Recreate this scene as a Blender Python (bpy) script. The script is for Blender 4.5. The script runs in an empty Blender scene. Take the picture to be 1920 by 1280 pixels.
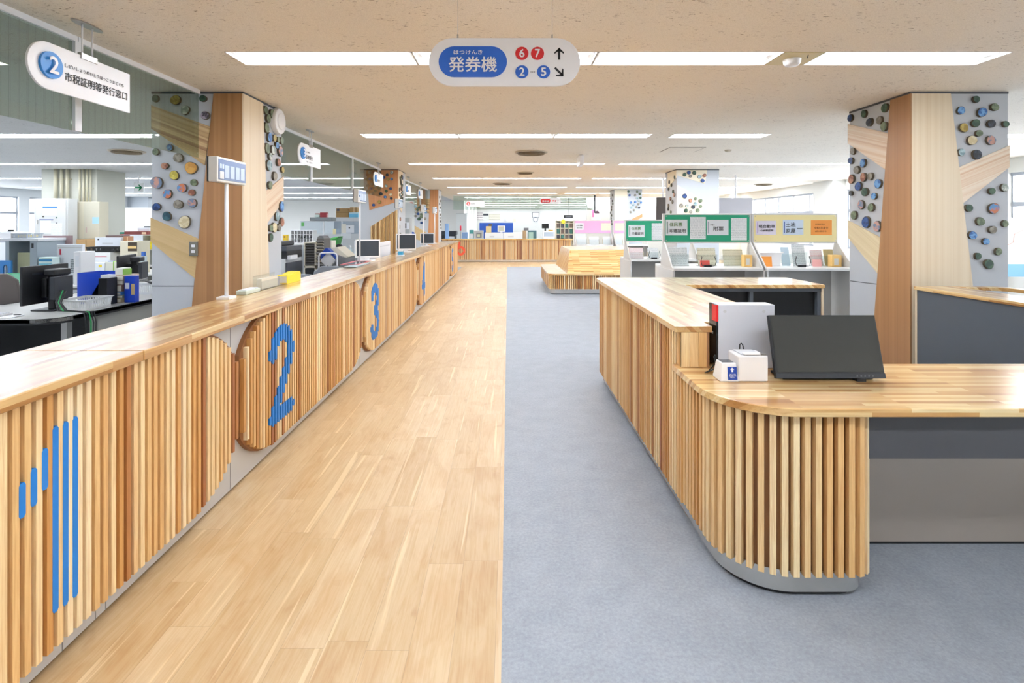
import bpy, math, random
from mathutils import Vector, Matrix

S = bpy.context.scene
COL = S.collection
rnd = random.Random(7)

# ------------------------------------------------------------------ camera, world, exposure
cam = bpy.data.objects.new('camera', bpy.data.cameras.new('camera'))
COL.objects.link(cam)
cam.location = (0, 0, 1.5)
cam.rotation_euler = (math.pi / 2, 0, 0)
cam.data.sensor_width = 36.0
cam.data.lens = 18.75
cam.data.shift_x = 8 / 1920
cam.data.shift_y = -220 / 1920
cam.data.clip_start = 0.05
cam.data.clip_end = 200
S.camera = cam

W = bpy.data.worlds.new('daylight')
S.world = W
W.use_nodes = True
W.node_tree.nodes['Background'].inputs[0].default_value = (0.90, 0.95, 1.0, 1)
W.node_tree.nodes['Background'].inputs[1].default_value = 4.5

TUBE_STRENGTH = 15.0
S.view_settings.view_transform = 'Standard'
S.view_settings.look = 'None'
S.view_settings.gamma = 1
S.view_settings.exposure = 0.8
S.view_settings.use_curve_mapping = False
S.cycles.max_bounces = 8
S.cycles.diffuse_bounces = 5
S.cycles.glossy_bounces = 4
S.cycles.transmission_bounces = 6
S.cycles.transparent_max_bounces = 16
S.cycles.caustics_reflective = False
S.cycles.caustics_refractive = False
S.cycles.sample_clamp_indirect = 6

# ------------------------------------------------------------------ helpers
H = 1.5          # eye height
CEIL = 2.68      # ceiling height


def X(px, d):
    return (px - 952) * d / 1000


def Z(py, d):
    return H - (py - 420) * d / 1000


def lin(c):
    return c / 12.92 if c <= 0.04045 else ((c + 0.055) / 1.055) ** 2.4


def rgb(h):
    if isinstance(h, (tuple, list)):
        return tuple(lin(v / 255) for v in h)
    h = h.lstrip('#')
    return tuple(lin(int(h[i:i + 2], 16) / 255) for i in (0, 2, 4))


MATS = {}


def newmat(name):
    m = bpy.data.materials.new(name)
    m.use_nodes = True
    MATS[name] = m
    nt = m.node_tree
    return m, nt, nt.nodes['Principled BSDF']


def M(name, col=None, rough=0.5, metal=0.0, spec=0.5, emit=0.0, coat=0.0):
    if name in MATS:
        return MATS[name]
    m, nt, b = newmat(name)
    c = rgb(col)
    b.inputs['Base Color'].default_value = (*c, 1)
    b.inputs['Roughness'].default_value = rough
    b.inputs['Metallic'].default_value = metal
    b.inputs['Specular IOR Level'].default_value = spec
    b.inputs['Coat Weight'].default_value = coat
    if emit:
        b.inputs['Emission Color'].default_value = (*c, 1)
        b.inputs['Emission Strength'].default_value = emit
    return m


def N(nt, kind, **kw):
    n = nt.nodes.new(kind)
    for k, v in kw.items():
        setattr(n, k, v)
    return n


def math_node(nt, op, a, b=None):
    n = N(nt, 'ShaderNodeMath', operation=op)
    for i, v in enumerate((a, b)):
        if v is None:
            continue
        if isinstance(v, (int, float)):
            n.inputs[i].default_value = v
        else:
            nt.links.new(v, n.inputs[i])
    return n.outputs[0]


def ramp(nt, fac, stops, interp='LINEAR'):
    r = N(nt, 'ShaderNodeValToRGB')
    r.color_ramp.interpolation = interp
    el = r.color_ramp.elements
    while len(el) < len(stops):
        el.new(0.5)
    for e, (p, c) in zip(el, stops):
        e.position = p
        e.color = (*rgb(c), 1)
    nt.links.new(fac, r.inputs[0])
    return r.outputs[0]


def mix(nt, fac, a, b, mode='MIX'):
    n = N(nt, 'ShaderNodeMix', data_type='RGBA', blend_type=mode)
    ins = [n.inputs[0], n.inputs[6], n.inputs[7]]
    for s, v in zip(ins, (fac, a, b)):
        if isinstance(v, (int, float)):
            s.default_value = v
        elif isinstance(v, tuple):
            s.default_value = (*v, 1) if len(v) == 3 else v
        else:
            nt.links.new(v, s)
    return n.outputs[2]


def position(nt):
    return N(nt, 'ShaderNodeNewGeometry').outputs['Position']


def mapped(nt, vec, scale):
    n = N(nt, 'ShaderNodeVectorMath', operation='MULTIPLY')
    nt.links.new(vec, n.inputs[0])
    n.inputs[1].default_value = scale
    return n.outputs[0]


def noise(nt, vec, scale, detail=3, rough=0.5, dist=0.0):
    n = N(nt, 'ShaderNodeTexNoise')
    nt.links.new(vec, n.inputs['Vector'])
    n.inputs['Scale'].default_value = scale
    n.inputs['Detail'].default_value = detail
    n.inputs['Roughness'].default_value = rough
    n.inputs['Distortion'].default_value = dist
    return n.outputs['Fac']


def bump(nt, b, h, strength=0.2, dist=0.01):
    n = N(nt, 'ShaderNodeBump')
    n.inputs['Strength'].default_value = strength
    n.inputs['Distance'].default_value = dist
    nt.links.new(h, n.inputs['Height'])
    nt.links.new(n.outputs[0], b.inputs['Normal'])


def brick(nt, vec, w, h, offset=0.5, freq=2, mortar=0.0, c1=(0, 0, 0), c2=(1, 1, 1)):
    n = N(nt, 'ShaderNodeTexBrick')
    n.offset = offset
    n.offset_frequency = freq
    nt.links.new(vec, n.inputs['Vector'])
    n.inputs['Color1'].default_value = (*c1, 1)
    n.inputs['Color2'].default_value = (*c2, 1)
    n.inputs['Mortar'].default_value = (0, 0, 0, 1)
    n.inputs['Scale'].default_value = 1
    n.inputs['Mortar Size'].default_value = mortar
    n.inputs['Mortar Smooth'].default_value = 0
    n.inputs['Bias'].default_value = 0
    n.inputs['Brick Width'].default_value = w
    n.inputs['Row Height'].default_value = h
    return n


def combine(nt, a, b, c=0.0):
    n = N(nt, 'ShaderNodeCombineXYZ')
    for i, v in enumerate((a, b, c)):
        if isinstance(v, (int, float)):
            n.inputs[i].default_value = v
        else:
            nt.links.new(v, n.inputs[i])
    return n.outputs[0]


def axes(nt):
    s = N(nt, 'ShaderNodeSeparateXYZ')
    nt.links.new(position(nt), s.inputs[0])
    return s.outputs


WOOD_STOPS = [(0.0, '9a6a36'), (0.12, 'b8864a'), (0.4, 'caa064'), (0.75, 'd8b67e'), (1.0, 'e2c894')]
DESK_STOPS = [(0.0, 'ac783e'), (0.12, 'c8985a'), (0.4, 'd8b074'), (0.75, 'e4c68c'), (1.0, 'ecd6a4')]


def block_wood(name, along, stave=0.45, row=0.028, stops=WOOD_STOPS, rough=0.3, coat=1.0):
    """edge-glued solid wood: staves of random tone running along x or y"""
    if name in MATS:
        return MATS[name]
    m, nt, b = newmat(name)
    x, y, z = axes(nt)
    u, v = (y, x) if along == 'y' else (x, y)
    vv = math_node(nt, 'ADD', v, math_node(nt, 'MULTIPLY', z, 1.0))
    vec = combine(nt, math_node(nt, 'ADD', u, 40.0), math_node(nt, 'ADD', vv, 40.0))
    br = brick(nt, vec, stave, row, 0.37, 3)
    base = ramp(nt, br.outputs['Color'], stops)
    g = noise(nt, combine(nt, math_node(nt, 'MULTIPLY', u, 2.5), math_node(nt, 'MULTIPLY', v, 90.0), math_node(nt, 'MULTIPLY', z, 90.0)), 1.0, 4, 0.6, 0.6)
    gr = ramp(nt, g, [(0.3, 'd8bf9c'), (0.55, 'ffffff')])
    c = mix(nt, 0.55, base, gr, 'MULTIPLY')
    nt.links.new(c, b.inputs['Base Color'])
    b.inputs['Roughness'].default_value = rough
    b.inputs['Coat Weight'].default_value = coat
    b.inputs['Coat Roughness'].default_value = 0.2
    b.inputs['Coat IOR'].default_value = 1.45
    b.inputs['Specular IOR Level'].default_value = 0.35
    return m


def slat_wood(name='slat_wood'):
    if name in MATS:
        return MATS[name]
    m, nt, b = newmat(name)
    at = N(nt, 'ShaderNodeAttribute', attribute_name='tone')
    g = noise(nt, mapped(nt, position(nt), (130, 130, 4)), 1.0, 4, 0.6, 0.8)
    gr = ramp(nt, g, [(0.3, 'cc9c68'), (0.6, 'ffffff')])
    c = mix(nt, 0.5, at.outputs['Color'], gr, 'MULTIPLY')
    nt.links.new(c, b.inputs['Base Color'])
    b.inputs['Roughness'].default_value = 0.42
    return m


SLAT_TONES = ['f7e0b0', 'f1d49e', 'edca8e', 'f9e6bc', 'f3d9a6', 'eccb94', 'e2b87a', 'd9a866', 'cf9a58', 'b87e48', 'a4683a', 'f5dca8', 'e6c084', 'f0d09a']


def next_tone(prev):
    """tone of the next slat: mostly pale, some mid, few dark, now and then the same board again"""
    if prev in SLAT_TONES[:9] and rnd.random() < 0.22:
        return prev
    q = rnd.random()
    return rnd.choice(SLAT_TONES[:6] + SLAT_TONES[11:]) if q < 0.52 else (rnd.choice(SLAT_TONES[6:9]) if q < 0.87 else rnd.choice(SLAT_TONES[9:11]))



def striped_wood(name, perp, stops, scale=14, rough=0.4, detail=5):
    """veneer whose stripes run at right angles to `perp`"""
    if name in MATS:
        return MATS[name]
    m, nt, b = newmat(name)
    d = N(nt, 'ShaderNodeVectorMath', operation='DOT_PRODUCT')
    nt.links.new(position(nt), d.inputs[0])
    d.inputs[1].default_value = perp
    w = N(nt, 'ShaderNodeTexNoise', noise_dimensions='1D')
    nt.links.new(d.outputs['Value'], w.inputs['W'])
    w.inputs['Scale'].default_value = scale
    w.inputs['Detail'].default_value = detail
    w.inputs['Roughness'].default_value = 0.7
    f = noise(nt, position(nt), 1.2, 2)
    fac = math_node(nt, 'ADD', w.outputs['Fac'], math_node(nt, 'MULTIPLY', math_node(nt, 'SUBTRACT', f, 0.5), 0.12))
    c = ramp(nt, fac, stops)
    nt.links.new(c, b.inputs['Base Color'])
    b.inputs['Roughness'].default_value = rough
    return m


def lined_paper(name, paper, ink, pitch=0.012, fill=0.4):
    """a printed sheet: rows of small print across it"""
    if name in MATS:
        return MATS[name]
    m, nt, b = newmat(name)
    x, y, z = axes(nt)
    fr = math_node(nt, 'FRACT', math_node(nt, 'DIVIDE', z, pitch))
    row = math_node(nt, 'LESS_THAN', fr, fill)
    n = noise(nt, combine(nt, math_node(nt, 'MULTIPLY', math_node(nt, 'ADD', x, y), 120.0), math_node(nt, 'FLOOR', math_node(nt, 'DIVIDE', z, pitch)), 0.0), 1.0, 2)
    on = math_node(nt, 'MULTIPLY', row, math_node(nt, 'GREATER_THAN', n, 0.47))
    c = mix(nt, on, rgb(paper), rgb(ink))
    nt.links.new(c, b.inputs['Base Color'])
    b.inputs['Roughness'].default_value = 0.6
    return m


def clear(name, tint=(0.9, 0.95, 0.93), gloss=1.0, lines=None):
    """clear sheet: lets light straight through, reflects at grazing angles; optional wires cast in it"""
    if name in MATS:
        return MATS[name]
    m = bpy.data.materials.new(name)
    MATS[name] = m
    m.use_nodes = True
    nt = m.node_tree
    nt.nodes.clear()
    out = N(nt, 'ShaderNodeOutputMaterial')
    tr = N(nt, 'ShaderNodeBsdfTransparent')
    tr.inputs[0].default_value = (*tint, 1)
    gl = N(nt, 'ShaderNodeBsdfGlossy')
    gl.inputs['Roughness'].default_value = 0.02
    lw = N(nt, 'ShaderNodeLayerWeight')
    lw.inputs[0].default_value = 0.5
    fr = math_node(nt, 'ADD', math_node(nt, 'MULTIPLY', math_node(nt, 'POWER', lw.outputs['Facing'], 5.0), 0.9), 0.04)
    mx = N(nt, 'ShaderNodeMixShader')
    nt.links.new(math_node(nt, 'MULTIPLY', fr, gloss), mx.inputs[0])
    nt.links.new(tr.outputs[0], mx.inputs[1])
    nt.links.new(gl.outputs[0], mx.inputs[2])
    if lines:
        x, y, z = axes(nt)
        f = math_node(nt, 'LESS_THAN', math_node(nt, 'FRACT', math_node(nt, 'DIVIDE', y, lines)), 0.07)
        wire = N(nt, 'ShaderNodeBsdfDiffuse')
        wire.inputs[0].default_value = (0.22, 0.25, 0.2, 1)
        m2 = N(nt, 'ShaderNodeMixShader')
        nt.links.new(math_node(nt, 'MULTIPLY', f, 0.13), m2.inputs[0])
        nt.links.new(mx.outputs[0], m2.inputs[1])
        nt.links.new(wire.outputs[0], m2.inputs[2])
        mx = m2
    nt.links.new(mx.outputs[0], out.inputs[0])
    return m


class MB:
    """collects shapes (world coordinates) and links them as ONE mesh object"""

    def __init__(self, mat=None):
        self.v, self.f, self.t, self.smooth = [], [], [], []
        self.mx = mat

    def add(self, vs, fs, tone=None, smooth=False):
        b = len(self.v)
        for p in vs:
            p = Vector(p)
            self.v.append(self.mx @ p if self.mx else p)
        for f in fs:
            self.f.append([b + i for i in f])
            self.t.append(tone)
            self.smooth.append(smooth)
        return self

    def box(self, x0, x1, y0, y1, z0, z1, tone=None):
        vs = [(x0, y0, z0), (x1, y0, z0), (x1, y1, z0), (x0, y1, z0), (x0, y0, z1), (x1, y0, z1), (x1, y1, z1), (x0, y1, z1)]
        return self.add(vs, [(3, 2, 1, 0), (4, 5, 6, 7), (0, 1, 5, 4), (1, 2, 6, 5), (2, 3, 7, 6), (3, 0, 4, 7)], tone)

    def prism(self, poly, a, b, axis='z', tone=None, smooth=False):
        """2-D outline swept along an axis. axis x: poly is (y,z); y: (x,z); z: (x,y)"""
        def put(p, c):
            return {'x': (c, p[0], p[1]), 'y': (p[0], c, p[1]), 'z': (p[0], p[1], c)}[axis]
        ar = sum(poly[i - 1][0] * poly[i][1] - poly[i][0] * poly[i - 1][1] for i in range(len(poly)))
        flip = (ar < 0) != (axis == 'y')
        n = len(poly)
        vs = [put(p, a) for p in poly] + [put(p, b) for p in poly]
        lo, hi = list(range(n - 1, -1, -1)), list(range(n, 2 * n))
        if b < a:
            flip = not flip
        fs = [lo, hi] if not flip else [lo[::-1], hi[::-1]]
        sd = [(i, (i + 1) % n, n + (i + 1) % n, n + i) for i in range(n)]
        if flip:
            sd = [s[::-1] for s in sd]
        self.add(vs, fs, tone, False)
        k = len(self.f)
        b0 = len(self.v) - 2 * n
        for s in sd:
            self.f.append([b0 + i for i in s])
            self.t.append(tone)
            self.smooth.append(smooth)
        return self

    def cyl(self, p0, p1, r0, r1=None, n=16, tone=None, cap=True):
        r1 = r0 if r1 is None else r1
        p0, p1 = Vector(p0), Vector(p1)
        ax = (p1 - p0).normalized()
        up = Vector((0, 0, 1)) if abs(ax.z) < 0.95 else Vector((1, 0, 0))
        a = ax.cross(up).normalized()
        c = ax.cross(a)
        vs = []
        for p, r in ((p0, r0), (p1, r1)):
            for i in range(n):
                t = 2 * math.pi * i / n
                vs.append(p + a * (r * math.cos(t)) + c * (r * math.sin(t)))
        self.add(vs, [(i, (i + 1) % n, n + (i + 1) % n, n + i)[::-1] for i in range(n)], tone, True)
        if cap:
            b0 = len(self.v) - 2 * n
            self.f += [[b0 + i for i in range(n)], [b0 + n + i for i in range(n - 1, -1, -1)]]
            self.t += [tone, tone]
            self.smooth += [False, False]
        return self

    def tube(self, pts, r, n=8, tone=None):
        pts = [Vector(p) for p in pts]
        rings = []
        prev = None
        for i, p in enumerate(pts):
            d = (pts[min(i + 1, len(pts) - 1)] - pts[max(i - 1, 0)]).normalized()
            if prev is None:
                up = Vector((0, 0, 1)) if abs(d.z) < 0.9 else Vector((1, 0, 0))
                a = d.cross(up).normalized()
            else:
                a = (prev - d * prev.dot(d)).normalized()
            prev = a
            c = d.cross(a)
            rings.append([p + a * (r * math.cos(2 * math.pi * k / n)) + c * (r * math.sin(2 * math.pi * k / n)) for k in range(n)])
        vs = [q for rg in rings for q in rg]
        fs = []
        for i in range(len(pts) - 1):
            for k in range(n):
                fs.append((i * n + k, (i + 1) * n + k, (i + 1) * n + (k + 1) % n, i * n + (k + 1) % n))
        self.add(vs, fs, tone, True)
        b0 = len(self.v) - len(vs)
        self.f += [[b0 + k for k in range(n)], [b0 + len(vs) - 1 - k for k in range(n)]]
        self.t += [tone, tone]
        self.smooth += [False, False]
        return self

    def lathe(self, prof, c, n=24, tone=None):
        """profile of (radius, z) turned about the vertical through c"""
        vs = [(c[0] + r * math.cos(2 * math.pi * k / n), c[1] + r * math.sin(2 * math.pi * k / n), c[2] + z) for r, z in prof for k in range(n)]
        fs = [(i * n + k, i * n + (k + 1) % n, (i + 1) * n + (k + 1) % n, (i + 1) * n + k) for i in range(len(prof) - 1) for k in range(n)]
        return self.add(vs, fs, tone, True)

    def build(self, name, mat, parent=None, bevel=0.0, label=None):
        lo = Vector([min(p[i] for p in self.v) for i in range(3)])
        hi = Vector([max(p[i] for p in self.v) for i in range(3)])
        off = wloc(parent) if parent else Vector(((lo.x + hi.x) / 2, (lo.y + hi.y) / 2, lo.z))
        me = bpy.data.meshes.new(name)
        me.from_pydata([p - off for p in self.v], [], self.f)
        me.materials.append(mat)
        if any(t is not None for t in self.t):
            at = me.color_attributes.new('tone', 'FLOAT_COLOR', 'CORNER')
            k = 0
            for p, t in zip(me.polygons, self.t):
                c = (*rgb(t), 1) if isinstance(t, str) else (*(t or (0.5, 0.4, 0.3)), 1)
                for li in p.loop_indices:
                    at.data[li].color = c
        if any(self.smooth):
            for p, s in zip(me.polygons, self.smooth):
                p.use_smooth = s
        me.update()
        o = bpy.data.objects.new(name, me)
        COL.objects.link(o)
        if parent:
            o.parent = parent
        else:
            o.location = off
        if bevel:
            bv = o.modifiers.new('edge', 'BEVEL')
            bv.width = bevel
            bv.segments = 2
            bv.limit_method = 'ANGLE'
        if label:
            o['label'] = label
        return o


def wloc(o):
    v = Vector((0, 0, 0))
    while o is not None:
        v += o.location
        o = o.parent
    return v


def tag(o, label, cat, group=None, kind=None):
    o['label'] = label
    o['category'] = cat
    if group:
        o['group'] = group
    if kind:
        o['kind'] = kind
    return o


def thing(name, label, cat, loc, group=None):
    o = bpy.data.objects.new(name, None)
    COL.objects.link(o)
    o.location = loc
    o.empty_display_size = 0.1
    return tag(o, label, cat, group)


def struct(o):
    o['kind'] = 'structure'
    return o


def dup(root, loc, rotz=0.0, label=None):
    r = root.copy()
    COL.objects.link(r)
    r.location = loc
    r.rotation_euler = (0, 0, rotz)
    if label:
        r['label'] = label
    for ch in list(root.children):
        c = ch.copy()
        COL.objects.link(c)
        c.parent = r
        for g in list(ch.children):
            d = g.copy()
            COL.objects.link(d)
            d.parent = c
    return r


def frame_mx(o, right, up):
    r = Vector(right).normalized()
    u = Vector(up).normalized()
    n = r.cross(u)
    return Matrix(((r.x, u.x, n.x, o[0]), (r.y, u.y, n.y, o[1]), (r.z, u.z, n.z, o[2]), (0, 0, 0, 1)))


def text(body, o, right, up, w, h, mat, parent, name='lettering', bold=0.0, depth=0.002, fit=True):
    """lettering as a mesh part, centred on o, filling w x h, standing `depth` off the face"""
    cu = bpy.data.curves.new('lettering_curve', 'FONT')
    cu.body = body
    cu.align_x = 'CENTER'
    cu.resolution_u = 3
    t = bpy.data.objects.new('lettering_curve', cu)
    COL.objects.link(t)
    bpy.context.view_layer.update()
    me = bpy.data.meshes.new_from_object(t.evaluated_get(bpy.context.evaluated_depsgraph_get()))
    bpy.data.objects.remove(t)
    bpy.data.curves.remove(cu)
    xs = [v.co.x for v in me.vertices]
    ys = [v.co.y for v in me.vertices]
    if not xs:
        return None
    cx, cy = (min(xs) + max(xs)) / 2, (min(ys) + max(ys)) / 2
    sx, sy = w / (max(xs) - min(xs)), h / (max(ys) - min(ys))
    mx = frame_mx(o, right, up)
    mb = MB(mx)
    k = bold * sx * 1.2
    for i, (ox, oy) in enumerate([(0, 0)] if not bold else [(k, 0), (-k, 0), (0, k), (0, -k)]):
        mb.add([((v.co.x - cx) * sx + ox, (v.co.y - cy) * sy + oy, depth + 0.0004 * i) for v in me.vertices], [list(p.vertices) for p in me.polygons])
    bpy.data.meshes.remove(me)
    return mb.build(name, mat, parent)


def capsule(w, h, n=16, left=True, right=True):
    """outline of a sign w x h centred on 0 with round ends"""
    r = h / 2
    pts = []
    if right:
        pts += [(w / 2 - r + r * math.cos(t), r * math.sin(t)) for t in [(-0.5 + i / n) * math.pi for i in range(n + 1)]]
    else:
        pts += [(w / 2, -r), (w / 2, r)]
    if left:
        pts += [(-w / 2 + r + r * math.cos(t), r * math.sin(t)) for t in [(0.5 + i / n) * math.pi for i in range(n + 1)]]
    else:
        pts += [(-w / 2, r), (-w / 2, -r)]
    return pts


def plate(poly, o, right, up, t, name, mat, parent, bevel=0.0, label=None):
    """flat outline with thickness t (standing off towards the viewer of right x up)"""
    return MB(frame_mx(o, right, up)).prism(poly, 0, t, 'z').build(name, mat, parent, bevel, label)


def circle(r, n=28):
    return [(r * math.cos(2 * math.pi * i / n), r * math.sin(2 * math.pi * i / n)) for i in range(n)]


def rect(w, h):
    return [(-w / 2, -h / 2), (w / 2, -h / 2), (w / 2, h / 2), (-w / 2, h / 2)]


RX, UZ = (1, 0, 0), (0, 0, 1)      # a face that looks towards the camera (-Y)
RY = (0, 1, 0)                     # right vector of a face that looks towards +X
RYN = (0, -1, 0)                   # right vector of a face that looks towards -X
ORD = ['first', 'second', 'third', 'fourth', 'fifth', 'sixth', 'seventh', 'eighth', 'ninth', 'tenth', 'eleventh', 'twelfth', 'thirteenth', 'fourteenth']

WHITE = M('white_paint', 'eeeef0', 0.4)
PANEL_WHITE = M('sign_white', 'f4f4f6', 0.35)
BLACK = M('black_plastic', '15171a', 0.45)
DARK = M('dark_plastic', '2c3036', 0.45)
INK = M('black_ink', '1c1c20', 0.6)
STEEL = M('brushed_steel', 'b8b6b2', 0.28, 1.0)
GREY = M('light_grey_laminate', 'c9ccd0', 0.45)
BLUE = M('sign_blue', '0660cc', 0.4)
SLATBLUE = M('slat_blue', '147cd0', 0.45)
RED = M('sign_red', 'd8141c', 0.4)

# ------------------------------------------------------------------ room shell
def floor_wood_mat():
    m, nt, b = newmat('floor_planks')
    x, y, z = axes(nt)
    xs = math_node(nt, 'ADD', x, 40.02)
    row = math_node(nt, 'FLOOR', math_node(nt, 'DIVIDE', xs, 0.152))
    wn = N(nt, 'ShaderNodeTexWhiteNoise', noise_dimensions='1D')
    nt.links.new(row, wn.inputs['W'])
    yo = math_node(nt, 'ADD', math_node(nt, 'ADD', y, 40.3), math_node(nt, 'MULTIPLY', wn.outputs['Value'], 0.92))
    vec = combine(nt, yo, xs)
    br = brick(nt, vec, 0.92, 0.152, 0.0, 1)
    base = ramp(nt, br.outputs['Color'], [(0, 'c0a47a'), (0.35, 'c6ac84'), (0.7, 'cbb28b'), (1, 'd1ba96')])
    rnd_ = math_node(nt, 'MULTIPLY', br.outputs['Color'], 37.0)
    g = noise(nt, combine(nt, math_node(nt, 'MULTIPLY', x, 60.0), math_node(nt, 'MULTIPLY', y, 2.6), rnd_), 1.0, 5, 0.6, 1.6)
    c = mix(nt, 0.45, base, ramp(nt, g, [(0.32, 'e4cfa8'), (0.6, 'ffffff')]), 'MULTIPLY')
    cl = noise(nt, combine(nt, math_node(nt, 'MULTIPLY', x, 7.0), math_node(nt, 'MULTIPLY', y, 2.6), rnd_), 1.0, 3, 0.6, 1.0)
    c = mix(nt, 0.4, c, ramp(nt, cl, [(0.34, 'e0c496'), (0.56, 'ffffff')]), 'MULTIPLY')
    kn = noise(nt, combine(nt, math_node(nt, 'MULTIPLY', x, 10.0), math_node(nt, 'MULTIPLY', y, 6.0), rnd_), 1.0, 2, 0.5, 0.5)
    c = mix(nt, 0.35, c, ramp(nt, kn, [(0.20, 'c49460'), (0.36, 'ffffff')]), 'MULTIPLY')
    st = noise(nt, combine(nt, math_node(nt, 'MULTIPLY', x, 26.0), math_node(nt, 'MULTIPLY', y, 0.7), rnd_), 1.0, 2, 0.5, 0.15)
    c = mix(nt, ramp(nt, st, [(0.645, '000000'), (0.69, 'b0b0b0')]), c, rgb('efdcb4'))
    sm = brick(nt, vec, 0.92, 0.152, 0.0, 1, 0.0011, (1, 1, 1), (1, 1, 1))
    c = mix(nt, 0.22, c, sm.outputs['Color'], 'MULTIPLY')
    nt.links.new(c, b.inputs['Base Color'])
    b.inputs['Roughness'].default_value = 0.36
    b.inputs['Specular IOR Level'].default_value = 0.6
    return m


def speckle_mat(name, c0, c1, scale, rough, bumpy=0.0, big=None):
    m, nt, b = newmat(name)
    p = position(nt)
    f = noise(nt, p, scale, 6, 0.75)
    c = ramp(nt, f, [(0.3, c0), (0.7, c1)])
    if big:
        g = noise(nt, p, 6, 4, 0.7)
        c = mix(nt, 0.5, c, ramp(nt, g, [(0.3, big), (0.7, 'ffffff')]), 'MULTIPLY')
    nt.links.new(c, b.inputs['Base Color'])
    b.inputs['Roughness'].default_value = rough
    if bumpy:
        bump(nt, b, f, bumpy, 0.003)
    return m


def ceiling_mat(name, col, pit):
    """mineral-fibre board with short dark fissures"""
    m, nt, b = newmat(name)
    p = position(nt)
    f = noise(nt, mapped(nt, p, (30, 85, 1)), 1.0, 3, 0.6, 0.8)
    pits = ramp(nt, f, [(0.615, '000000'), (0.68, 'ffffff')])
    big = noise(nt, p, 3.5, 2)
    fac = mix(nt, 1.0, pits, ramp(nt, big, [(0.38, '303030'), (0.60, 'ffffff')]), 'MULTIPLY')
    c = mix(nt, fac, rgb(col), rgb(pit))
    fine = noise(nt, p, 160, 2)
    c = mix(nt, 0.25, c, ramp(nt, fine, [(0.35, 'c0b8ac'), (0.6, 'ffffff')]), 'MULTIPLY')
    nt.links.new(c, b.inputs['Base Color'])
    b.inputs['Roughness'].default_value = 0.85
    return m


FLOORW = floor_wood_mat()
CARPET = speckle_mat('carpet_grey', '8d949d', 'a8b0b9', 70, 0.5, 0.0, 'd4d7da')
CARPET.node_tree.nodes['Principled BSDF'].inputs['Specular IOR Level'].default_value = 0.35
OFFICE_FLOOR = speckle_mat('office_carpet', '8c9094', '9ea2a6', 80, 0.8)
CEIL_L = ceiling_mat('ceiling_board_lobby', 'faf0e0', '9c866c')  # near-white boards; warm bounce from the floor is mixed into this beige
CEIL_O = ceiling_mat('ceiling_board_office', 'd6d6d4', '8f8c86')  # same boards; the office's cooler light is put into this grey
WALL = M('wall_paint', 'e9e8e2', 0.6)
WALLC = M('wall_paint_cool', 'dfe3e4', 0.6)
ALU = M('aluminium_frame', 'a4a8b0', 0.4, 0.3)

YB, YF, XL, XR = -6.0, 38.0, -16.4, 9.0
struct(MB().box(-1.60, -0.022, YB, 18.75, -0.1, 0).box(-2.5, XR, 18.75, 22.2, -0.1, 0).build('floor_wood', FLOORW))
struct(MB().box(-0.022, XR, YB, 18.75, -0.1, 0).build('floor_carpet', CARPET))
struct(MB().box(XL, -1.60, YB, 18.75, -0.1, 0).box(XL, -2.5, 18.75, 27, -0.1, 0).box(-2.5, XR, 22.2, YF, -0.1, 0).build('floor_office', OFFICE_FLOOR))

ROWS = [3.8 + 3.33 * k for k in range(-2, 11)]
LOBBY_U = [(-1.94, -0.66), (-0.66, 0.62), (0.62, 1.90), (2.18, 3.46)]
BAY_U = [(4.79, 6.07), (6.09, 7.37), (7.39, 8.67)]
OFF_U = [(-3.66 - 1.30 * (k + 1), -3.66 - 1.30 * k - 0.02) for k in range(9)]
units = []
for k, yc in enumerate(ROWS):
    kk = k - 2
    u = list(LOBBY_U)
    if kk >= 2:
        u.append((3.48, 4.77))
    if kk >= 1:
        u += BAY_U  # behind the back right wall: unseen lights added to brighten the far room
    if kk >= -1 and yc < 26:
        u += OFF_U
    units.append(sorted(u))


def ceiling(name, x0, x1, y1, mat):
    mb = MB()
    y = YB
    for k, yc in enumerate(ROWS):
        if yc > y1:
            break
        mb.box(x0, x1, y, yc - 0.15, CEIL, CEIL + 0.16)
        x = x0
        for a, b in units[k]:
            if a >= x0 and b <= x1:
                if a - x > 1e-4:
                    mb.box(x, a, yc - 0.15, yc + 0.15, CEIL, CEIL + 0.16)
                x = b
        mb.box(x, x1, yc - 0.15, yc + 0.15, CEIL, CEIL + 0.16)
        y = yc + 0.15
    mb.box(x0, x1, y, y1, CEIL, CEIL + 0.16)
    return struct(mb.build(name, mat))


ceiling('ceiling_lobby', -2.725, XR, YF, CEIL_L)
ceiling('ceiling_office', XL, -2.725, 27.0, CEIL_O)

TUBE = M('fluorescent_tube', 'f3f7ff', 0.4, emit=TUBE_STRENGTH)
REFL = M('lamp_reflector', 'f4f4f2', 0.4)


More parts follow.
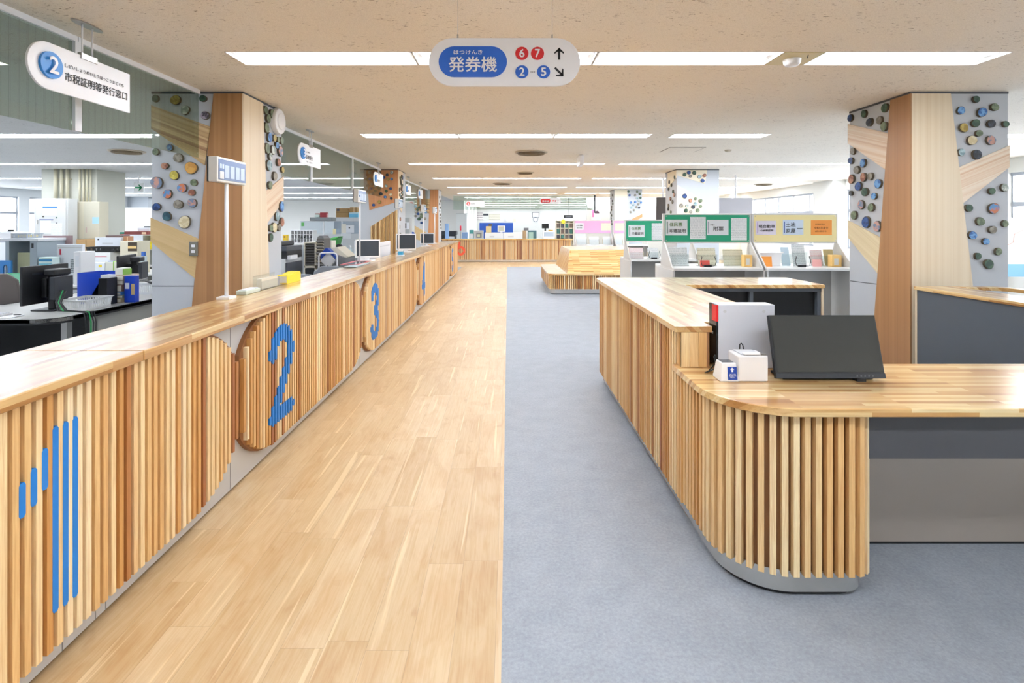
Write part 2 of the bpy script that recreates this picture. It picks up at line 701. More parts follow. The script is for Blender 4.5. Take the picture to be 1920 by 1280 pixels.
def ceiling_light(a, b, yc, label, group):
    t = thing('ceiling_light', label, 'ceiling light', ((a + b) / 2, yc, CEIL), group)
    h = MB()
    y0, y1, zt = yc - 0.149, yc + 0.149, CEIL + 0.078
    a0, b0 = a + 0.002, b - 0.002
    h.box(a0, b0, y0, y1, zt, zt + 0.01)
    h.box(a0, b0, y0, y0 + 0.006, CEIL - 0.004, zt).box(a0, b0, y1 - 0.006, y1, CEIL - 0.004, zt)
    h.box(a0, a0 + 0.006, y0, y1, CEIL - 0.004, zt).box(b0 - 0.006, b0, y0, y1, CEIL - 0.004, zt)
    h.build('housing', REFL, t)
    for s in (-0.062, 0.062):
        q = MB()
        n = 6
        prof = [(0.034 * math.cos(math.pi * (1 + i / n)), 0.034 * math.sin(math.pi * (1 + i / n))) for i in range(n + 1)]
        ys = [(yc + s + p, zt - 0.036 + w) for p, w in prof]
        xa, xb = a + 0.05, b - 0.05
        vs = [(xa, p, w) for p, w in ys] + [(xb, p, w) for p, w in ys]
        q.add(vs, [(i, i + 1, n + 2 + i, n + 1 + i) for i in range(n)] + [tuple(range(n + 1)), tuple(range(2 * n + 1, n, -1))], None, False)
        q.build('tube', TUBE, t)
    for s in (a + 0.012, b - 0.05):
        MB().box(s, s + 0.038, yc - 0.12, yc + 0.12, zt - 0.06, zt - 0.002).build('lamp_holder', REFL, t)
    return t


for k, yc in enumerate(ROWS):
    kk = k - 2
    rowname = {-2: 'last row', -1: 'overhead row'}.get(kk, (ORD[max(kk, 0)] + ' row'))
    cnt = {}
    for a, b in units[k]:
        area = 'office ceiling' if b < -3 else ('window bay ceiling' if a > 4.7 else 'lobby ceiling')
        cnt[area] = cnt.get(area, 0) + 1
        ceiling_light(a, b, yc, 'white recessed fluorescent light, %s from the left in %s of %s' % (ORD[cnt[area] - 1], rowname, area),
                      'fluorescent lights in the ' + area)

# walls with window openings
def wall_y(name, x0, x1, y0, y1, opens, mat, zt=CEIL):
    """wall slab running along Y; opens = [(y0, y1, z0, z1)]"""
    mb = MB()
    y = y0
    for a, b, c, d in opens:
        mb.box(x0, x1, y, a, 0, zt).box(x0, x1, a, b, 0, c).box(x0, x1, a, b, d, zt)
        y = b
    mb.box(x0, x1, y, y1, 0, zt)
    return struct(mb.build(name, mat))


R_OPEN = [(-5, 2.5, 0.85, 2.42), (3.2, 9.6, 0.85, 2.42), (10.4, 14.2, 0.85, 2.42), (15.1, 20.6, 0.85, 2.42), (21.2, 23.4, 0.85, 2.42), (24.6, 37.0, 0.85, 2.42)]  # last opening is out of view, added to brighten the far room
L_OPEN = [(0.5, 6.0, 0.9, 2.35), (7.0, 13.0, 0.9, 2.35), (13.5, 15.8, 0.9, 2.42), (16.2, 17.9, 0.9, 2.42), (18.3, 21.0, 0.9, 2.42), (21.3, 22.65, 0.55, 2.42), (24.0, 25.8, 0.9, 2.35)]  # most openings are out of view, added to let daylight into the office
wall_y('wall_right', XR, XR + 0.2, YB, YF, R_OPEN, WALL)
wall_y('wall_left', XL - 0.2, XL, YB, 27, L_OPEN, WALLC)
struct(MB().box(XL, XR, YB - 0.2, YB, 0, CEIL).build('wall_rear', WALL))
struct(MB().box(XL, -2.2, 26.8, 27.0, 0, CEIL).box(-2.3, -2.2, 27.0, YF, 0, CEIL).build('wall_back_left', WALL))
struct(MB().box(-2.2, XR, YF, YF + 0.2, 0, CEIL).build('wall_back', M('wall_back_paint', 'cccdc8', 0.6)))
struct(MB().box(3.55, XR, 24.0, 24.2, 0, CEIL).build('wall_back_right', M('wall_back_paint', 'cccdc8', 0.6)))
CLEAR = clear('window_glass', (0.97, 0.98, 1.0))
wn = 0
for side, opens, xw in (('r', R_OPEN, XR + 0.1), ('l', L_OPEN, XL - 0.1)):
    for a, b, c, d in opens:
        wn += 1
        f = MB()
        n = max(2, round((b - a) / 0.95))
        f.box(xw - 0.04, xw + 0.04, a, b, c, c + 0.05).box(xw - 0.04, xw + 0.04, a, b, d - 0.05, d)
        zt = c + (d - c) * 0.64
        f.box(xw - 0.035, xw + 0.035, a, b, zt - 0.04, zt + 0.04)
        for i in range(n + 1):
            yy = a + (b - a) * i / n
            f.box(xw - 0.03, xw + 0.03, max(a, yy - 0.025), min(b, yy + 0.025), c, d)
        w = struct(f.build('window_%d' % wn, ALU))
        MB().box(xw - 0.004, xw + 0.004, a + 0.01, b - 0.01, c + 0.01, d - 0.01).build('window_pane', CLEAR, w)
for i, (a, b) in enumerate(((2.5, 3.2), (9.6, 10.4), (14.2, 15.1), (20.6, 21.2))):
    struct(MB().box(XR - 0.35, XR, a, b, 0, CEIL).build('wall_right_pier', WALL))

# trim strip along the top of the smoke barrier and a shadow joint round the lobby ceiling
# ------------------------------------------------------------------ hanging glass smoke barrier between lobby and office
SB = clear('wired_glass', (0.78, 0.82, 0.75), 1.0, 0.055)
XG = -2.725
sb = thing('smoke_barrier', 'long pane of wired greenish glass hanging from the ceiling above the left counter', 'glass partition', (XG, 9.5, CEIL))
PIL_Y = [4.75, 11.46, 18.15]
posts = [0.0, 3.36, 7.36, 9.32, 13.9, 16.6]
stops = [YB] + sorted(posts + [p for q in PIL_Y for p in (q, q + 0.81)]) + [20.9]
for a, b in zip(stops, stops[1:]):
    if any(abs(a - q) < 1e-6 for q in PIL_Y):
        continue
    MB().box(XG - 0.02, XG + 0.02, a + 0.005, b - (0.055 if any(abs(b - q) < 1e-6 for q in PIL_Y) else 0.005), CEIL - 0.035, CEIL - 0.0005).build('ceiling_channel', WHITE, sb)
    ea = 0.028 if a in posts else 0.004
    eb = 0.028 if b in posts else (0.055 if any(abs(b - q) < 1e-6 for q in PIL_Y) else 0.004)
    MB().box(XG - 0.004, XG + 0.004, a + ea, b - eb, 2.085, CEIL - 0.036).build('glass_pane', SB, sb)
for p in posts:
    MB().box(XG - 0.022, XG + 0.022, p - 0.026, p + 0.026, 2.085, CEIL - 0.036).build('post', WHITE, sb)

SB2 = clear('barrier_glass_far', (0.86, 0.92, 0.88), 1.0)
sb = thing('smoke_barrier', 'clear greenish glass hanging from the ceiling above the far counter', 'glass partition', (0.6, 21.6, CEIL))
MB().box(-2.2, 3.55, 21.58, 21.62, CEIL - 0.035, CEIL).build('ceiling_channel', WHITE, sb)
for a, b in ((-2.2, 0.9), (0.92, 3.55)):
    MB().box(a, b, 21.596, 21.604, 2.085, CEIL - 0.036).build('glass_pane', SB2, sb)
MB().box(3.50, 3.55, 21.57, 21.63, 1.95, CEIL - 0.001).build('post', DARK, sb)

# ------------------------------------------------------------------ pillars clad as trees
V_BROWN = striped_wood('trunk_veneer_brown', (1, 1, 0), [(0.25, '9a6c44'), (0.5, 'aa7c50'), (0.75, 'b98c60')], 16)
V_CREAM = striped_wood('trunk_veneer_cream', (1, 1, 0), [(0.25, 'dcc6a4'), (0.5, 'e6d4b6'), (0.75, 'ecdcc2')], 18)
B_DARKL = striped_wood('branch_dark_left', (0.36, 0, 0.93), [(0.3, '8a5f3c'), (0.42, 'b08e62'), (0.55, 'c9aa7a'), (0.7, 'd6bd90'), (0.8, 'a87a50')], 16)
B_TANL = striped_wood('branch_tan_left', (0.4, 0, 0.92), [(0.3, 'c2a470'), (0.7, 'd2b686')], 20)
B_PINKS = striped_wood('branch_pink_side', (0, -0.42, 0.91), [(0.3, 'd2ad88'), (0.45, 'e2c4a2'), (0.6, 'eddcc2'), (0.75, 'dcb892')], 16)
B_PINKR = striped_wood('branch_pink_front', (-0.38, 0, 0.92), [(0.3, 'c99c78'), (0.42, 'e0bf9c'), (0.55, 'efdcc4'), (0.7, 'f2e4d0'), (0.8, 'd4a682')], 14)
B_PINKL = striped_wood('branch_pink_left', (0, -0.3, 0.95), [(0.3, 'c69f7e'), (0.42, 'dcbf9e'), (0.55, 'ead6be'), (0.7, 'efe0cc'), (0.8, 'd2aa88')], 14)
B_TANR = striped_wood('branch_tan_right', (0, -0.5, 0.87), [(0.3, 'd9c59c'), (0.7, 'e8d8b4')], 20)
V_ORANGE = striped_wood('crown_veneer_orange', (1, 1, 0), [(0.25, 'c08050'), (0.6, 'd09464'), (0.85, 'd8a274')], 12)
PILGREY = M('pillar_grey', 'bfc3c8', 0.5)
JOINT = M('joint_dark', '54565a', 0.6)

DISC_COL = {'g': ('5c6b52', '7c8a6c'), 'o': ('98823a', 'b8a255'), 'w': ('8f9c94', 'd0d4cc'), 'b': ('3465a8', '6fa4d6'), 'y': ('b8a63c', 'd8cc60'),
            'p': ('4a4650', 'a89cb0'), 'k': ('25282e', '3c4450'), 'r': ('8a5440', 'b88468'), 'a': ('c08a3a', 'd2a04c'), 'n': ('1c3564', '2f5492'),
            't': ('1f4654', '34606a'), 'c': ('cfc096', 'e2d8b8'), 's': ('7a7468', 'a09a8c'), 'l': ('7c98a0', 'b4ccd0'), 'm': ('5a90c4', 'c87850'),
            'd': ('2e4a3c', '47644c'), 'q': ('6e84a0', 'c89888')}


def disc_mat(k):
    name = 'painted_wood_' + k
    if name in MATS:
        return MATS[name]
    m, nt, b = newmat(name)
    c0, c1 = DISC_COL[k]
    f = noise(nt, position(nt), 22, 2, 0.6, 0.5)
    c = ramp(nt, f, [(0.44, c0), (0.56, c1)])
    nt.links.new(c, b.inputs['Base Color'])
    b.inputs['Roughness'].default_value = 0.5
    return m


COLNAME = {'g': 'grey green', 'o': 'olive yellow', 'w': 'pale grey', 'b': 'blue', 'y': 'yellow', 'p': 'purple grey', 'k': 'black', 'r': 'rust red', 'a': 'ochre', 'n': 'navy blue',
           't': 'dark teal', 'c': 'cream', 's': 'brown grey', 'l': 'pale blue grey', 'm': 'blue and orange', 'd': 'dark green', 'q': 'pink and blue'}
BARK = M('bark_edge', '5c5344', 0.8)


def disc(parent, o, right, r, k, seed, t=0.024):
    """slice of a branch: bark edge and a painted face"""
    q = random.Random(seed)
    r *= 0.92
    o = Vector((o[0], o[1], min(o[2], CEIL - 0.035 - r)))
    n = 22
    ph, am, ph2 = q.uniform(0, 6), q.uniform(0.02, 0.07), q.uniform(0, 6)
    pts = [((r * (1 + am * math.sin(2 * a + ph) + 0.03 * math.sin(3 * a + ph2))) * math.cos(a), (r * (1 + am * math.sin(2 * a + ph) + 0.03 * math.sin(3 * a + ph2))) * math.sin(a))
           for a in [2 * math.pi * i / n for i in range(n)]]
    d = plate(pts, o, right, UZ, t - 0.003, 'wood_disc', BARK, parent, 0, COLNAME[k] + ' painted wood disc')
    plate([(x * 0.94, y * 0.94) for x, y in pts], Vector(o) + Vector(right).cross(Vector(UZ)) * (t - 0.003), right, UZ, 0.003, 'painted_face', disc_mat(k), d)
    return d


def pillar(label, x0, x1, y0, y1):
    p = thing('pillar', label, 'pillar', ((x0 + x1) / 2, (y0 + y1) / 2, 0))
    p['kind'] = 'thing'
    MB().box(x0, x1, y0, y1, 0, CEIL - 0.012).build('shaft', PILGREY, p)
    e = MB()
    e.box(x0 - 0.003, x1 + 0.003, y0 - 0.003, y1 + 0.003, CEIL - 0.02, CEIL - 0.001)
    e.build('top_trim', JOINT, p)
    return p


def fpt(x, y, d, s=1.0, ox=0, oy=0):
    """crop pixel on a facing plane at depth d -> (x, z)"""
    px, py = ox + x / s, oy + y / s
    return X(px, d), Z(py, d)


def spt(x, y, xp, s=1.0, ox=0, oy=0):
    """crop pixel on a side plane at world x -> (depth, z)"""
    px, py = ox + x / s, oy + y / s
    d = xp / ((px - 952) / 1000)
    return d, Z(py, d)


def facing(parent, name, pts, d, t, mat, label=None):
    return MB().prism(pts, d, d - t, 'y').build(name, mat, parent, 0, label)


def siding(parent, name, pts, xp, t, mat, label=None):
    return MB().prism(pts, xp, xp + t, 'x').build(name, mat, parent, 0, label)


# first pillar on the left -------------------------------------------------
PL0, PL1 = -3.17, -2.36
d0 = PIL_Y[0]
p = pillar('nearest office side pillar, clad with brown tree trunk, tan branches and painted wood discs', PL0, PL1, d0, d0 + 0.81)
T = 0.012
ztr = CEIL - 0.02
facing(p, 'trunk_panel', [(-2.615, ztr), (PL1, ztr), (PL1, 0), (-2.885, 0)], d0, T, V_BROWN, 'brown striped wood trunk panel')
siding(p, 'trunk_panel', [(d0 - T, ztr), (5.12, ztr), (5.34, 0), (d0 - T, 0)], PL1, T, V_CREAM, 'cream wood trunk panel')
C3 = (4, 240, 150)
f3 = lambda x, y: fpt(x, y, d0, *C3)
s3 = lambda x, y: spt(x, y, PL1, *C3)
facing(p, 'branch_panel', [f3(178, 190), f3(620, 350), f3(578, 640), f3(178, 365)], d0, 0.009, B_DARKL, 'striped wood branch panel')
f2 = lambda x, y: fpt(x, y, d0, 4, 0, 300)
facing(p, 'branch_panel', [f2(1133, 432), f2(1495, 592), f2(1470, 890), f2(1133, 610)], d0, 0.009, B_TANL, 'tan wood branch panel')
siding(p, 'branch_panel', [s3(1026, 835), s3(1162, 722), s3(1162, 905), s3(1030, 1085)], PL1, 0.009, B_PINKS, 'pale striped wood branch panel')
facing(p, 'panel_joint', [f2(1137, 942), f2(1455, 942), f2(1455, 946), f2(1137, 946)], d0, 0.002, JOINT)
for i, (x, y, r, k) in enumerate([(215, 118, 28, 'd'), (365, 138, 40, 'o'), (437, 228, 36, 'w'), (570, 133, 28, 'd'), (587, 268, 34, 'p'), (323, 508, 25, 'b'), (217, 540, 27, 'g'), (385, 585, 38, 's'),
                                  (285, 645, 28, 'r'), (482, 660, 50, 'a'), (355, 715, 37, 'y'), (225, 770, 48, 'q'), (502, 770, 28, 'g'), (414, 810, 37, 'm'), (487, 845, 27, 'r'), (305, 855, 36, 'm'),
                                  (385, 933, 37, 's'), (490, 922, 36, 'q'), (223, 952, 32, 'n'), (300, 1022, 36, 't'), (432, 1065, 50, 'c')]):
    x_, z_ = f3(x, y)
    disc(p, (x_, d0, z_), RX, r / 4 * d0 / 1000, k, i)
for i, (x, y, r, k) in enumerate([(1020, 205, .045, 'g'), (1070, 228, .055, 'g'), (1040, 288, .047, 'g'), (1027, 357, .052, 'g'), (1050, 430, .052, 'b'), (1086, 435, .04, 'o'), (1115, 448, .034, 'g'),
                                  (1141, 455, .042, 'g'), (1033, 512, .056, 'g'), (1105, 490, .04, 'b'), (1078, 525, .055, 'w'), (1132, 535, .058, 'q'), (1055, 572, .04, 'w'), (1046, 640, .06, 'l'),
                                  (1117, 618, .043, 'r'), (1147, 672, .036, 'o'), (1090, 720, .05, 's'), (1053, 788, .045, 'g'), (1140, 948, .056, 'b'), (1107, 1022, .05, 'l'), (1143, 1065, .05, 'r'),
                                  (1085, 1105, .056, 'c'), (1122, 1105, .042, 's'), (1060, 1110, .04, 'g'), (1060, 1180, .044, 'd')]):
    y_, z_ = s3(x, y)
    disc(p, (PL1, y_, z_), RY, r, k, 50 + i)
q = MB()
fx, fz = f2(1460, 664)
q.box(fx - 0.038, fx + 0.038, d0 - 0.022, d0 - 0.0, fz - 0.064, fz + 0.064).build('wall_switch_plate', M('switch_grey', '8e8a80', 0.4, 0.6), p, 0.003, 'grey metal switch plate')
for s in (0.025, -0.025):
    MB().box(fx - 0.014, fx + 0.014, d0 - 0.028, d0 - 0.022, fz + s - 0.012, fz + s + 0.012).build('rocker', WHITE, p)

# second pillar on the left
d1 = PIL_Y[1]
p = pillar('middle office side pillar with an orange wood crown full of discs above slatted wood', PL0, PL1, d1, d1 + 0.81)
C8 = (10.667, 660, 300)
f8 = lambda x, y: fpt(x, y, d1, *C8)
facing(p, 'crown_panel', [(f8(290, 185)[0], ztr), (PL1, ztr), (PL1, f8(865, 830)[1]), f8(350, 1000)], d1, T, V_ORANGE, 'orange wood crown panel')
f9 = lambda x, y: fpt(x, y, d1, 9.6, 660, 400)
mb = MB()
xa, xb = f9(345, 235)[0], PL1
z_at = lambda x: f9(345, 235)[1] + (x - xa) / (xb - xa) * (f9(780, -75)[1] - f9(345, 235)[1])
n = 13
for i in range(n):
    u, v = xa + (xb - xa) * i / n, xa + (xb - xa) * (i + 0.8) / n
    dr = 0.06
    mb.prism([(u, z_at(u)), (v, z_at(v)), (v, 0.0), (u, 0.0)], d1, d1 - (0.02 if i % 2 else 0.045), 'y', tone=['d8b47c', 'c99e62', 'e2c48e', 'b8905a', 'dcb982'][i % 5])
mb.build('slat_panel', slat_wood(), p, 0, 'slatted wood panel')
for i, (x, y, k) in enumerate([(215, 243, 'l'), (310, 295, 'r'), (430, 250, 'r'), (560, 262, 'd'), (800, 243, 'w'), (708, 297, 'k'), (798, 380, 'b'), (725, 385, 'o'), (632, 350, 'n'), (690, 518, 'l'), (780, 570, 'n'),
                               (690, 620, 'd'), (585, 675, 'k'), (780, 692, 'c'), (668, 738, 'b'), (790, 767, 'k'), (550, 838, 'o'), (437, 900, 'n'), (418, 565, 'r'), (427, 667, 's'), (335, 615, 's'),
                               (320, 510, 's'), (240, 570, 'l'), (225, 380, 'l'), (550, 560, 'g'), (300, 385, 'g'), (400, 480, 's')]):
    x_, z_ = f8(x, y)
    disc(p, (x_, d1 - T, z_), RX, 33 / 10.667 * d1 / 1000 * (1.15 if i % 4 == 0 else 0.95), k, 100 + i)
siding(p, 'crown_panel', [(d1, ztr), (d1 + 0.5, ztr), (d1 + 0.40, 1.75), (d1, 1.9)], PL1, T, V_CREAM, 'cream wood crown panel')
rr = random.Random(3)
for i in range(22):
    disc(p, (PL1 + T, d1 + 0.06 + rr.random() * 0.36, 1.95 + 0.62 * (i + 0.5) / 22), RY, rr.uniform(.03, .048), rr.choice('gdkrsnl'), 140 + i)
for i in range(4):
    disc(p, (PL1, d1 + 0.1 + 0.1 * (i % 2), 1.1 + 0.17 * i), RY, 0.045, 'kdgr'[i], 170 + i)

# third pillar on the left
d2 = PIL_Y[2]
p = pillar('farthest office side pillar with an orange trunk, at the end of the long counter', PL0, PL1, d2, d2 + 0.81)
f8 = lambda x, y: fpt(x, y, d2, *C8)
facing(p, 'trunk_panel', [(f8(1565, 0)[0], ztr), (PL1, ztr), (PL1, 0), (f8(1490, 0)[0], 0)], d2, T, V_ORANGE, 'orange wood trunk panel')
facing(p, 'branch_panel', [(PL0, 2.36), (-2.65, 2.36), (-2.66, 1.86), (PL0, 1.98)], d2, 0.009, B_DARKL, 'striped wood branch panel')
facing(p, 'branch_panel', [(PL0, 1.45), (-2.66, 1.15), (-2.66, 0.85), (PL0, 1.0)], d2, 0.009, B_TANL, 'tan wood branch panel')
for i, (x, y, k) in enumerate([(1275, 925, 'l'), (1340, 945, 'd'), (1310, 995, 'd'), (1285, 1035, 's'), (1322, 1075, 'n'), (1270, 1120, 's'), (1340, 1175, 'd'), (1460, 1170, 's'), (1480, 1040, 'b'),
                               (1390, 1130, 'g'), (1385, 1085, 'g'), (1480, 980, 'b'), (1400, 935, 's'), (1390, 1255, 'n')]):
    x_, z_ = f8(x, y)
    disc(p, (x_, d2, z_), RX, 0.048 if i % 3 else 0.06, k, 200 + i)
for i in range(10):
    disc(p, (PL1, d2 + 0.25 + 0.4 * rr.random(), 1.35 + 1.2 * i / 10), RY, 0.045, rr.choice('gdks'), 220 + i)

# first pillar on the right ------------------------------------------------
PR0, PR1 = 3.59, 4.455
p = pillar('large pillar behind the ticket desk, with a cream tree trunk, pale branches and discs', PR0, PR1, d0, d0 + 0.85)
CR = (2.909, 1560, 150)
fr_ = lambda x, y: fpt(x, y, d0, *CR)
sr_ = lambda x, y: spt(x, y, PR0, *CR)
facing(p, 'trunk_panel', [(PR0, ztr), (fr_(642, 75)[0], ztr), (fr_(830, 2050)[0], 0), (PR0, 0)], d0, T, V_CREAM, 'cream wood trunk panel')
siding(p, 'trunk_panel', [(d0 - T, ztr), (4.99, ztr), (5.27, 0), (d0 - T, 0)], PR0, -T, V_BROWN, 'brown wood trunk panel')
facing(p, 'branch_panel', [fr_(676, 482), fr_(964, 358), fr_(964, 475), fr_(700, 680)], d0, 0.009, B_PINKR, 'pale striped wood branch panel')
siding(p, 'branch_panel', [sr_(90, 240), sr_(318, 292), sr_(300, 492), sr_(90, 345)], PR0, -0.009, B_PINKL, 'pale striped wood branch panel')
siding(p, 'branch_panel', [sr_(92, 765), sr_(280, 865), sr_(258, 1060), sr_(92, 860)], PR0, -0.009, B_TANR, 'tan wood branch panel')
siding(p, 'panel_joint', [sr_(100, 1093), sr_(262, 1113), sr_(262, 1117), sr_(100, 1097)], PR0, -0.002, JOINT)
for i, (x, y, r, k) in enumerate([(778, 107, 20, 'd'), (878, 150, 23, 'g'), (695, 168, 23, 'b'), (810, 178, 28, 'b'), (775, 237, 24, 'd'), (860, 240, 24, 'k'), (938, 242, 19, 'd'), (710, 262, 26, 'o'),
                                  (793, 292, 20, 'g'), (755, 330, 28, 'c'), (858, 330, 27, 'q'), (697, 395, 21, 'l'), (782, 408, 28, 'k'), (932, 588, 23, 'w'), (862, 606, 20, 'd'), (738, 698, 22, 'd'),
                                  (873, 700, 31, 'm'), (800, 771, 25, 'g'), (934, 783, 20, 'g'), (867, 816, 23, 's'), (758, 846, 24, 'b'), (830, 880, 20, 'b'), (898, 935, 21, 'g'), (787, 960, 20, 'd'), (846, 1003, 28, 'd')]):
    x_, z_ = fr_(x, y)
    disc(p, (x_, d0, z_), RX, r / 2.909 * d0 / 1000, k, 300 + i)
for i, (x, y, r, k) in enumerate([(108, 190, .042, 'n'), (183, 180, .042, 'd'), (297, 140, .047, 'd'), (213, 230, .046, 'k'), (268, 220, .043, 's'), (293, 253, .047, 'g'), (121, 388, .04, 's'), (111, 440, .04, 'n'),
                                  (178, 453, .045, 'b'), (143, 490, .045, 's'), (114, 540, .05, 'r'), (180, 530, .047, 'r'), (218, 525, .04, 's'), (152, 580, .05, 'n'), (260, 565, .05, 'b'), (188, 610, .048, 'd'),
                                  (111, 617, .028, 'k'), (238, 633, .038, 'b'), (167, 680, .05, 'q'), (222, 695, .045, 'g'), (128, 737, .048, 'g'), (194, 775, .062, 'n'), (255, 798, .055, 'q')]):
    y_, z_ = sr_(x, y)
    disc(p, (PR0, y_, z_), RYN, r, k, 340 + i)

# second and third pillars on the right
p = pillar('pale grey pillar with cream disc panels, rising behind the large green notice board', 3.63, 4.54, d1, d1 + 0.8)
f6 = lambda x, y: fpt(x, y, d1, 3.2, 1040, 300)
CRM = M('crown_cream', 'efe4cc', 0.5)
facing(p, 'crown_panel', [(3.63, ztr), (f6(914, 60)[0], ztr), f6(900, 142), f6(735, 92)], d1, T, CRM, 'cream crown panel')
facing(p, 'crown_panel', [f6(735, 150), f6(897, 245), f6(860, 420), (3.63, f6(733, 420)[1])], d1, T, CRM, 'cream crown panel')
siding(p, 'crown_panel', [(d1, ztr), (d1 + 0.62, ztr), (d1 + 0.62, 2.3), (d1, 2.5)], 3.63, -T, CRM, 'cream crown panel')
for i, (x, y, k) in enumerate([(803, 68, 'n'), (835, 77, 'd'), (777, 88, 'd'), (812, 97, 's'), (867, 100, 'l'), (896, 93, 'r'), (885, 124, 'n'), (778, 216, 'n'), (812, 243, 'r'), (843, 232, 'g'), (872, 245, 'g'),
                               (757, 272, 's'), (792, 275, 'w'), (843, 263, 'l'), (828, 282, 'k'), (873, 278, 'g'), (855, 302, 'g'), (785, 303, 'd'), (815, 310, 's')]):
    x_, z_ = f6(x, y)
    disc(p, (x_, d1 - T, z_), RX, (0.05 if k == 'n' else 0.04) * (1.1 if i % 3 else 0.85), k, 400 + i)
for i in range(16):
    disc(p, (3.63, d1 + 0.08 + 0.5 * rr.random(), 1.35 + 1.2 * (i + .5) / 16), RYN, rr.uniform(.035, .05), rr.choice('gdksr'), 430 + i)
p = pillar('far pillar behind the pink boards, half cream and half grey with small discs', 3.63, 4.57, d2, d2 + 0.8)
f5 = lambda x, y: fpt(x, y, d2, 9.145, 1060, 350)
facing(p, 'trunk_panel', [(3.63, ztr), (f5(1060, 0)[0], ztr), (f5(1100, 0)[0], 0.0), (3.63, 0)], d2, T, CRM, 'cream trunk panel')
facing(p, 'branch_panel', [f5(1130, 560), f5(1320, 465), f5(1320, 520), f5(1200, 590)], d2, 0.009, V_ORANGE, 'orange wood branch panel')
for i, (x, y, k) in enumerate([(1080, 80, 'd'), (1230, 85, 'g'), (1275, 122, 'g'), (1100, 145, 'n'), (1195, 145, 's'), (1230, 195, 'l'), (1287, 190, 'd'), (1122, 270, 'b'), (1197, 262, 'b'), (1258, 240, 'l'),
                               (1297, 270, 'b'), (1165, 310, 'l'), (1250, 300, 's'), (1130, 355, 'l'), (1215, 345, 's'), (1263, 358, 'k'), (1175, 400, 's'), (1120, 435, 's')]):
    x_, z_ = f5(x, y)
    disc(p, (x_, d2, z_), RX, 0.043, k, 460 + i)
for i in range(12):
    disc(p, (3.63, d2 + 0.15 + 0.5 * rr.random(), 1.35 + 1.2 * (i + .5) / 12), RYN, 0.045, rr.choice('gdkk'), 490 + i)

# ------------------------------------------------------------------ long service counter
CT = block_wood('counter_top_long', 'y', 0.5, 0.03)
BODY = M('counter_body_grey', 'c4c3c1', 0.5)
PLY = M('ply_edge', 'a87a50', 0.55)
sc = thing('service_counter', 'very long wooden service counter with slatted panels numbered in blue from 1 to 5', 'counter', (-1.75, 7.6, 0))
MB().box(-1.96, -1.554, -1.5, 16.04, 0.012, 0.944).build('body', BODY, sc)
MB().box(-1.95, -1.566, -1.5, 16.02, 0.0, 0.012).build('shadow_gap', BLACK, sc)  # recessed strip coloured black to paint the shadow line under the body
ys = [-1.5, 2.17, 4.9, 7.5, 10.1, 12.7, 14.6, 16.1]
for a, b in zip(ys, ys[1:]):
    MB().box(-1.98, -1.48, a + 0.0015, b - 0.0015, 0.944, 0.986).build('countertop', CT, sc, 0.004)
sm = MB()
for yy in (1.86, 2.01, 2.06, 2.985, 5.57, 8.9, 14.02):
    sm.box(-1.5545, -1.5525, yy - 0.0015, yy + 0.0015, 0.012, 0.944)
sm.build('panel_joint', M('joint_grey', '8a8a88', 0.6), sc)

SL = slat_wood()
ZC, RC, TRIM = 0.52, 0.43, 0.06


def arc_pts(cx, cy, rx, ry, a0, a1, n=14):
    return [(cx + rx * math.cos(math.radians(a0 + (a1 - a0) * i / n)), cy + ry * math.sin(math.radians(a0 + (a1 - a0) * i / n))) for i in range(n + 1)]


def polydist(p, path):
    best = 1e9
    for a, b in zip(path, path[1:]):
        vx, vy = b[0] - a[0], b[1] - a[1]
        L = vx * vx + vy * vy
        t = 0 if L == 0 else max(0, min(1, ((p[0] - a[0]) * vx + (p[1] - a[1]) * vy) / L))
        best = min(best, math.hypot(p[0] - a[0] - vx * t, p[1] - a[1] - vy * t))
    return best


def digit_paths(ch):
    """strokes of a numeral in a box 0..0.36 wide, 0..0.62 high"""
    w, h, r = 0.36, 0.62, 0.045
    if ch == '2':
        top = arc_pts(w / 2, h - 0.18, w / 2 - r, 0.18 - r, 175, -25)
        return [top + [(r, r), (w - r, r)]]
    if ch == '3':
        return [arc_pts(w / 2, h - 0.17, w / 2 - r - .01, 0.17 - r, 165, -90) + arc_pts(w / 2, 0.17, w / 2 - r, 0.17 - r + .02, 90, -165)]
    if ch == '4':
        return [[(0.24, r), (0.24, h - r), (r, 0.19), (w - r, 0.19)]]
    if ch == '5':
        return [[(w - r - .02, h - r), (0.07, h - r), (0.06, 0.33)] + arc_pts(w / 2, 0.19, w / 2 - r, 0.19 - r + .02, 120, -160)]
    if ch == '6':
        return [arc_pts(w / 2, 0.18, w / 2 - r, 0.18 - r, 0, 360) + [], [(w - 0.1, h - r)] + arc_pts(w / 2 + .02, 0.2, w / 2 - r + .02, h - 0.25, 110, 180)]
    return []


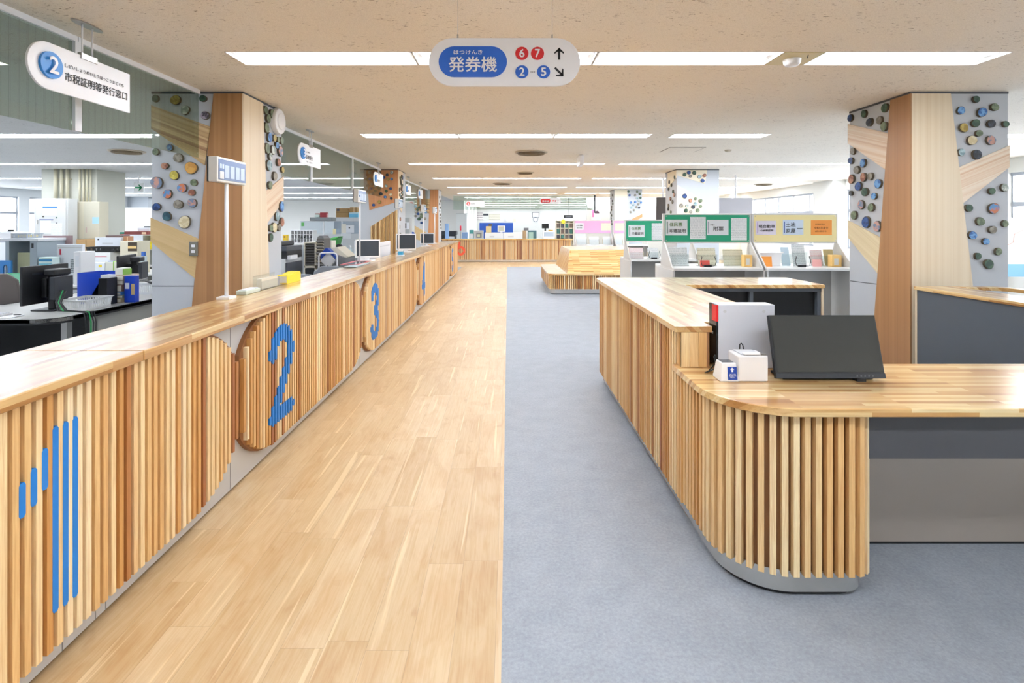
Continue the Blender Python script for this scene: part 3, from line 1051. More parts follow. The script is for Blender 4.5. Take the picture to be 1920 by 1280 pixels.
def slat_panel(parent, ya, yb, left_round, right_round, digit=None, dy=0.0, pitch=0.0405, wd=0.0235):
    pts = []
    if right_round:
        pts += [(min(a, yb), b) for a, b in arc_pts(yb + TRIM - RC, ZC, RC, RC, -90, 90, 28)]
    else:
        pts += [(yb, ZC - RC), (yb, ZC + RC)]
    if left_round:
        pts += [(max(a, ya), b) for a, b in arc_pts(ya - TRIM + RC, ZC, RC, RC, 90, 270, 28)]
    else:
        pts += [(ya, ZC + RC), (ya, ZC - RC)]
    pts = [(a, min(b, 0.943)) for a, b in pts]
    b = MB().prism(pts, -1.554, -1.528, 'x').build('slat_panel', M('backing_brown', '8e5e36', 0.55), parent)
    n = int((yb - ya) / pitch)
    mb, nb = MB(), MB()
    tone = rnd.choice(SLAT_TONES)
    has = False
    for i in range(n):
        yc = ya + (i + 0.5) * pitch
        hh = RC
        for on, dd in ((left_round, yc - ya + TRIM - 0.012), (right_round, yb - yc + TRIM - 0.012)):
            if on and dd < RC:
                hh = min(hh, math.sqrt(max(0.0, (RC - 0.012) ** 2 - (RC - dd) ** 2)) if RC - dd < RC - 0.012 else 0)
        if hh < 0.05:
            continue
        tone = next_tone(tone)
        z0, z1 = ZC - hh, min(ZC + hh, 0.943)
        mb.box(-1.528, -1.503, yc - wd / 2, yc + wd / 2, z0, z1, tone)
        segs = []
        if digit == '1':
            gc = yc + pitch / 2
            k = int(math.floor((gc - 1.668) / pitch + 0.5))
            seg = {0: (.591, .699), 1: (.606, .725), 2: (.638, .771), 3: (.211, .828), 4: (.206, .828), 5: (.205, .830)}.get(k)
            if seg:
                a, c = seg
                has = True
                o2 = [(gc - .0115, a + .008), (gc - .006, a), (gc + .006, a), (gc + .0115, a + .008), (gc + .0115, c - .008), (gc + .006, c), (gc - .006, c), (gc - .0115, c - .008)]
                nb.prism(o2, -1.528, -1.502, 'x')
        elif digit and -0.01 <= yc - dy <= 0.38:
            on0 = None
            for s in range(0, 126):
                zz = s * 0.005
                inside = any(polydist((yc - dy, zz), pa) <= 0.054 for pa in digit_paths(digit))
                if inside and on0 is None:
                    on0 = zz
                if not inside and on0 is not None:
                    segs.append((0.205 + on0, 0.205 + zz))
                    on0 = None
            if on0 is not None:
                segs.append((0.205 + on0, 0.205 + 0.63))
        for a, c in segs:
            has = True
            e = wd / 2 + 0.0015
            o2 = [(yc - e, a + .008), (yc - e + .006, a), (yc + e - .006, a), (yc + e, a + .008), (yc + e, c - .008), (yc + e - .006, c), (yc - e + .006, c), (yc - e, c - .008)]
            nb.prism(o2, -1.527, -1.4995, 'x')
    mb.build('slats', SL, b)
    if has:
        nb.build('numeral', SLATBLUE, b)
    return b


slat_panel(sc, -0.0095, 2.99, False, True, '1')
slat_panel(sc, 3.03, 5.56, True, True, '2', 3.375)
slat_panel(sc, 5.60, 8.88, True, True, '3', 5.86)
slat_panel(sc, 8.94, 14.0, True, True, '4', 9.36)
slat_panel(sc, 14.07, 16.03, True, False, '5', 14.35)

# ------------------------------------------------------------------ ticket desk with the tall counter behind it
TX = block_wood('desk_top_wood', 'x', 0.42, 0.026, DESK_STOPS)
TY = block_wood('counter_top_right', 'y', 0.5, 0.03)
CHAR = M('charcoal_laminate', '4a4a4d', 0.5)
SLATE = M('slate_laminate', '555c64', 0.5)
tk = thing('ticket_counter', 'slatted ticket counter with a low rounded desk joined to a taller U shaped part', 'counter', (1.6, 3.6, 0))
FX, FY, FR = 0.85, 2.085, 0.31


def offset_path(dd):
    """left face, rounded corner, front, small corner at the end of the low desk's pedestal, inset by dd"""
    r = FR - dd
    pts = [(FX + dd, 5.10 - dd)] + [(FX + dd, FY + FR)]
    pts += arc_pts(FX + FR, FY + FR, r, r, 180, 270, 18)[1:]
    r2 = 0.10
    pts += arc_pts(1.49 - dd - r2 + .03, FY + dd + r2, r2, r2, 270, 360, 8)
    pts += [(1.49 - dd + .03, 2.55)]
    return pts


# low desk top
top = [(FX, 2.76), (FX, FY + FR)] + arc_pts(FX + FR, FY + FR, FR, FR, 180, 270, 18)[1:] + [(3.6, FY), (3.6, 2.76)]
MB().prism(top, 0.744, 0.778, 'z').build('desk_top', TX, tk, 0.004)
ped = offset_path(0.075)
MB().prism([q for q in ped if q[1] < 2.70] + [(1.44, 2.70), (ped[0][0], 2.70)], 0.012, 0.744, 'z').build('pedestal', PLY, tk)
# steel kick strip following the plan
def ribbon(path, off_fn, z0, z1, t=0.004):
    mb = MB()
    nrm = []
    for i, q in enumerate(path):
        a, b = path[max(i - 1, 0)], path[min(i + 1, len(path) - 1)]
        dx, dy = b[0] - a[0], b[1] - a[1]
        L = math.hypot(dx, dy) or 1
        nrm.append((dy / L, -dx / L))
    vs = []
    for q, nn in zip(path, nrm):
        vs += [(q[0], q[1], z0), (q[0], q[1], z1), (q[0] + nn[0] * t, q[1] + nn[1] * t, z1), (q[0] + nn[0] * t, q[1] + nn[1] * t, z0)]
    fs = []
    for i in range(len(path) - 1):
        for k in range(4):
            fs.append((4 * i + k, 4 * i + (k + 1) % 4, 4 * i + 4 + (k + 1) % 4, 4 * i + 4 + k))
    mb.add(vs, fs, None, False)
    return mb


def kick_mat():
    m, nt, b = newmat('kick_steel')
    x, y, z = axes(nt)
    b.inputs['Base Color'].default_value = (*rgb('d8d6d2'), 1)
    b.inputs['Metallic'].default_value = 1
    b.inputs['Roughness'].default_value = 0.24
    f = noise(nt, combine(nt, math_node(nt, 'MULTIPLY', x, 2.0), math_node(nt, 'MULTIPLY', y, 2.0), math_node(nt, 'MULTIPLY', z, 300.0)), 1.0, 2)
    bump(nt, b, f, 0.05, 0.002)
    return m


KICK = kick_mat()
kp = offset_path(0.062)
for q_ in ribbon(kp, None, 0.02, 0.105, -0.004),:
    o = q_.build('kick_strip', KICK, tk)
    for pl in o.data.polygons:
        pl.use_smooth = True
    o.data.set_sharp_from_angle(angle=math.radians(40))
ribbon(offset_path(0.080), None, 0.0, 0.022, -0.004).build('shadow_gap', BLACK, tk)  # black ribbon paints the shade below the kick strip


def along(path, step, skip=lambda p: False):
    """points every `step` along a polyline with tangents"""
    out, acc = [], step / 2
    for a, b in zip(path, path[1:]):
        L = math.hypot(b[0] - a[0], b[1] - a[1])
        if L == 0:
            continue
        tx, ty = (b[0] - a[0]) / L, (b[1] - a[1]) / L
        while acc <= L:
            out.append((a[0] + tx * acc, a[1] + ty * acc, tx, ty))
            acc += step
        acc -= L
    return out


def slats_on(path, z0, zf, step=0.044, wd=0.0235, dp=0.026):
    mb = MB()
    tone = rnd.choice(SLAT_TONES)
    for x, y, tx, ty in along(path, step):
        tone = next_tone(tone)
        nx, ny = ty, -tx
        h = wd / 2
        q4 = [(x - tx * h, y - ty * h), (x + tx * h, y + ty * h), (x + tx * h - nx * dp, y + ty * h - ny * dp), (x - tx * h - nx * dp, y - ty * h - ny * dp)]
        mb.prism(q4, z0, zf(x, y), 'z', tone)
    return mb


sp = offset_path(0.035)
low = [(sp[0][0], 2.70)] + sp[1:]
slats_on(low, 0.095, lambda x, y: 0.744).build('slats', SL, tk)
MB().box(1.452, 3.6, 2.15, 2.17, 0.555, 0.744).build('apron', CHAR, tk)
MB().box(1.40, 3.6, 2.50, 2.52, 0.012, 0.744).build('back_panel', M('brushed_panel', 'b9aea2', 0.33, 0.55), tk)
MB().box(1.40, 3.6, 2.505, 2.525, 0.0, 0.012).build('shadow_gap', BLACK, tk)  # black strip paints the shadow line at the panel's foot
MB().box(3.2, 3.6, 2.16, 2.5, 0.0, 0.744).build('end_leg', PLY, tk)
# tall U-shaped counter
rc = 0.10
tall = [(0.84, 2.685), (1.03, 2.685), (1.03, 2.80), (1.505, 2.80), (1.505, 4.52), (2.69, 4.52), (2.69, 5.15), (0.84 + rc, 5.15)] + arc_pts(0.84 + rc, 5.15 - rc, rc, rc, 90, 180, 8)[1:]
MB().prism(tall, 0.955, 0.986, 'z').build('counter_top', TY, tk, 0.003)
MB().prism([(0.915, 2.70), (1.02, 2.70), (1.02, 2.812), (1.48, 2.812), (1.48, 5.09), (0.915, 5.09)], 0.012, 0.955, 'z').build('carcass', PLY, tk)
tl = [(0.875, 5.10), (0.875, 2.70)]
slats_on(tl, 0.095, lambda x, y: 0.955).build('slats', SL, tk)
mb = MB()
for i in range(14):
    a = 0.875 + 0.043 * i
    if rnd.random() < 0.8:
        tone = rnd.choice(SLAT_TONES)
    if i == 3:
        mb.build('end_slats', SL, tk)
        mb = MB()
    y_ = 2.688 if i < 3 else 2.80
    mb.box(a, a + 0.042, y_, y_ + 0.012, 0.7795, 0.955, tone)
mb.build('end_slats', SL, tk)
kb = MB()
kb.box(1.48, 2.668, 4.585, 5.09, 0.012, 0.954)
kb.build('cabinet_back', BLACK, tk)
fb = MB()
fb.box(1.48, 2.67, 4.54, 4.56, 0.925, 0.955)
for xx in (1.49, 2.06, 2.635):
    fb.box(xx, xx + 0.03, 4.54, 4.58, 0.012, 0.925)
fb.box(1.49, 2.665, 4.54, 4.58, 0.012, 0.06)
fb.build('shelf_frame', SLATE, tk)
MB().box(2.668, 2.685, 4.53, 5.10, 0.0, 0.955).build('end_panel', V_CREAM, tk)

# ------------------------------------------------------------------ signs
def arrow(parent, o, right, up, size, ang, mat, name='arrow', thick=0.085):
    """plain arrow mark of three strokes, pointing along `ang` degrees from the right vector"""
    a = math.radians(ang)
    r_, u_ = Vector(right), Vector(up)
    dr, du = r_ * math.cos(a) + u_ * math.sin(a), r_ * -math.sin(a) + u_ * math.cos(a)
    mx = frame_mx(o, dr, du)
    t = size * thick
    mb = MB(mx)
    mb.prism([(-size / 2, -t), (size / 2 - t, -t), (size / 2 - t, t), (-size / 2, t)], 0, 0.002)
    c = size * 0.40
    for s in (1, -1):
        p0, p1 = (size / 2, 0), (size / 2 - c, s * c)
        k = t * 1.42
        mb.prism([(p0[0], p0[1]), (p1[0], p1[1]), (p1[0] - k, p1[1]), (p0[0] - 2 * k, 0)], 0, 0.002)
    return mb.build(name, mat, parent)


def pill_sign(label, xc, y, zc, w, h, main, small, col, circles, arrows, wires=True):
    t = thing('hanging_sign', label, 'sign', (xc, y, zc))
    plate(capsule(w, h), (xc, y + 0.02, zc), RX, UZ, 0.02, 'panel', PANEL_WHITE, t, 0.002)
    bw = w * 0.45
    bx = xc - w / 2 + 0.066 * w + bw / 2
    plate(capsule(bw, h * 0.64), (bx, y, zc), RX, UZ, 0.003, 'name_plate', col, t, 0, 'coloured name plate')
    f = (bx, y - 0.003, zc - h * 0.055)
    text(main, f, RX, UZ, bw * 0.70, h * 0.31, PANEL_WHITE, t, bold=0.012)
    if small:
        text(small, (bx - bw * 0.07, y - 0.003, zc + h * 0.195), RX, UZ, bw * 0.42, h * 0.09, PANEL_WHITE, t, bold=0.008)
    for i, (ch, cm, dx, dz) in enumerate(circles):
        c = plate(circle(h * 0.137), (xc + dx * w, y, zc + dz * h), RX, UZ, 0.003, 'number_disc', cm, t)
        text(ch, (xc + dx * w, y - 0.003, zc + dz * h), RX, UZ, h * 0.10, h * 0.165, PANEL_WHITE, c, 'numeral', 0.02)
    for dx, dz, an in arrows:
        arrow(t, (xc + dx * w, y, zc + dz * h), RX, UZ, h * 0.25, an, INK)
    if wires:
        for dx in (-0.31, 0.315):
            MB().cyl((xc + dx * w, y + 0.01, zc + h / 2 - 0.004), (xc + dx * w, y + 0.01, CEIL), 0.0014, n=6).cyl((xc + dx * w, y + 0.01, zc + h / 2), (xc + dx * w, y + 0.01, zc + h / 2 + 0.02), 0.005, n=8).build('hanging_wire', STEEL, t)
    return t


D_ = 2.7
xs_, zs_ = X(946, D_), Z(116, D_)
t = pill_sign('white rounded sign hanging on wires, with a blue plate, four numbers and two arrows', xs_, D_, zs_, 0.768, 0.243, '発券機', 'はつけんき', BLUE,
              [('6', RED, 0.1145, 0.175), ('7', RED, 0.217, 0.175), ('2', BLUE, 0.1145, -0.21), ('5', BLUE, 0.257, -0.21)], [(0.36, 0.17, 90), (0.36, -0.21, -45)])
mb = MB(frame_mx((xs_, D_, zs_ - 0.21 * 0.243), RX, UZ))
for i in (-1, 0, 1):
    mb.prism([(a + 0.186 * 0.768 + i * 0.009, b) for a, b in circle(0.0022, 8)], 0, 0.002)
mb.build('dots', INK, t)
t = pill_sign('small far white rounded sign with a red plate, two red numbers and an arrow', X(1031.5, 18.8), 18.8, 2.318, 0.77, 0.215, '発券機', None, RED,
              [('6', RED, 0.14, 0), ('7', RED, 0.25, 0)], [(0.37, 0, 90)])


def flag_sign(label, ya, yb, num, main, small, third=None, xs=-2.5):
    """white sign parallel to the counter: round at the near end, square at the far end"""
    zc, h = 2.357, 0.255
    w = yb - ya
    t = thing('hanging_sign', label, 'sign', (xs, (ya + yb) / 2, zc))
    plate(capsule(w, h, left=True, right=False), (xs, (ya + yb) / 2, zc), RY, UZ, 0.014, 'panel', PANEL_WHITE, t, 0.002)
    yd = ya + 0.135
    xf = xs + 0.014
    d = plate(circle(0.072), (xf, yd, zc + 0.005), RY, UZ, 0.014, 'number_disc', M('disc_blue', '2f8ad6', 0.4), t)
    text(num, (xf + 0.014, yd, zc + 0.005), RY, UZ, 0.058, 0.088, PANEL_WHITE, d, 'numeral', 0.015, 0.012)
    y0 = ya + 0.232
    wm = min(yb - y0 - 0.03, 0.059 * len(main))
    text(main, (xf, y0 + wm / 2, zc - 0.027), RY, UZ, wm, 0.052, INK, t, bold=0.008)
    if small:
        ws = min(wm * 0.93, 0.027 * len(small))
        text(small, (xf, y0 + ws / 2 + 0.002, zc + 0.036), RY, UZ, ws, 0.021, INK, t, bold=0.005)
    if third:
        text(third, (xf, y0 + 0.11, zc - 0.085), RY, UZ, 0.22, 0.02, INK, t)
    ym = (ya + yb) / 2 + 0.03
    e = MB()
    e.prism([(xs + 0.005 + 0.035 * math.cos(2 * math.pi * i / 20), ym + 0.115 * math.sin(2 * math.pi * i / 20)) for i in range(20)], CEIL - 0.008, CEIL - 0.0005)
    e.build('ceiling_plate', STEEL, t)
    for s in (-0.038, 0.038):
        MB().cyl((xs + 0.005, ym + s, zc + h / 2 + 0.015), (xs + 0.005, ym + s, CEIL - 0.006), 0.005, n=8).build('rod', WHITE, t)
    MB().box(xs - 0.004, xs + 0.02, ym - 0.062, ym + 0.062, zc + h / 2 - 0.02, zc + h / 2 + 0.016).build('bracket', STEEL, t, 0.002)


flag_sign('nearest white hanging sign with a blue number 2 disc above the long counter', 2.76, 3.51, '2', '市税証明等発行窓口', 'しぜいしょうめいとうはっこうまどぐち')
flag_sign('white hanging sign with a blue number 3 disc, in front of a glass barrier post', 6.33, 7.08, '3', '証明受付', 'しょうめい', '戸籍・住民票')
flag_sign('white hanging sign in front of the orange crown of the middle office side pillar', 9.9, 10.65, '3', '証明交付', None)
flag_sign('white hanging sign just beyond the middle office side pillar, third from the far end', 12.98, 13.7, '4', '届出受付', None)
flag_sign('farthest white hanging sign along the counter, in front of the last pillar', 14.85, 15.6, '5', '届出交付', None)
# far sign over the far counter
t = thing('hanging_sign', 'far white sign with a red number disc, hanging over the far counter', 'sign', (X(890.5, 21.4), 21.4, 2.318))
xc, zc, w, h = X(890.5, 21.4), 2.318, 0.76, 0.235
plate(capsule(w, h, left=True, right=False), (xc, 21.41, zc), RX, UZ, 0.014, 'panel', PANEL_WHITE, t)
d = plate(circle(0.075), (xc - w / 2 + 0.118, 21.396, zc), RX, UZ, 0.012, 'number_disc', M('disc_red', 'd8483c', 0.4), t)
text('6', (xc - w / 2 + 0.118, 21.384, zc), RX, UZ, 0.06, 0.09, PANEL_WHITE, d, 'numeral', 0.02)
text('福 祉', (xc - w / 2 + 0.3, 21.396, zc), RX, UZ, 0.16, 0.06, INK, t)
for s in (-0.3, 0.1):
    MB().cyl((xc + s, 21.403, zc + h / 2 - 0.003), (xc + s, 21.403, CEIL), 0.005, n=6).build('rod', WHITE, t)

# green arrow exit sign in the office and edge-on sign in the lobby
t = thing('exit_sign', 'small white exit sign with a green arrow hanging in the office', 'sign', (X(260, 13), 13, 2.3))
xc, zc = X(260, 13), 2.39
MB().box(xc - 0.12, xc + 0.12, 13.0, 13.03, zc - 0.11, zc + 0.11).build('panel', PANEL_WHITE, t, 0.004)
arrow(t, (xc, 13.0, zc), RX, UZ, 0.18, 0, M('exit_green', '049a62', 0.4), 'arrow', 0.11)
MB().box(xc - 0.01, xc + 0.01, 13.005, 13.025, zc + 0.10, CEIL).build('hanger', WHITE, t)
t = thing('exit_sign', 'white exit sign seen edge on, hanging from the lobby ceiling', 'sign', (X(1091, 9.0), 9.0, 2.55))
xc = X(1091, 9.0)
MB().box(xc - 0.035, xc + 0.035, 9.0, 9.36, 2.50, 2.66).build('panel', PANEL_WHITE, t, 0.006)
MB().box(xc - 0.03, xc + 0.03, 9.05, 9.31, 2.655, CEIL).build('mount', WHITE, t)

# ------------------------------------------------------------------ ceiling devices
def diffuser(px, py, label, r=0.27):
    d = 1180 / (420 - py)
    xc = X(px, d)
    t = thing('air_vent', label, 'air vent', (xc, d, CEIL))
    c = (xc, d, CEIL)
    MB().lathe([(r, -0.001), (r, -0.012), (r * 0.86, -0.02), (r * 0.84, -0.004)], c, 32).build('rim', M('vent_beige', 'cdbfa8', 0.5), t)
    for q in (0.74, 0.52, 0.3):
        MB().lathe([(r * q, -0.004), (r * (q + 0.08), -0.035), (r * (q + 0.07), -0.038), (r * (q - 0.02), -0.005)], c, 28).build('vane', M('vent_brown', '8d7b60', 0.5), t)
    MB().lathe([(0.001, -0.0025), (r * 0.85, -0.002)], c, 24).build('throat', BLACK, t)


diffuser(996, 285, 'round beige ceiling air diffuser with concentric rings over the lobby')
diffuser(238, 283, 'round dark air diffuser in the office ceiling behind the nearest pillar', 0.26)
diffuser(985, 323, 'small far round air diffuser over the middle of the lobby', 0.2)
diffuser(942, 343.5, 'distant round air diffuser over the far end of the aisle', 0.28)
diffuser(1432, 345, 'round air diffuser in the ceiling between green board pillar and ticket desk pillar', 0.27)
t = thing('access_hatch', 'square ceiling access hatch outlined by a dark joint', 'hatch', (2.76, 8.45, CEIL))
MB().box(2.50, 3.03, 8.2, 8.72, CEIL - 0.006, CEIL - 0.0005).build('cover', CEIL_L, t)
mb = MB()
for a in ((2.485, 2.50, 8.185, 8.735), (3.03, 3.045, 8.185, 8.735), (2.50, 3.03, 8.185, 8.2), (2.50, 3.03, 8.72, 8.735)):
    mb.box(*a, CEIL - 0.004, CEIL - 0.0005)
mb.build('frame', M('vent_brown', '8d7b60', 0.5), t)
t = thing('smoke_detector', 'white round smoke detector on a cream plate between two front row lights', 'smoke detector', (2.03, 3.81, CEIL))
MB().box(1.905, 2.175, 3.66, 3.94, CEIL - 0.006, CEIL - 0.0005).build('mounting_plate', M('cream_plate', 'ddd0a4', 0.5), t)
MB().lathe([(0.001, -0.05), (0.04, -0.05), (0.055, -0.035), (0.06, -0.006)], (2.03, 3.81, CEIL), 24).build('detector_body', WHITE, t)
MB().cyl((2.08, 3.7, CEIL - 0.03), (2.085, 3.7, CEIL - 0.005), 0.003, n=6).build('test_pin', BLACK, t)
t = thing('smoke_detector', 'small beige round detector on the lobby ceiling right of the access hatch', 'smoke detector', (X(1365, 8.5), 8.5, CEIL))
MB().lathe([(0.001, -0.03), (0.03, -0.03), (0.05, -0.012), (0.055, -0.0005)], (X(1365, 8.5), 8.5, CEIL), 20).build('detector_body', M('vent_beige', 'cdbfa8', 0.5), t)

# alarm speaker on the first pillar
t = thing('wall_speaker', 'large round white speaker on the corridor side of the nearest office side pillar', 'speaker', (-2.31, 5.42, 2.54))
MB(frame_mx((PL1 - 0.0, 5.42, 2.54), RY, UZ)).cyl((0, 0, 0.001), (0, 0, 0.055), 0.135, 0.125, n=36).build('speaker_body', WHITE, t, 0.008)
MB(frame_mx((PL1, 5.42, 2.54), RY, UZ)).cyl((0, 0, 0.05), (0, 0, 0.064), 0.085, 0.08, n=28).build('speaker_cap', PANEL_WHITE, t, 0.004)

# ------------------------------------------------------------------ call displays on poles
SCR = M('display_face', '64779a', 0.15, spec=0.6)
SEG = M('display_window', 'aebccf', 0.3)
def call_display(y, label):
    t = thing('call_display', label, 'display', (-1.93, y, 0.986), 'queue number displays on poles')
    MB().box(-1.975, -1.885, y - 0.05, y + 0.05, 0.986, 1.006).build('base', WHITE, t, 0.004)
    MB().cyl((-1.93, y, 1.0), (-1.93, y, 1.785), 0.0125, n=12).build('pole', WHITE, t)
    MB().box(-1.962, -1.90, y - 0.17, y + 0.21, 1.78, 1.945).build('housing', M('display_housing', 'e4e3de', 0.4), t, 0.006)
    MB().box(-1.970, -1.962, y - 0.17, y + 0.21, 1.78, 1.945).build('back_cover', DARK, t)
    f = MB().box(-1.9, -1.896, y - 0.158, y + 0.198, 1.795, 1.93).build('screen', SCR, t)
    for i in range(4):
        a = y - 0.085 + i * 0.07
        MB().box(-1.896, -1.8945, a, a + 0.055, 1.81, 1.895).build('number_window', SEG, f)
    for i in range(2):
        MB().box(-1.896, -1.8945, y - 0.148 + i * 0.03, y - 0.126 + i * 0.03, 1.87, 1.90).build('number_window', SEG, f)
    MB().box(-1.896, -1.893, y - 0.15, y - 0.1, 1.80, 1.85).build('speaker_grille', M('grille_grey', 'c8c8c6', 0.5), f)


for y, lb in ((3.66, 'call number display on a white pole in front of the nearest pillar'), (6.95, 'call number display on a pole, second along the counter, before the orange crowned pillar'),
              (9.45, 'call number display on a pole, third along the counter, by the middle pillar'),
              (12.2, 'call number display on a pole, fourth along the counter, before the last pillar'), (14.1, 'farthest call number display on a pole along the counter')):
    call_display(y, lb)

# ------------------------------------------------------------------ things on the ticket desk
ZD = 0.7788
t = thing('ticket_machine', 'upright white ticket machine with a black front and red stripe on the low desk', 'ticket machine', (1.18, 2.74, ZD))
xa, xb, ya, yb = 1.040, 1.335, 2.665, 2.757
MB().box(xa + 0.012, xb, ya, yb, ZD, ZD + 0.318).build('case', M('machine_white', 'd9dde6', 0.4), t, 0.004)
MB().prism([(xa + 0.004, ZD + 0.02), (xa + 0.012, ZD), (xa + 0.012, ZD + 0.318), (xa, ZD + 0.318)], ya, yb, 'y').build('front_panel', M('gloss_black', '1d1b1a', 0.12), t)
MB().box(xa - 0.001, xa + 0.012, ya - 0.001, ya + 0.05, ZD + 0.235, ZD + 0.316).build('stripe', RED, t)
MB().box(xa + 0.001, xa + 0.006, yb - 0.05, yb - 0.01, ZD + 0.165, ZD + 0.178).build('badge', WHITE, t)
for q in (xa + 0.045, xb - 0.055):
    MB().lathe([(0.001, 0), (0.008, 0)], (0, 0, 0), 12)
    MB().cyl((q, ya - 0.001, ZD + 0.285), (q, ya + 0.003, ZD + 0.285), 0.008, n=16).build('screw_cap', GREY, t)
t = thing('ticket_printer', 'small white box printer with a clear lid on the low desk', 'printer', (1.125, 2.5, ZD))
MB().box(1.057, 1.192, 2.44, 2.56, ZD, ZD + 0.118).build('case', WHITE, t, 0.006)
MB().box(1.075, 1.165, 2.46, 2.55, ZD + 0.118, ZD + 0.124).build('lid', GREY, t, 0.002)
MB().box(1.085, 1.16, 2.445, 2.475, ZD + 0.121, ZD + 0.128).build('paper_slot', WHITE, t, 0.002)
MB().box(1.165, 1.188, 2.45, 2.475, ZD + 0.116, ZD + 0.124).build('latch', STEEL, t)
MB().tube([(1.115, 2.565, ZD + 0.118), (1.117, 2.567, ZD + 0.142), (1.124, 2.567, ZD + 0.148), (1.131, 2.567, ZD + 0.140), (1.135, 2.565, ZD + 0.115)], 0.0028).build('cable', BLACK, t)
t = thing('code_reader_stand', 'little white tapered reader stand with a blue label beside the white printer', 'reader', (1.02, 2.47, ZD))
b0, b1 = [(0.972, 2.44), (1.060, 2.44), (1.050, 2.54), (0.975, 2.54)], [(0.984, 2.455), (1.052, 2.455), (1.04, 2.525), (0.985, 2.525)]
MB().add([(*p, ZD) for p in b0] + [(*p, ZD + 0.082) for p in b1], [(3, 2, 1, 0), (4, 5, 6, 7), (0, 1, 5, 4), (1, 2, 6, 5), (2, 3, 7, 6), (3, 0, 4, 7)]).build('case', WHITE, t, 0.004)
MB().box(0.992, 1.045, 2.465, 2.515, ZD + 0.081, ZD + 0.0835).build('glass_top', M('glass_dark', '50545c', 0.1), t)
nrm_u = (0, 0.015, 0.082)
lb = plate(rect(0.042, 0.058), (1.030, 2.4458, ZD + 0.037), RX, nrm_u, 0.0015, 'label', M('label_blue', '123fa0', 0.4), t)
plate([(-0.004, -0.01), (0.004, -0.01), (0.004, 0.0), (0.009, 0.0), (0, 0.01), (-0.009, 0.0), (-0.004, 0.0)], (1.030, 2.4474, ZD + 0.053), RX, nrm_u, 0.001, 'arrow', PANEL_WHITE, lb)
text('QRコードを\n読み取らせて\nください。', (1.030, 2.4424, ZD + 0.026), RX, nrm_u, 0.032, 0.020, PANEL_WHITE, lb, bold=0.01, depth=0.0005)
t = thing('reader_cable', 'short black cable lying behind the small reader stand', 'cable', (0.96, 2.55, ZD))
MB().tube([(0.995, 2.545, ZD + 0.05), (0.99, 2.56, ZD + 0.085), (1.0, 2.575, ZD + 0.09), (1.005, 2.58, ZD + 0.05), (0.98, 2.60, ZD + 0.006), (0.955, 2.58, ZD + 0.004), (0.96, 2.56, ZD + 0.012), (0.985, 2.545, ZD + 0.03)], 0.003).build('cable', BLACK, t)
# touch monitor leaning back
t = thing('touch_monitor', 'large black touch monitor tilted back on the low desk', 'monitor', (1.485, 2.5, ZD))
tilt = Vector((0, 0.075, 0.280)).normalized()
o_ = Vector((1.4855, 2.45, ZD + 0.012)) + tilt * 0.144
plate(rect(0.502, 0.288), o_, RX, tilt, -0.022, 'screen_housing', BLACK, t, 0.002)
scr_m = M('screen_glass', '383a39', 0.03, spec=1.0)  # lightened grey carries the reflected ceiling in its base colour
plate(rect(0.488, 0.254), o_ + tilt * 0.012, RX, tilt, 0.0015, 'screen', scr_m, t)
plate(rect(0.502, 0.022), o_ - tilt * 0.132, RX, tilt, 0.003, 'bezel', DARK, t)
for i in range(5):
    plate(rect(0.006, 0.002), o_ - tilt * 0.132 + Vector((0.12 + 0.018 * i, -0.0035, 0)), RX, tilt, 0.001, 'button_mark', GREY, t)
MB().box(1.28, 1.70, 2.48, 2.60, ZD, ZD + 0.012).build('foot', BLACK, t, 0.003)
MB().box(1.43, 1.54, 2.54, 2.58, ZD + 0.008, ZD + 0.16).build('support', BLACK, t)
MB().box(1.60, 1.64, 2.44, 2.49, ZD, ZD + 0.014).build('front_stop', BLACK, t)
t = thing('monitor_cable', 'tangle of black cable between the white printer and black monitor', 'cable', (1.21, 2.52, ZD))
rq = random.Random(5)
pts = [(1.205 + 0.018 * math.sin(i * 1.9), 2.53 + 0.02 * math.cos(i * 1.3), ZD + 0.006 + 0.075 * abs(math.sin(i * 0.55))) for i in range(22)]
MB().tube(pts, 0.003).build('cable', BLACK, t)

# low charcoal partition with a wood cap beside the big pillar
t = thing('consultation_booth', 'charcoal panelled low booth with a wood cap, beside the ticket desk pillar', 'partition', (3.6, 3.9, 0))
MB().box(3.455, 3.475, 2.95, 4.50, 0.0, 0.945).build('side_panel', SLATE, t)
MB().box(3.452, 3.478, 4.50, 4.52, 0.0, 0.945).build('edge_strip', V_CREAM, t)
cap = [(3.44, 2.95), (3.44, 4.52), (4.02, 4.52)] + arc_pts(4.02, 4.34, 0.18, 0.18, 90, 0, 8)[1:] + [(4.20, 4.12), (4.12, 4.12), (4.12, 4.32)] + arc_pts(4.00, 4.32, 0.12, 0.12, 0, 90, 6)[1:] + [(3.76, 4.44), (3.76, 2.95)]
MB().prism(cap, 0.945, 0.975, 'z').build('wood_cap', block_wood('booth_cap_wood', 'y', 0.5, 0.03), t, 0.003)
MB().box(3.72, 3.74, 2.95, 4.44, 0, 0.945).box(3.475, 4.0, 4.46, 4.48, 0, 0.945).build('inner_panel', SLATE, t)

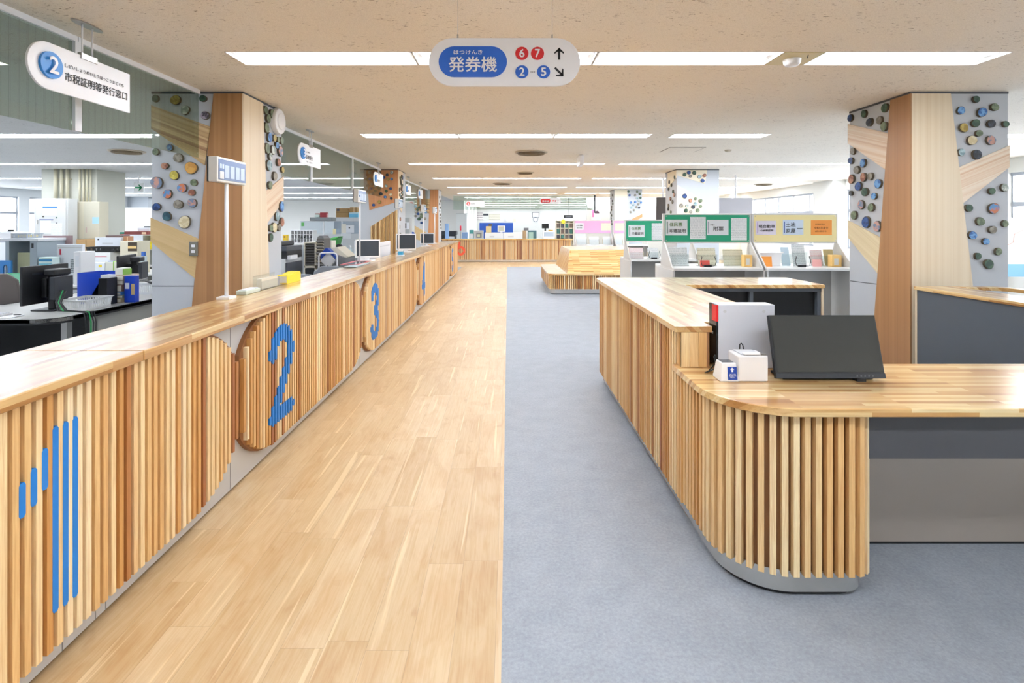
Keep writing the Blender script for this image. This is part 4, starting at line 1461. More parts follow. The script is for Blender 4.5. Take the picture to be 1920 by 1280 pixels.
# ------------------------------------------------------------------ bench
t = thing('bench', 'wide wooden waiting bench with a sloping back and slatted base', 'bench', (2.0, 12.7, 0))
def rrect(x0, x1, y0, y1, r):
    return arc_pts(x1 - r, y1 - r, r, r, 0, 90, 6) + arc_pts(x0 + r, y1 - r, r, r, 90, 180, 6) + arc_pts(x0 + r, y0 + r, r, r, 180, 270, 6) + arc_pts(x1 - r, y0 + r, r, r, 270, 360, 6)
MB().prism(rrect(0.86, 3.0, 11.37, 14.1, 0.16), 0.405, 0.44, 'z').build('seat', TX, t, 0.003)
MB().prism(rrect(0.91, 2.95, 11.42, 14.05, 0.12), 0.012, 0.405, 'z').build('base', PLY, t)
MB().prism(rrect(0.92, 2.94, 11.43, 14.04, 0.12), 0.0, 0.012, 'z').build('shadow_gap', BLACK, t)  # black slab paints the shade under the bench base
bp = [(0.88, 14.0)] + arc_pts(0.88 + 0.14, 11.39 + 0.14, 0.14, 0.14, 180, 270, 8) + [(2.95, 11.39)]
slats_on(bp, 0.11, lambda x, y: 0.405).build('slats', SL, t)
kb = ribbon([(0.905, 14.0)] + arc_pts(0.905 + 0.125, 11.415 + 0.125, 0.125, 0.125, 180, 270, 8) + [(2.95, 11.415)], None, 0.012, 0.115, -0.004)
kb.build('kick_strip', KICK, t)
vs = [(1.27, 11.42, 0.44), (3.0, 11.42, 0.44), (3.0, 14.05, 0.44), (1.27, 14.05, 0.44), (1.40, 12.05, 0.925), (3.0, 12.05, 0.925), (3.0, 14.0, 0.925), (1.40, 14.0, 0.925)]
MB().add(vs, [(3, 2, 1, 0), (4, 5, 6, 7), (0, 1, 5, 4), (1, 2, 6, 5), (2, 3, 7, 6), (3, 0, 4, 7)]).build('backrest', TX, t, 0.004)

# ------------------------------------------------------------------ far counter
t = thing('far_counter', 'slatted wooden counter across the far end of the aisle with a red numeral', 'counter', (0, 21.4, 0))
MB().box(-2.6, 2.55, 21.13, 21.7, 0.012, 0.87).build('body', BODY, t)
MB().box(-2.62, 2.57, 21.07, 21.75, 0.87, 0.912).build('countertop', TX, t, 0.004)
mb = MB()
for i in range(int(5.12 / 0.0405)):
    if rnd.random() < 0.75:
        tone = rnd.choice(SLAT_TONES)
    xx = -2.58 + i * 0.0405
    mb.box(xx, xx + 0.024, 21.10, 21.13, 0.09, 0.87, tone)
mb.build('slats', SL, t)
nb = MB()
for i in range(14):
    xx = -2.04 + i * 0.0265
    segs, on0 = [], None
    ring = arc_pts(-1.86, 0.44, 0.14, 0.14, 0, 360, 24)
    for s in range(0, 90):
        zz = 0.2 + s * 0.007
        ins = polydist((xx, zz), ring) < 0.045 or polydist((xx, zz), [(-2.0, 0.45), (-1.9, 0.76)]) < 0.04
        if ins and on0 is None:
            on0 = zz
        if not ins and on0 is not None:
            segs.append((on0, zz))
            on0 = None
    for a, b in segs:
        nb.box(xx - 0.0134, xx + 0.0134, 21.09, 21.105, a, b)
nb.build('numeral', M('slat_red', 'e0583c', 0.5), t)
MB().box(-2.58, 2.53, 21.12, 21.13, 0.012, 0.09).build('kick_strip', KICK, t)

# ------------------------------------------------------------------ writing stands with notice boards
STANDG = M('stand_grey', 'd4d3cf', 0.5)
GREEN = M('board_green', '22a078', 0.5)
YELLOW = M('board_yellow', 'f2e2a4', 0.5)
PINK = M('board_pink', 'f2b4dc', 0.5)
PAPER = M('paper_white', 'e4e8ec', 0.6)
FORM = lined_paper('form_sheet', 'f0f3f4', 'a4acb2', 0.014, 0.35)
FORMY = lined_paper('form_sheet_cream', 'f4f1dc', 'b4b08c', 0.02, 0.3)
FORMP = lined_paper('form_sheet_pink', 'f6ecec', 'dc9ca4', 0.02, 0.3)
ACR = clear('clear_acrylic', (0.95, 0.97, 0.97))
ORANGE = M('paper_orange', 'f29a3c', 0.5)


def sheet(parent, x, y, z, w, h, mat, name='notice'):
    return plate(rect(w, h), (x, y, z), RX, UZ, 0.0015, name, mat, parent)


def writing_stand(label, x0, x1, yd, zd, z0, z1, col, ysheet=None):
    """desk with an overhead notice board; yd = board plane"""
    t = thing('writing_stand', label, 'writing stand', ((x0 + x1) / 2, yd, 0))
    yf = yd - 0.40
    MB().box(x0 + 0.02, x1 - 0.02, yf, yd + 0.45, zd - 0.03, zd).build('desk_top', M('stand_top', 'e2e2e0', 0.35), t, 0.003)
    MB().box(x0 + 0.06, x1 - 0.06, yd + 0.05, yd + 0.07, 0.05, zd - 0.03).build('modesty_panel', M('stand_shade', 'b4b1ac', 0.5), t)
    for s in (x0, x1 - 0.03):
        MB().prism([(yf + 0.02, 0), (yd + 0.43, 0), (yd + 0.43, zd - 0.03), (yf + 0.02, zd - 0.03)], s + 0.015, s + 0.04, 'x').build('side_panel', STANDG, t)
        MB().prism([(yf + 0.05, zd), (yd + 0.16, zd), (yd + 0.05, z0), (yd, z0)], s + 0.012, s + 0.03, 'x').build('board_support', STANDG, t)
    MB().box(x0, x1, yd + 0.004, yd + 0.045, z0 - 0.02, z1 + 0.02).build('board_frame', STANDG, t, 0.004)
    MB().box(x0 + 0.03, x1 - 0.02, yd, yd + 0.004, z0, z1).build('board', col, t)
    for px in (x0 + 0.045, x1 - 0.035):
        for pz in (z0 + 0.015, z1 - 0.015):
            MB().cyl((px, yd - 0.004, pz), (px, yd, pz), 0.008, n=10).build('fixing_stud', STEEL, t)
    return t


def board_text(t, x, y, z, w, h, lines, mat=INK, bar=None, paper=PAPER):
    n = sheet(t, x, y, z, w, h, paper)
    if bar:
        plate(rect(0.012, h * 0.78), (x - w / 2 + 0.02, y - 0.0015, z), RX, UZ, 0.001, 'colour_bar', bar, n)
    for (s, dx, dz, sw, sh, m) in lines:
        text(s, (x + dx, y - 0.0015, z + dz), RX, UZ, sw, sh, m, n, bold=0.01, depth=0.001)
    return n


GINK = M('green_ink', '4a7a20', 0.6)
OINK = M('brown_ink', '8a4a10', 0.6)
d = 7.15
x = lambda px: X(px, d)
z = lambda py: Z(py, d)
ts = writing_stand('writing stand under the large green notice board', x(1243), x(1408), d, 0.94, z(453), z(403), GREEN)
dd = d - 0.001
board_text(ts, x(1268.5), dd, z(426.5), 0.29, 0.21, [('住民票', -0.01, 0.042, 0.17, 0.05, GINK), ('印鑑証明', 0.015, -0.042, 0.215, 0.05, INK)], bar=M('bar_green', '2a6a50', 0.5))
sheet(ts, x(1308.5), dd, z(427.5), 0.21, 0.297, FORM)
board_text(ts, x(1345.5), dd, z(426.5), 0.29, 0.205, [('附票', 0.01, -0.015, 0.135, 0.06, INK), ('戸籍の', -0.07, 0.035, 0.06, 0.018, INK)], bar=M('bar_grey', '9aa0b0', 0.5))
sheet(ts, x(1385.5), dd, z(429.5), 0.21, 0.297, FORM)
ts = writing_stand('writing stand under the yellow notice board', x(1410), x(1571), d, 0.94, z(453), z(403), YELLOW)
LAV = M('paper_lilac', 'e2dcea', 0.6)
board_text(ts, x(1436), dd, z(427), 0.275, 0.19, [('軽自動車', 0.01, 0.02, 0.215, 0.045, INK), ('の納税証明', 0.01, -0.035, 0.17, 0.026, INK)], bar=M('bar_lilac', 'c4b0d8', 0.5), paper=LAV)
board_text(ts, x(1487), dd, z(426), 0.275, 0.20, [('土地', -0.035, 0.035, 0.13, 0.062, INK), ('家屋', -0.035, -0.045, 0.13, 0.062, INK), ('評価証明', 0.085, -0.02, 0.075, 0.018, INK)],
           bar=M('bar_blue', '2c52a0', 0.5), paper=M('paper_blue', 'd2e0f0', 0.6))
board_text(ts, x(1540), dd, z(426.5), 0.28, 0.20, [('令和5年度分', -0.005, -0.005, 0.19, 0.034, OINK), ('所得証明は', -0.02, 0.045, 0.13, 0.02, OINK), ('6月1日から', -0.01, -0.05, 0.15, 0.022, OINK)], paper=ORANGE)
d9 = 9.4
x9 = lambda px: X(px, d9)
z9 = lambda py: Z(py, d9)
ts = writing_stand('smaller green board writing stand, behind the large green one', x9(1171), x9(1245) + 0.5, d9, 0.90, z9(451), z9(414), GREEN)
board_text(ts, x9(1193.5), d9 - 0.001, z9(433), 0.285, 0.21, [('住民票', -0.01, 0.042, 0.165, 0.05, GINK), ('印鑑証明', 0.015, -0.042, 0.21, 0.05, INK)], bar=M('bar_green', '2a6a50', 0.5))
sheet(ts, x9(1233), d9 - 0.001, z9(434), 0.21, 0.297, FORM)
d15 = 15.7
x15 = lambda px: X(px, d15)
z15 = lambda py: Z(py, d15)
for a, b, lb in ((1076, 1146, 'writing stand under the long pink notice board, beyond the bench'), (1149, 1172, 'writing stand under the short pink notice board, beside the far pillar')):
    ts = writing_stand(lb, x15(a), x15(b) + (0.6 if a > 1100 else 0), d15, 0.90, z15(437), z15(414), PINK)
    if a < 1100:
        board_text(ts, x15(1086.5), d15 - 0.001, z15(424.5), 0.25, 0.2, [('住民異動', 0, 0.03, 0.19, 0.04, INK), ('届出用紙', 0, -0.04, 0.16, 0.03, INK)])
        sheet(ts, x15(1136), d15 - 0.001, z15(425), 0.28, 0.22, FORMY)
    else:
        sheet(ts, x15(1162), d15 - 0.001, z15(425), 0.28, 0.22, FORMY)


def form_holder(label, xc, y, zb, w, h, mat, group='form holders on the writing stands'):
    zb += 0.001
    """clear upright tray with printed forms leaning in it"""
    t = thing('form_holder', label, 'form holder', (xc, y, zb), group)
    up = Vector((0, 0.25, 1)).normalized()
    plate(rect(w, h), Vector((xc, y, zb + 0.004)) + up * (h / 2), RX, up, -0.012, 'forms', mat, t)
    mb = MB()
    mb.box(xc - w / 2 - 0.008, xc + w / 2 + 0.008, y - 0.012, y - 0.009, zb, zb + h * 0.62)
    mb.box(xc - w / 2 - 0.008, xc - w / 2 - 0.005, y - 0.009, y + 0.08, zb, zb + h * 0.62).box(xc + w / 2 + 0.005, xc + w / 2 + 0.008, y - 0.009, y + 0.08, zb, zb + h * 0.62)
    mb.box(xc - w / 2 - 0.008, xc + w / 2 + 0.008, y - 0.009, y + 0.10, zb, zb + 0.003)
    mb.build('tray', ACR, t)


yi = 7.12
for a, b, top, mat, lb in ((1252, 1292, 462, FORM, 'form holder of grey forms at the near end under the large green board'), (1308, 1345, 463, FORMY, 'form holder behind the red card and reading glasses under the green board'),
                           (1356, 1396, 466, FORMY, 'form holder of cream forms under the far half of the green board'), (1467, 1483, 462, M('form_blue', 'cfe2ee', 0.5), 'narrow pale blue form holder under the yellow board'),
                           (1487, 1513, 456, FORM, 'tall white form sheet holder under the middle of the yellow board'), (1521, 1545, 468, FORMP, 'form holder of pinkish forms under the yellow board'),
                           (1547, 1566, 466, M('form_kraft', 'd8c894', 0.6), 'tan form holder at the far end of the yellow board')):
    dy = 7.14
    form_holder(lb, X((a + b) / 2, dy), dy, 0.94, (b - a) * dy / 1000 * 0.92, (497 - top) * dy / 1000, mat)
for a, b, top, mat, lb in ((1179, 1208, 463, FORMP, 'form holder of pink lined forms under the smaller green board'), (1214, 1236, 463, FORM, 'form holder behind glasses under the smaller green board')):
    form_holder(lb, X((a + b) / 2, 9.3), 9.3, 0.90, (b - a) * 9.3 / 1000 * 0.9, (483 - top) * 9.3 / 1000, mat)
for a, b, lb in ((1081, 1101, 'white form holder at the near end under the long pink board'), (1104, 1124, 'white form holder in the middle under the long pink board'), (1130, 1146, 'white form holder at the pillar end under the long pink board'), (1154, 1168, 'white form holder under the short pink board')):
    form_holder(lb, X((a + b) / 2, 15.6), 15.6, 0.90, (b - a) * 15.6 / 1000 * 0.9, 0.24, PAPER)


def glasses(xc, y, zb, lb):
    zb += 0.001
    t = thing('reading_glasses', lb, 'glasses', (xc, y, zb))
    MB().box(xc - 0.05, xc + 0.05, y, y + 0.03, zb, zb + 0.028).build('case', BLACK, t, 0.004)
    for s in (-1, 1):
        MB().tube([(xc + s * 0.05, y - 0.01, zb + 0.012), (xc + s * 0.085, y - 0.012, zb + 0.02), (xc + s * 0.10, y - 0.01, zb + 0.075), (xc + s * 0.085, y - 0.006, zb + 0.125), (xc + s * 0.088, y - 0.004, zb + 0.14)], 0.0045, 8).build('temple', BLACK, t)


glasses(X(1328, 6.95), 6.95, 0.94, 'black reading glasses stand before a red card under the large green board')
glasses(X(1505, 6.95), 6.95, 0.94, 'black reading glasses stand under the yellow board')
glasses(X(1227, 9.15), 9.15, 0.90, 'black reading glasses stand under the smaller green board')


def card(lb, name, cat, px0, px1, py0, py1, y, zb, mat, tilt=0.15, t_=0.004):
    w, h = (px1 - px0) * y / 1000, (py1 - py0) * y / 1000
    up = Vector((0, tilt, 1)).normalized()
    o = plate(rect(w, h), Vector((X((px0 + px1) / 2, y), y, zb + 0.001)) + up * (h / 2), RX, up, -t_, name, mat, None)
    return tag(o, lb, cat)


card('small red card standing behind the reading glasses under the large green board', 'notice_card', 'card', 1313, 1331, 484, 496, 7.0, 0.94, M('card_red', 'd8584e', 0.5))
card('orange notice card with yellow oval under the yellow board', 'notice_card', 'card', 1424, 1448, 475, 494, 7.02, 0.94, ORANGE)
card('pink card leaning under the yellow board beside the reading glasses', 'notice_card', 'card', 1524, 1541, 482, 495, 7.04, 0.94, M('card_pink', 'eeb0ac', 0.5))
for px, lb in ((1402, 'small orange box on the desk between the green and yellow boards'), (1574, 'small orange box on the desk at the far end below the yellow board')):
    t = thing('leaflet_box', lb, 'box', (X(px, 7.0), 7.0, 0.94), 'orange leaflet boxes')
    xx = X(px, 7.0)
    w = 0.052 if px < 1500 else 0.062
    xx = xx if px < 1500 else xx - 0.045
    MB().box(xx - w, xx + w, 6.98, 7.08, 0.941, 1.095).build('box', M('box_orange', 'eec478', 0.5), t, 0.003)
    MB().box(xx - w * 0.6, xx + w * 0.3, 6.978, 6.98, 0.965, 1.05).build('label', M('paper_grey', 'dcdad4', 0.6), t)
t = thing('white_tray', 'white plastic tray with slatted side on the desk under the yellow board', 'tray', (X(1440, 7.2), 7.2, 0.94))
MB().prism([(X(1421, 7.2), 0.941), (X(1457, 7.2), 0.941), (X(1461, 7.2), 1.12), (X(1416, 7.2), 1.12)], 7.12, 7.3, 'y').build('tray_body', WHITE, t, 0.004)
MB().box(X(1415, 7.2), X(1462, 7.2), 7.1, 7.32, 1.112, 1.124).build('rim', PANEL_WHITE, t, 0.003)

# ------------------------------------------------------------------ televisions, poster, clock
def television(lb, x0, x1, y, z0, z1, face):
    t = thing('television', lb, 'television', ((x0 + x1) / 2, y, CEIL))
    MB().box(x0, x1, y, y + 0.05, z0, z1).build('casing', face, t, 0.006)
    MB().box(x0 + 0.03, x1 - 0.03, y + 0.05, y + 0.054, z0 + 0.03, z1 - 0.03).build('screen', M('screen_glass', '383a39', 0.03, spec=1.0), t)
    xm = (x0 + x1) / 2
    MB().cyl((xm, y + 0.025, z1 - 0.02), (xm, y + 0.025, CEIL), 0.02, n=12).build('ceiling_pole', WHITE, t)


yt = 12.9
television('grey back of a television hanging beside the pale disc pillar', X(1349, yt), X(1411, yt), yt, 1.55, Z(371, yt), M('tv_grey', 'b4b2b6', 0.5))
yt = 13.6
television('dark television hanging half hidden behind the pale disc pillar', X(1231, yt), X(1256, yt), yt, 1.55, Z(370, yt), M('tv_dark', '5a5350', 0.4))
t = thing('map_poster', 'pale poster board with a faint red line map beside the big pillar', 'poster', (7.6, 7.6, 0))
MB().box(6.95, 8.3, 7.6, 7.62, 0.75, 1.58).build('poster_board', M('poster_cream', 'f4f0e6', 0.6), t)
MB().box(6.95, 8.3, 7.598, 7.6, 0.75, 0.93).build('blue_band', M('poster_blue', '8cc0e4', 0.6), t)
MB().box(6.95, 8.3, 7.596, 7.6, 1.565, 1.59).build('top_rail', STEEL, t)
MB().tube([(6.98, 7.597, 1.12), (7.03, 7.597, 1.14), (7.1, 7.597, 1.12), (7.12, 7.597, 1.2), (7.2, 7.597, 1.24), (7.22, 7.597, 1.36), (7.35, 7.597, 1.42)], 0.003).build('map_line', M('map_red', 'd8a090', 0.6), t)
for s in (7.05, 8.2):
    MB().box(s - 0.015, s + 0.015, 7.62, 7.65, 0, 1.55).build('leg', STEEL, t)
    MB().box(s - 0.03, s + 0.03, 7.45, 7.8, 0, 0.02).build('foot', STEEL, t)
t = thing('wall_clock', 'round white wall clock high on the back wall beyond the pink boards', 'clock', (X(1107, 23.9), 23.98, 2.3))
xc, zc = X(1107, 23.9), Z(385, 23.9)
MB(frame_mx((xc, 24.0, zc), RX, UZ)).cyl((0, 0, 0), (0, 0, 0.04), 0.15, n=32).build('case', M('clock_grey', 'b8b4ac', 0.4), t)
MB(frame_mx((xc, 23.96, zc), RX, UZ)).cyl((0, 0, 0), (0, 0, 0.004), 0.135, n=32).build('face', PANEL_WHITE, t)
MB(frame_mx((xc, 23.955, zc), RX, UZ)).box(-0.005, 0.005, 0, 0.1, 0, 0.003).box(0, 0.07, -0.005, 0.005, 0, 0.003).build('hands', INK, t)
t = thing('wall_poster', 'pink and white poster on the back wall below the round clock', 'poster', (X(1118, 23.9), 23.98, 1.8))
xc, zc = X(1118.5, 23.9), Z(402, 23.9)
MB().box(xc - 0.21, xc + 0.21, 23.99, 24.0, zc - 0.25, zc + 0.25).build('sheet', PANEL_WHITE, t)
MB().box(xc - 0.19, xc - 0.09, 23.985, 23.99, zc - 0.12, zc + 0.2).build('pink_print', M('print_pink', 'e0709a', 0.6), t)
plate(arc_pts(0, 0, 0.1, 0.12, 0, 180, 10), (xc + 0.04, 23.99, zc + 0.05), RX, UZ, 0.005, 'dark_print', M('print_dark', '4a3040', 0.6), t)
MB().box(xc - 0.1, xc + 0.18, 23.985, 23.99, zc - 0.22, zc - 0.1).build('pale_print', M('print_pale', 'cfe8ea', 0.6), t)

# ------------------------------------------------------------------ things lying on the long counter
ZCT = 0.9868
t = thing('tissue_box', 'bright yellow box with raised flap on the long counter beside the nearest pillar', 'box', (-1.93, 4.72, ZCT))
MB().box(-1.975, -1.885, 4.56, 4.86, ZCT, ZCT + 0.075).build('box', M('box_yellow', 'f0d624', 0.45), t, 0.003)
MB().box(-1.97, -1.89, 4.555, 4.56, ZCT + 0.01, ZCT + 0.065).build('end_label', M('label_grey', 'c4c0b0', 0.5), t)
MB().prism([(4.66, ZCT + 0.075), (4.86, ZCT + 0.075), (4.85, ZCT + 0.088), (4.78, ZCT + 0.09)], -1.97, -1.89, 'x').build('flap', M('box_yellow', 'f0d624', 0.45), t)
t = thing('acrylic_stand', 'clear acrylic leaflet stand on the counter in front of the cream trunk panel', 'leaflet stand', (-1.93, 4.3, ZCT))
MB().box(-1.97, -1.90, 4.12, 4.50, ZCT, ZCT + 0.004).box(-1.97, -1.965, 4.12, 4.50, ZCT, ZCT + 0.11).box(-1.905, -1.90, 4.12, 4.50, ZCT, ZCT + 0.07).build('tray', ACR, t)
MB().box(-1.955, -1.915, 4.15, 4.44, ZCT + 0.005, ZCT + 0.085).build('leaflets', M('leaflet_beige', 'd8d2c0', 0.6), t)
MB().box(-1.95, -1.92, 4.45, 4.49, ZCT + 0.005, ZCT + 0.075).build('small_card', M('card_grey', '9a9aa0', 0.5), t)
t = thing('clear_tray', 'shallow pale green clear tray on the counter, nearest to the first call display', 'tray', (-1.93, 3.98, ZCT))
MB().box(-1.97, -1.89, 3.86, 4.08, ZCT, ZCT + 0.03).build('tray_body', M('pale_green_plastic', 'c2cec4', 0.25), t, 0.006)
MB().box(-1.96, -1.90, 3.88, 4.06, ZCT + 0.03, ZCT + 0.034).build('slips', PAPER, t)
t = thing('document_tray', 'flat clear document tray with a red edge on the counter before the second display', 'tray', (-1.86, 6.6, ZCT))
MB().box(-1.96, -1.77, 6.25, 6.88, ZCT, ZCT + 0.035).build('tray_body', clear('tray_clear', (0.8, 0.86, 0.88)), t)
MB().box(-1.965, -1.955, 6.245, 6.885, ZCT + 0.035, ZCT + 0.041).box(-1.775, -1.765, 6.245, 6.885, ZCT + 0.035, ZCT + 0.041).box(-1.955, -1.775, 6.245, 6.255, ZCT + 0.035, ZCT + 0.041).box(-1.955, -1.775, 6.875, 6.885, ZCT + 0.035, ZCT + 0.041).build('red_edge', M('edge_red', 'd06a72', 0.4), t)
MB().box(-1.94, -1.79, 6.28, 6.87, ZCT + 0.003, ZCT + 0.01).build('paper', PAPER, t)


def lcd(lb, xc, yc, zb, w, h, rot, frame=PANEL_WHITE, scr=None, back=False):
    """flat monitor on a stand, screen towards local -Y, turned by rot"""
    t = thing('computer_monitor', lb, 'monitor', (xc, yc, zb))
    mx = Matrix.Translation((xc, yc, zb)) @ Matrix.Rotation(rot, 4, 'Z')
    zl = 0.045
    m_ = lambda: MB(mx)
    m_().box(-w / 2, w / 2, -0.02, 0.015, zl, zl + h).build('housing', frame, t, 0.004)
    m_().box(-w / 2 + 0.018, w / 2 - 0.018, -0.0225, -0.02, zl + 0.022, zl + h - 0.018).build('screen', scr or M('screen_slate', '3c444e', 0.2), t)
    m_().box(-w * 0.3, w * 0.3, 0.015, 0.03, zl + h * 0.25, zl + h * 0.75).build('rear_cover', frame, t)
    m_().box(-0.03, 0.03, 0.02, 0.045, 0.008, zl + h * 0.5).build('stand_neck', frame, t)
    m_().prism(circle(0.11, 20), 0, 0.01, 'z').build('stand_base', frame, t)
    return t


lcd('white framed monitor with dark screen on the counter after the second call display', -1.97, 7.5, ZCT, 0.34, 0.25, math.radians(25))
lcd('white framed monitor on the counter beside the third call display', -1.86, 9.75, ZCT, 0.36, 0.29, math.radians(20))
lcd('farthest white framed monitor on the counter, near the fourth call display', -1.88, 12.45, ZCT, 0.32, 0.26, math.radians(15))
t = thing('partition_screen', 'white counter partition panel behind the second display monitor', 'partition', (-2.25, 9.1, 0))
MB().box(-2.27, -2.245, 8.05, 10.2, 0.0, 1.18).build('panel', WHITE, t, 0.004)
MB().box(-2.244, -2.24, 8.15, 10.1, 1.10, 1.112).build('rail', GREY, t)
t = thing('sanitizer_box', 'small blue and white box on the counter near the third display monitor', 'box', (-1.72, 8.7, ZCT))
MB().box(-1.80, -1.69, 8.66, 8.74, ZCT, ZCT + 0.012).build('plate', WHITE, t)
MB().box(-1.785, -1.705, 8.665, 8.735, ZCT + 0.012, ZCT + 0.085).build('carton', M('carton_blue', '3aa0cc', 0.4), t, 0.003)
MB().box(-1.785, -1.705, 8.66, 8.74, ZCT + 0.07, ZCT + 0.092).build('lid', WHITE, t)

# ------------------------------------------------------------------ office: desk nearest the counter
DESKT = M('desk_grey', 'b6b6b2', 0.4)
DESKG = M('desk_panel_grey', 'a4a49c', 0.5)
t = thing('office_desk', 'grey office desk with a thick black edge behind the nearest stretch of counter', 'desk', (-4.3, 5.8, 0))
dp = arc_pts(-3.98, 4.64, 0.2, 0.2, 0, -90, 8) + [(-6.8, 4.44), (-6.8, 5.3), (-5.0, 5.3), (-5.0, 7.6), (-3.78, 7.6)]
MB().prism(dp, 0.672, 0.70, 'z').build('desk_top', DESKT, t)
ribbon(dp + dp[:1], None, 0.655, 0.705, 0.012).build('black_edge', BLACK, t)
MB().box(-3.86, -3.84, 5.0, 5.9, 0.05, 0.67).build('side_panel', DESKG, t)
MB().box(-3.87, -3.82, 4.62, 4.68, 0, 0.67).build('leg', STEEL, t)
MB().box(-3.87, -3.82, 5.92, 5.98, 0, 0.67).build('leg', STEEL, t)
MB().box(-5.55, -5.1, 4.5, 4.55, 0, 0.67).build('leg', DESKG, t)
MB().box(-3.9, -3.86, 6.0, 7.5, 0.05, 0.67).build('side_panel', DESKG, t)
MB().box(-5.0, -3.9, 7.5, 7.54, 0.05, 0.67).build('back_panel', DESKG, t)
MB().box(-6.7, -4.1, 5.2, 5.23, 0.0, 0.67).build('back_panel', BLACK, t)
ZDK = 0.7005


def monitor_back(lb, x, y, zb, w, h, rot):
    """office monitor seen from behind with a small computer fixed to its stand"""
    t = thing('computer_monitor', lb, 'monitor', (x, y, zb))
    mx = Matrix.Translation((x, y, zb)) @ Matrix.Rotation(rot, 4, 'Z')
    m_ = lambda: MB(mx)
    m_().box(-w / 2, w / 2, -0.012, 0.012, 0.07, 0.07 + h).build('housing', BLACK, t, 0.006)
    m_().box(-w / 2 + 0.1, w / 2 - 0.06, -0.014, -0.012, h - 0.01, h + 0.002).build('vent_slot', DARK, t)
    m_().box(-w / 2 + 0.01, w / 2 - 0.01, 0.012, 0.0135, 0.085, 0.06 + h).build('screen', M('screen_slate', '3c444e', 0.2), t)
    m_().box(-0.06, 0.06, -0.06, -0.012, 0.12, 0.30).build('mount', BLACK, t, 0.01)
    m_().box(-0.045, 0.045, -0.12, -0.06, 0.012, 0.33).build('stand_neck', BLACK, t, 0.01)
    m_().box(-0.09, 0.09, -0.17, -0.06, 0.325, 0.385).build('stand_head', BLACK, t, 0.012)
    m_().box(-0.09, 0.09, -0.16, 0.06, 0, 0.014).build('stand_base', BLACK, t, 0.005)
    m_().box(-0.16, 0.05, -0.22, -0.175, 0.115, 0.32).build('mini_computer', DARK, t, 0.004)
    m_().box(-0.06, 0.02, -0.176, -0.11, 0.15, 0.28).build('bracket', BLACK, t)
    return t


monitor_back('black monitor seen from behind on the desk nearest the counter', -4.31, 4.97, ZDK, 0.5, 0.35, math.radians(90))
monitor_back('black monitor seen from behind, farther along the same desk near the pillar', -4.82, 6.75, ZDK, 0.56, 0.34, math.radians(106))


def basket(lb, x0, x1, y0, y1, z, h, mat, name='plastic_basket', slits=True):
    """open basket with flaring slotted walls and a rolled rim"""
    t = thing(name, lb, 'basket', ((x0 + x1) / 2, (y0 + y1) / 2, z))
    e = 0.12 * h
    b = [(x0 + e, y0 + e), (x1 - e, y0 + e), (x1 - e, y1 - e), (x0 + e, y1 - e)]
    q = [(x0, y0), (x1, y0), (x1, y1), (x0, y1)]
    mb = MB().box(x0 + e, x1 - e, y0 + e, y1 - e, z, z + 0.004)
    for i in range(4):
        a0, a1, c0, c1 = b[i], b[(i + 1) % 4], q[i], q[(i + 1) % 4]
        L = math.hypot(a1[0] - a0[0], a1[1] - a0[1])
        n = max(2, int(L / 0.022)) if slits else 1
        pt = lambda u, v: (*(Vector(a0).lerp(Vector(a1), u)).lerp(Vector(c0).lerp(Vector(c1), u), v), z + h * v)
        for v0, v1 in ((0, 0.2), (0.8, 1.0)) if slits else ((0, 1),):
            mb.add([pt(0, v0), pt(1, v0), pt(1, v1), pt(0, v1)], [(0, 1, 2, 3)])
        if slits:
            for k in range(n):
                u0, u1 = (k + 0.2) / n, (k + 0.8) / n
                mb.add([pt(u0, 0.2), pt(u1, 0.2), pt(u1, 0.8), pt(u0, 0.8)], [(0, 1, 2, 3)])
    o = mb.build('basket_wall', mat, t)
    sd = o.modifiers.new('wall', 'SOLIDIFY')
    sd.thickness = 0.003
    r = MB()
    w = 0.009
    r.box(x0 - w, x1 + w, y0 - w, y0, z + h - 0.006, z + h).box(x0 - w, x1 + w, y1, y1 + w, z + h - 0.006, z + h)
    r.box(x0 - w, x0, y0, y1, z + h - 0.006, z + h).box(x1, x1 + w, y0, y1, z + h - 0.006, z + h)
    r.build('rim', mat, t)
    return t


BW = M('basket_white', 'e6e8e8', 0.4)
basket('white slotted plastic basket on the edge of the desk nearest the counter', -4.135, -3.88, 4.91, 5.24, ZDK, 0.10, BW)
basket('white slotted basket half hidden by the nearest pillar, at the far end of the desk', -4.22, -3.92, 6.05, 6.4, ZDK, 0.13, BW)


def crate(name, lb, cat, x0, x1, y0, y1, z0, z1, mat, extras=(), group=None, bevel=0.004, main='body'):
    """boxy thing: a body plus named smaller parts"""
    t = thing(name, lb, cat, ((x0 + x1) / 2, (y0 + y1) / 2, z0), group)
    MB().box(x0, x1, y0, y1, z0, z1).build(main, mat, t, bevel)
    for nm, a, m_ in extras:
        MB().box(*a).build(nm, m_, t)
    return t


BLUEF = M('file_blue', '1440b8', 0.4)
t = thing('file_holder', 'blue file holder with a slanted cut front on the desk nearest the counter', 'file holder', (-4.200, 5.45, ZDK))
MB().prism([(-4.310, ZDK), (-4.220, ZDK), (-4.090, ZDK + 0.22), (-4.070, ZDK + 0.245), (-4.060, ZDK + 0.31), (-4.310, ZDK + 0.31)], 5.34, 5.345, 'y').build('front_panel', BLUEF, t)
MB().box(-4.310, -4.302, 5.345, 5.62, ZDK, ZDK + 0.31).box(-4.070, -4.062, 5.345, 5.62, ZDK, ZDK + 0.24).box(-4.310, -4.062, 5.615, 5.62, ZDK, ZDK + 0.31).box(-4.310, -4.062, 5.345, 5.62, ZDK, ZDK + 0.005).build('shell', BLUEF, t)
mb = MB()
for k in range(5):
    mb.box(-4.295, -4.080, 5.42, 5.60, ZDK + 0.015 + k * 0.045, ZDK + 0.04 + k * 0.045)
mb.build('folders', M('folder_blue', '2450c0', 0.4), t)
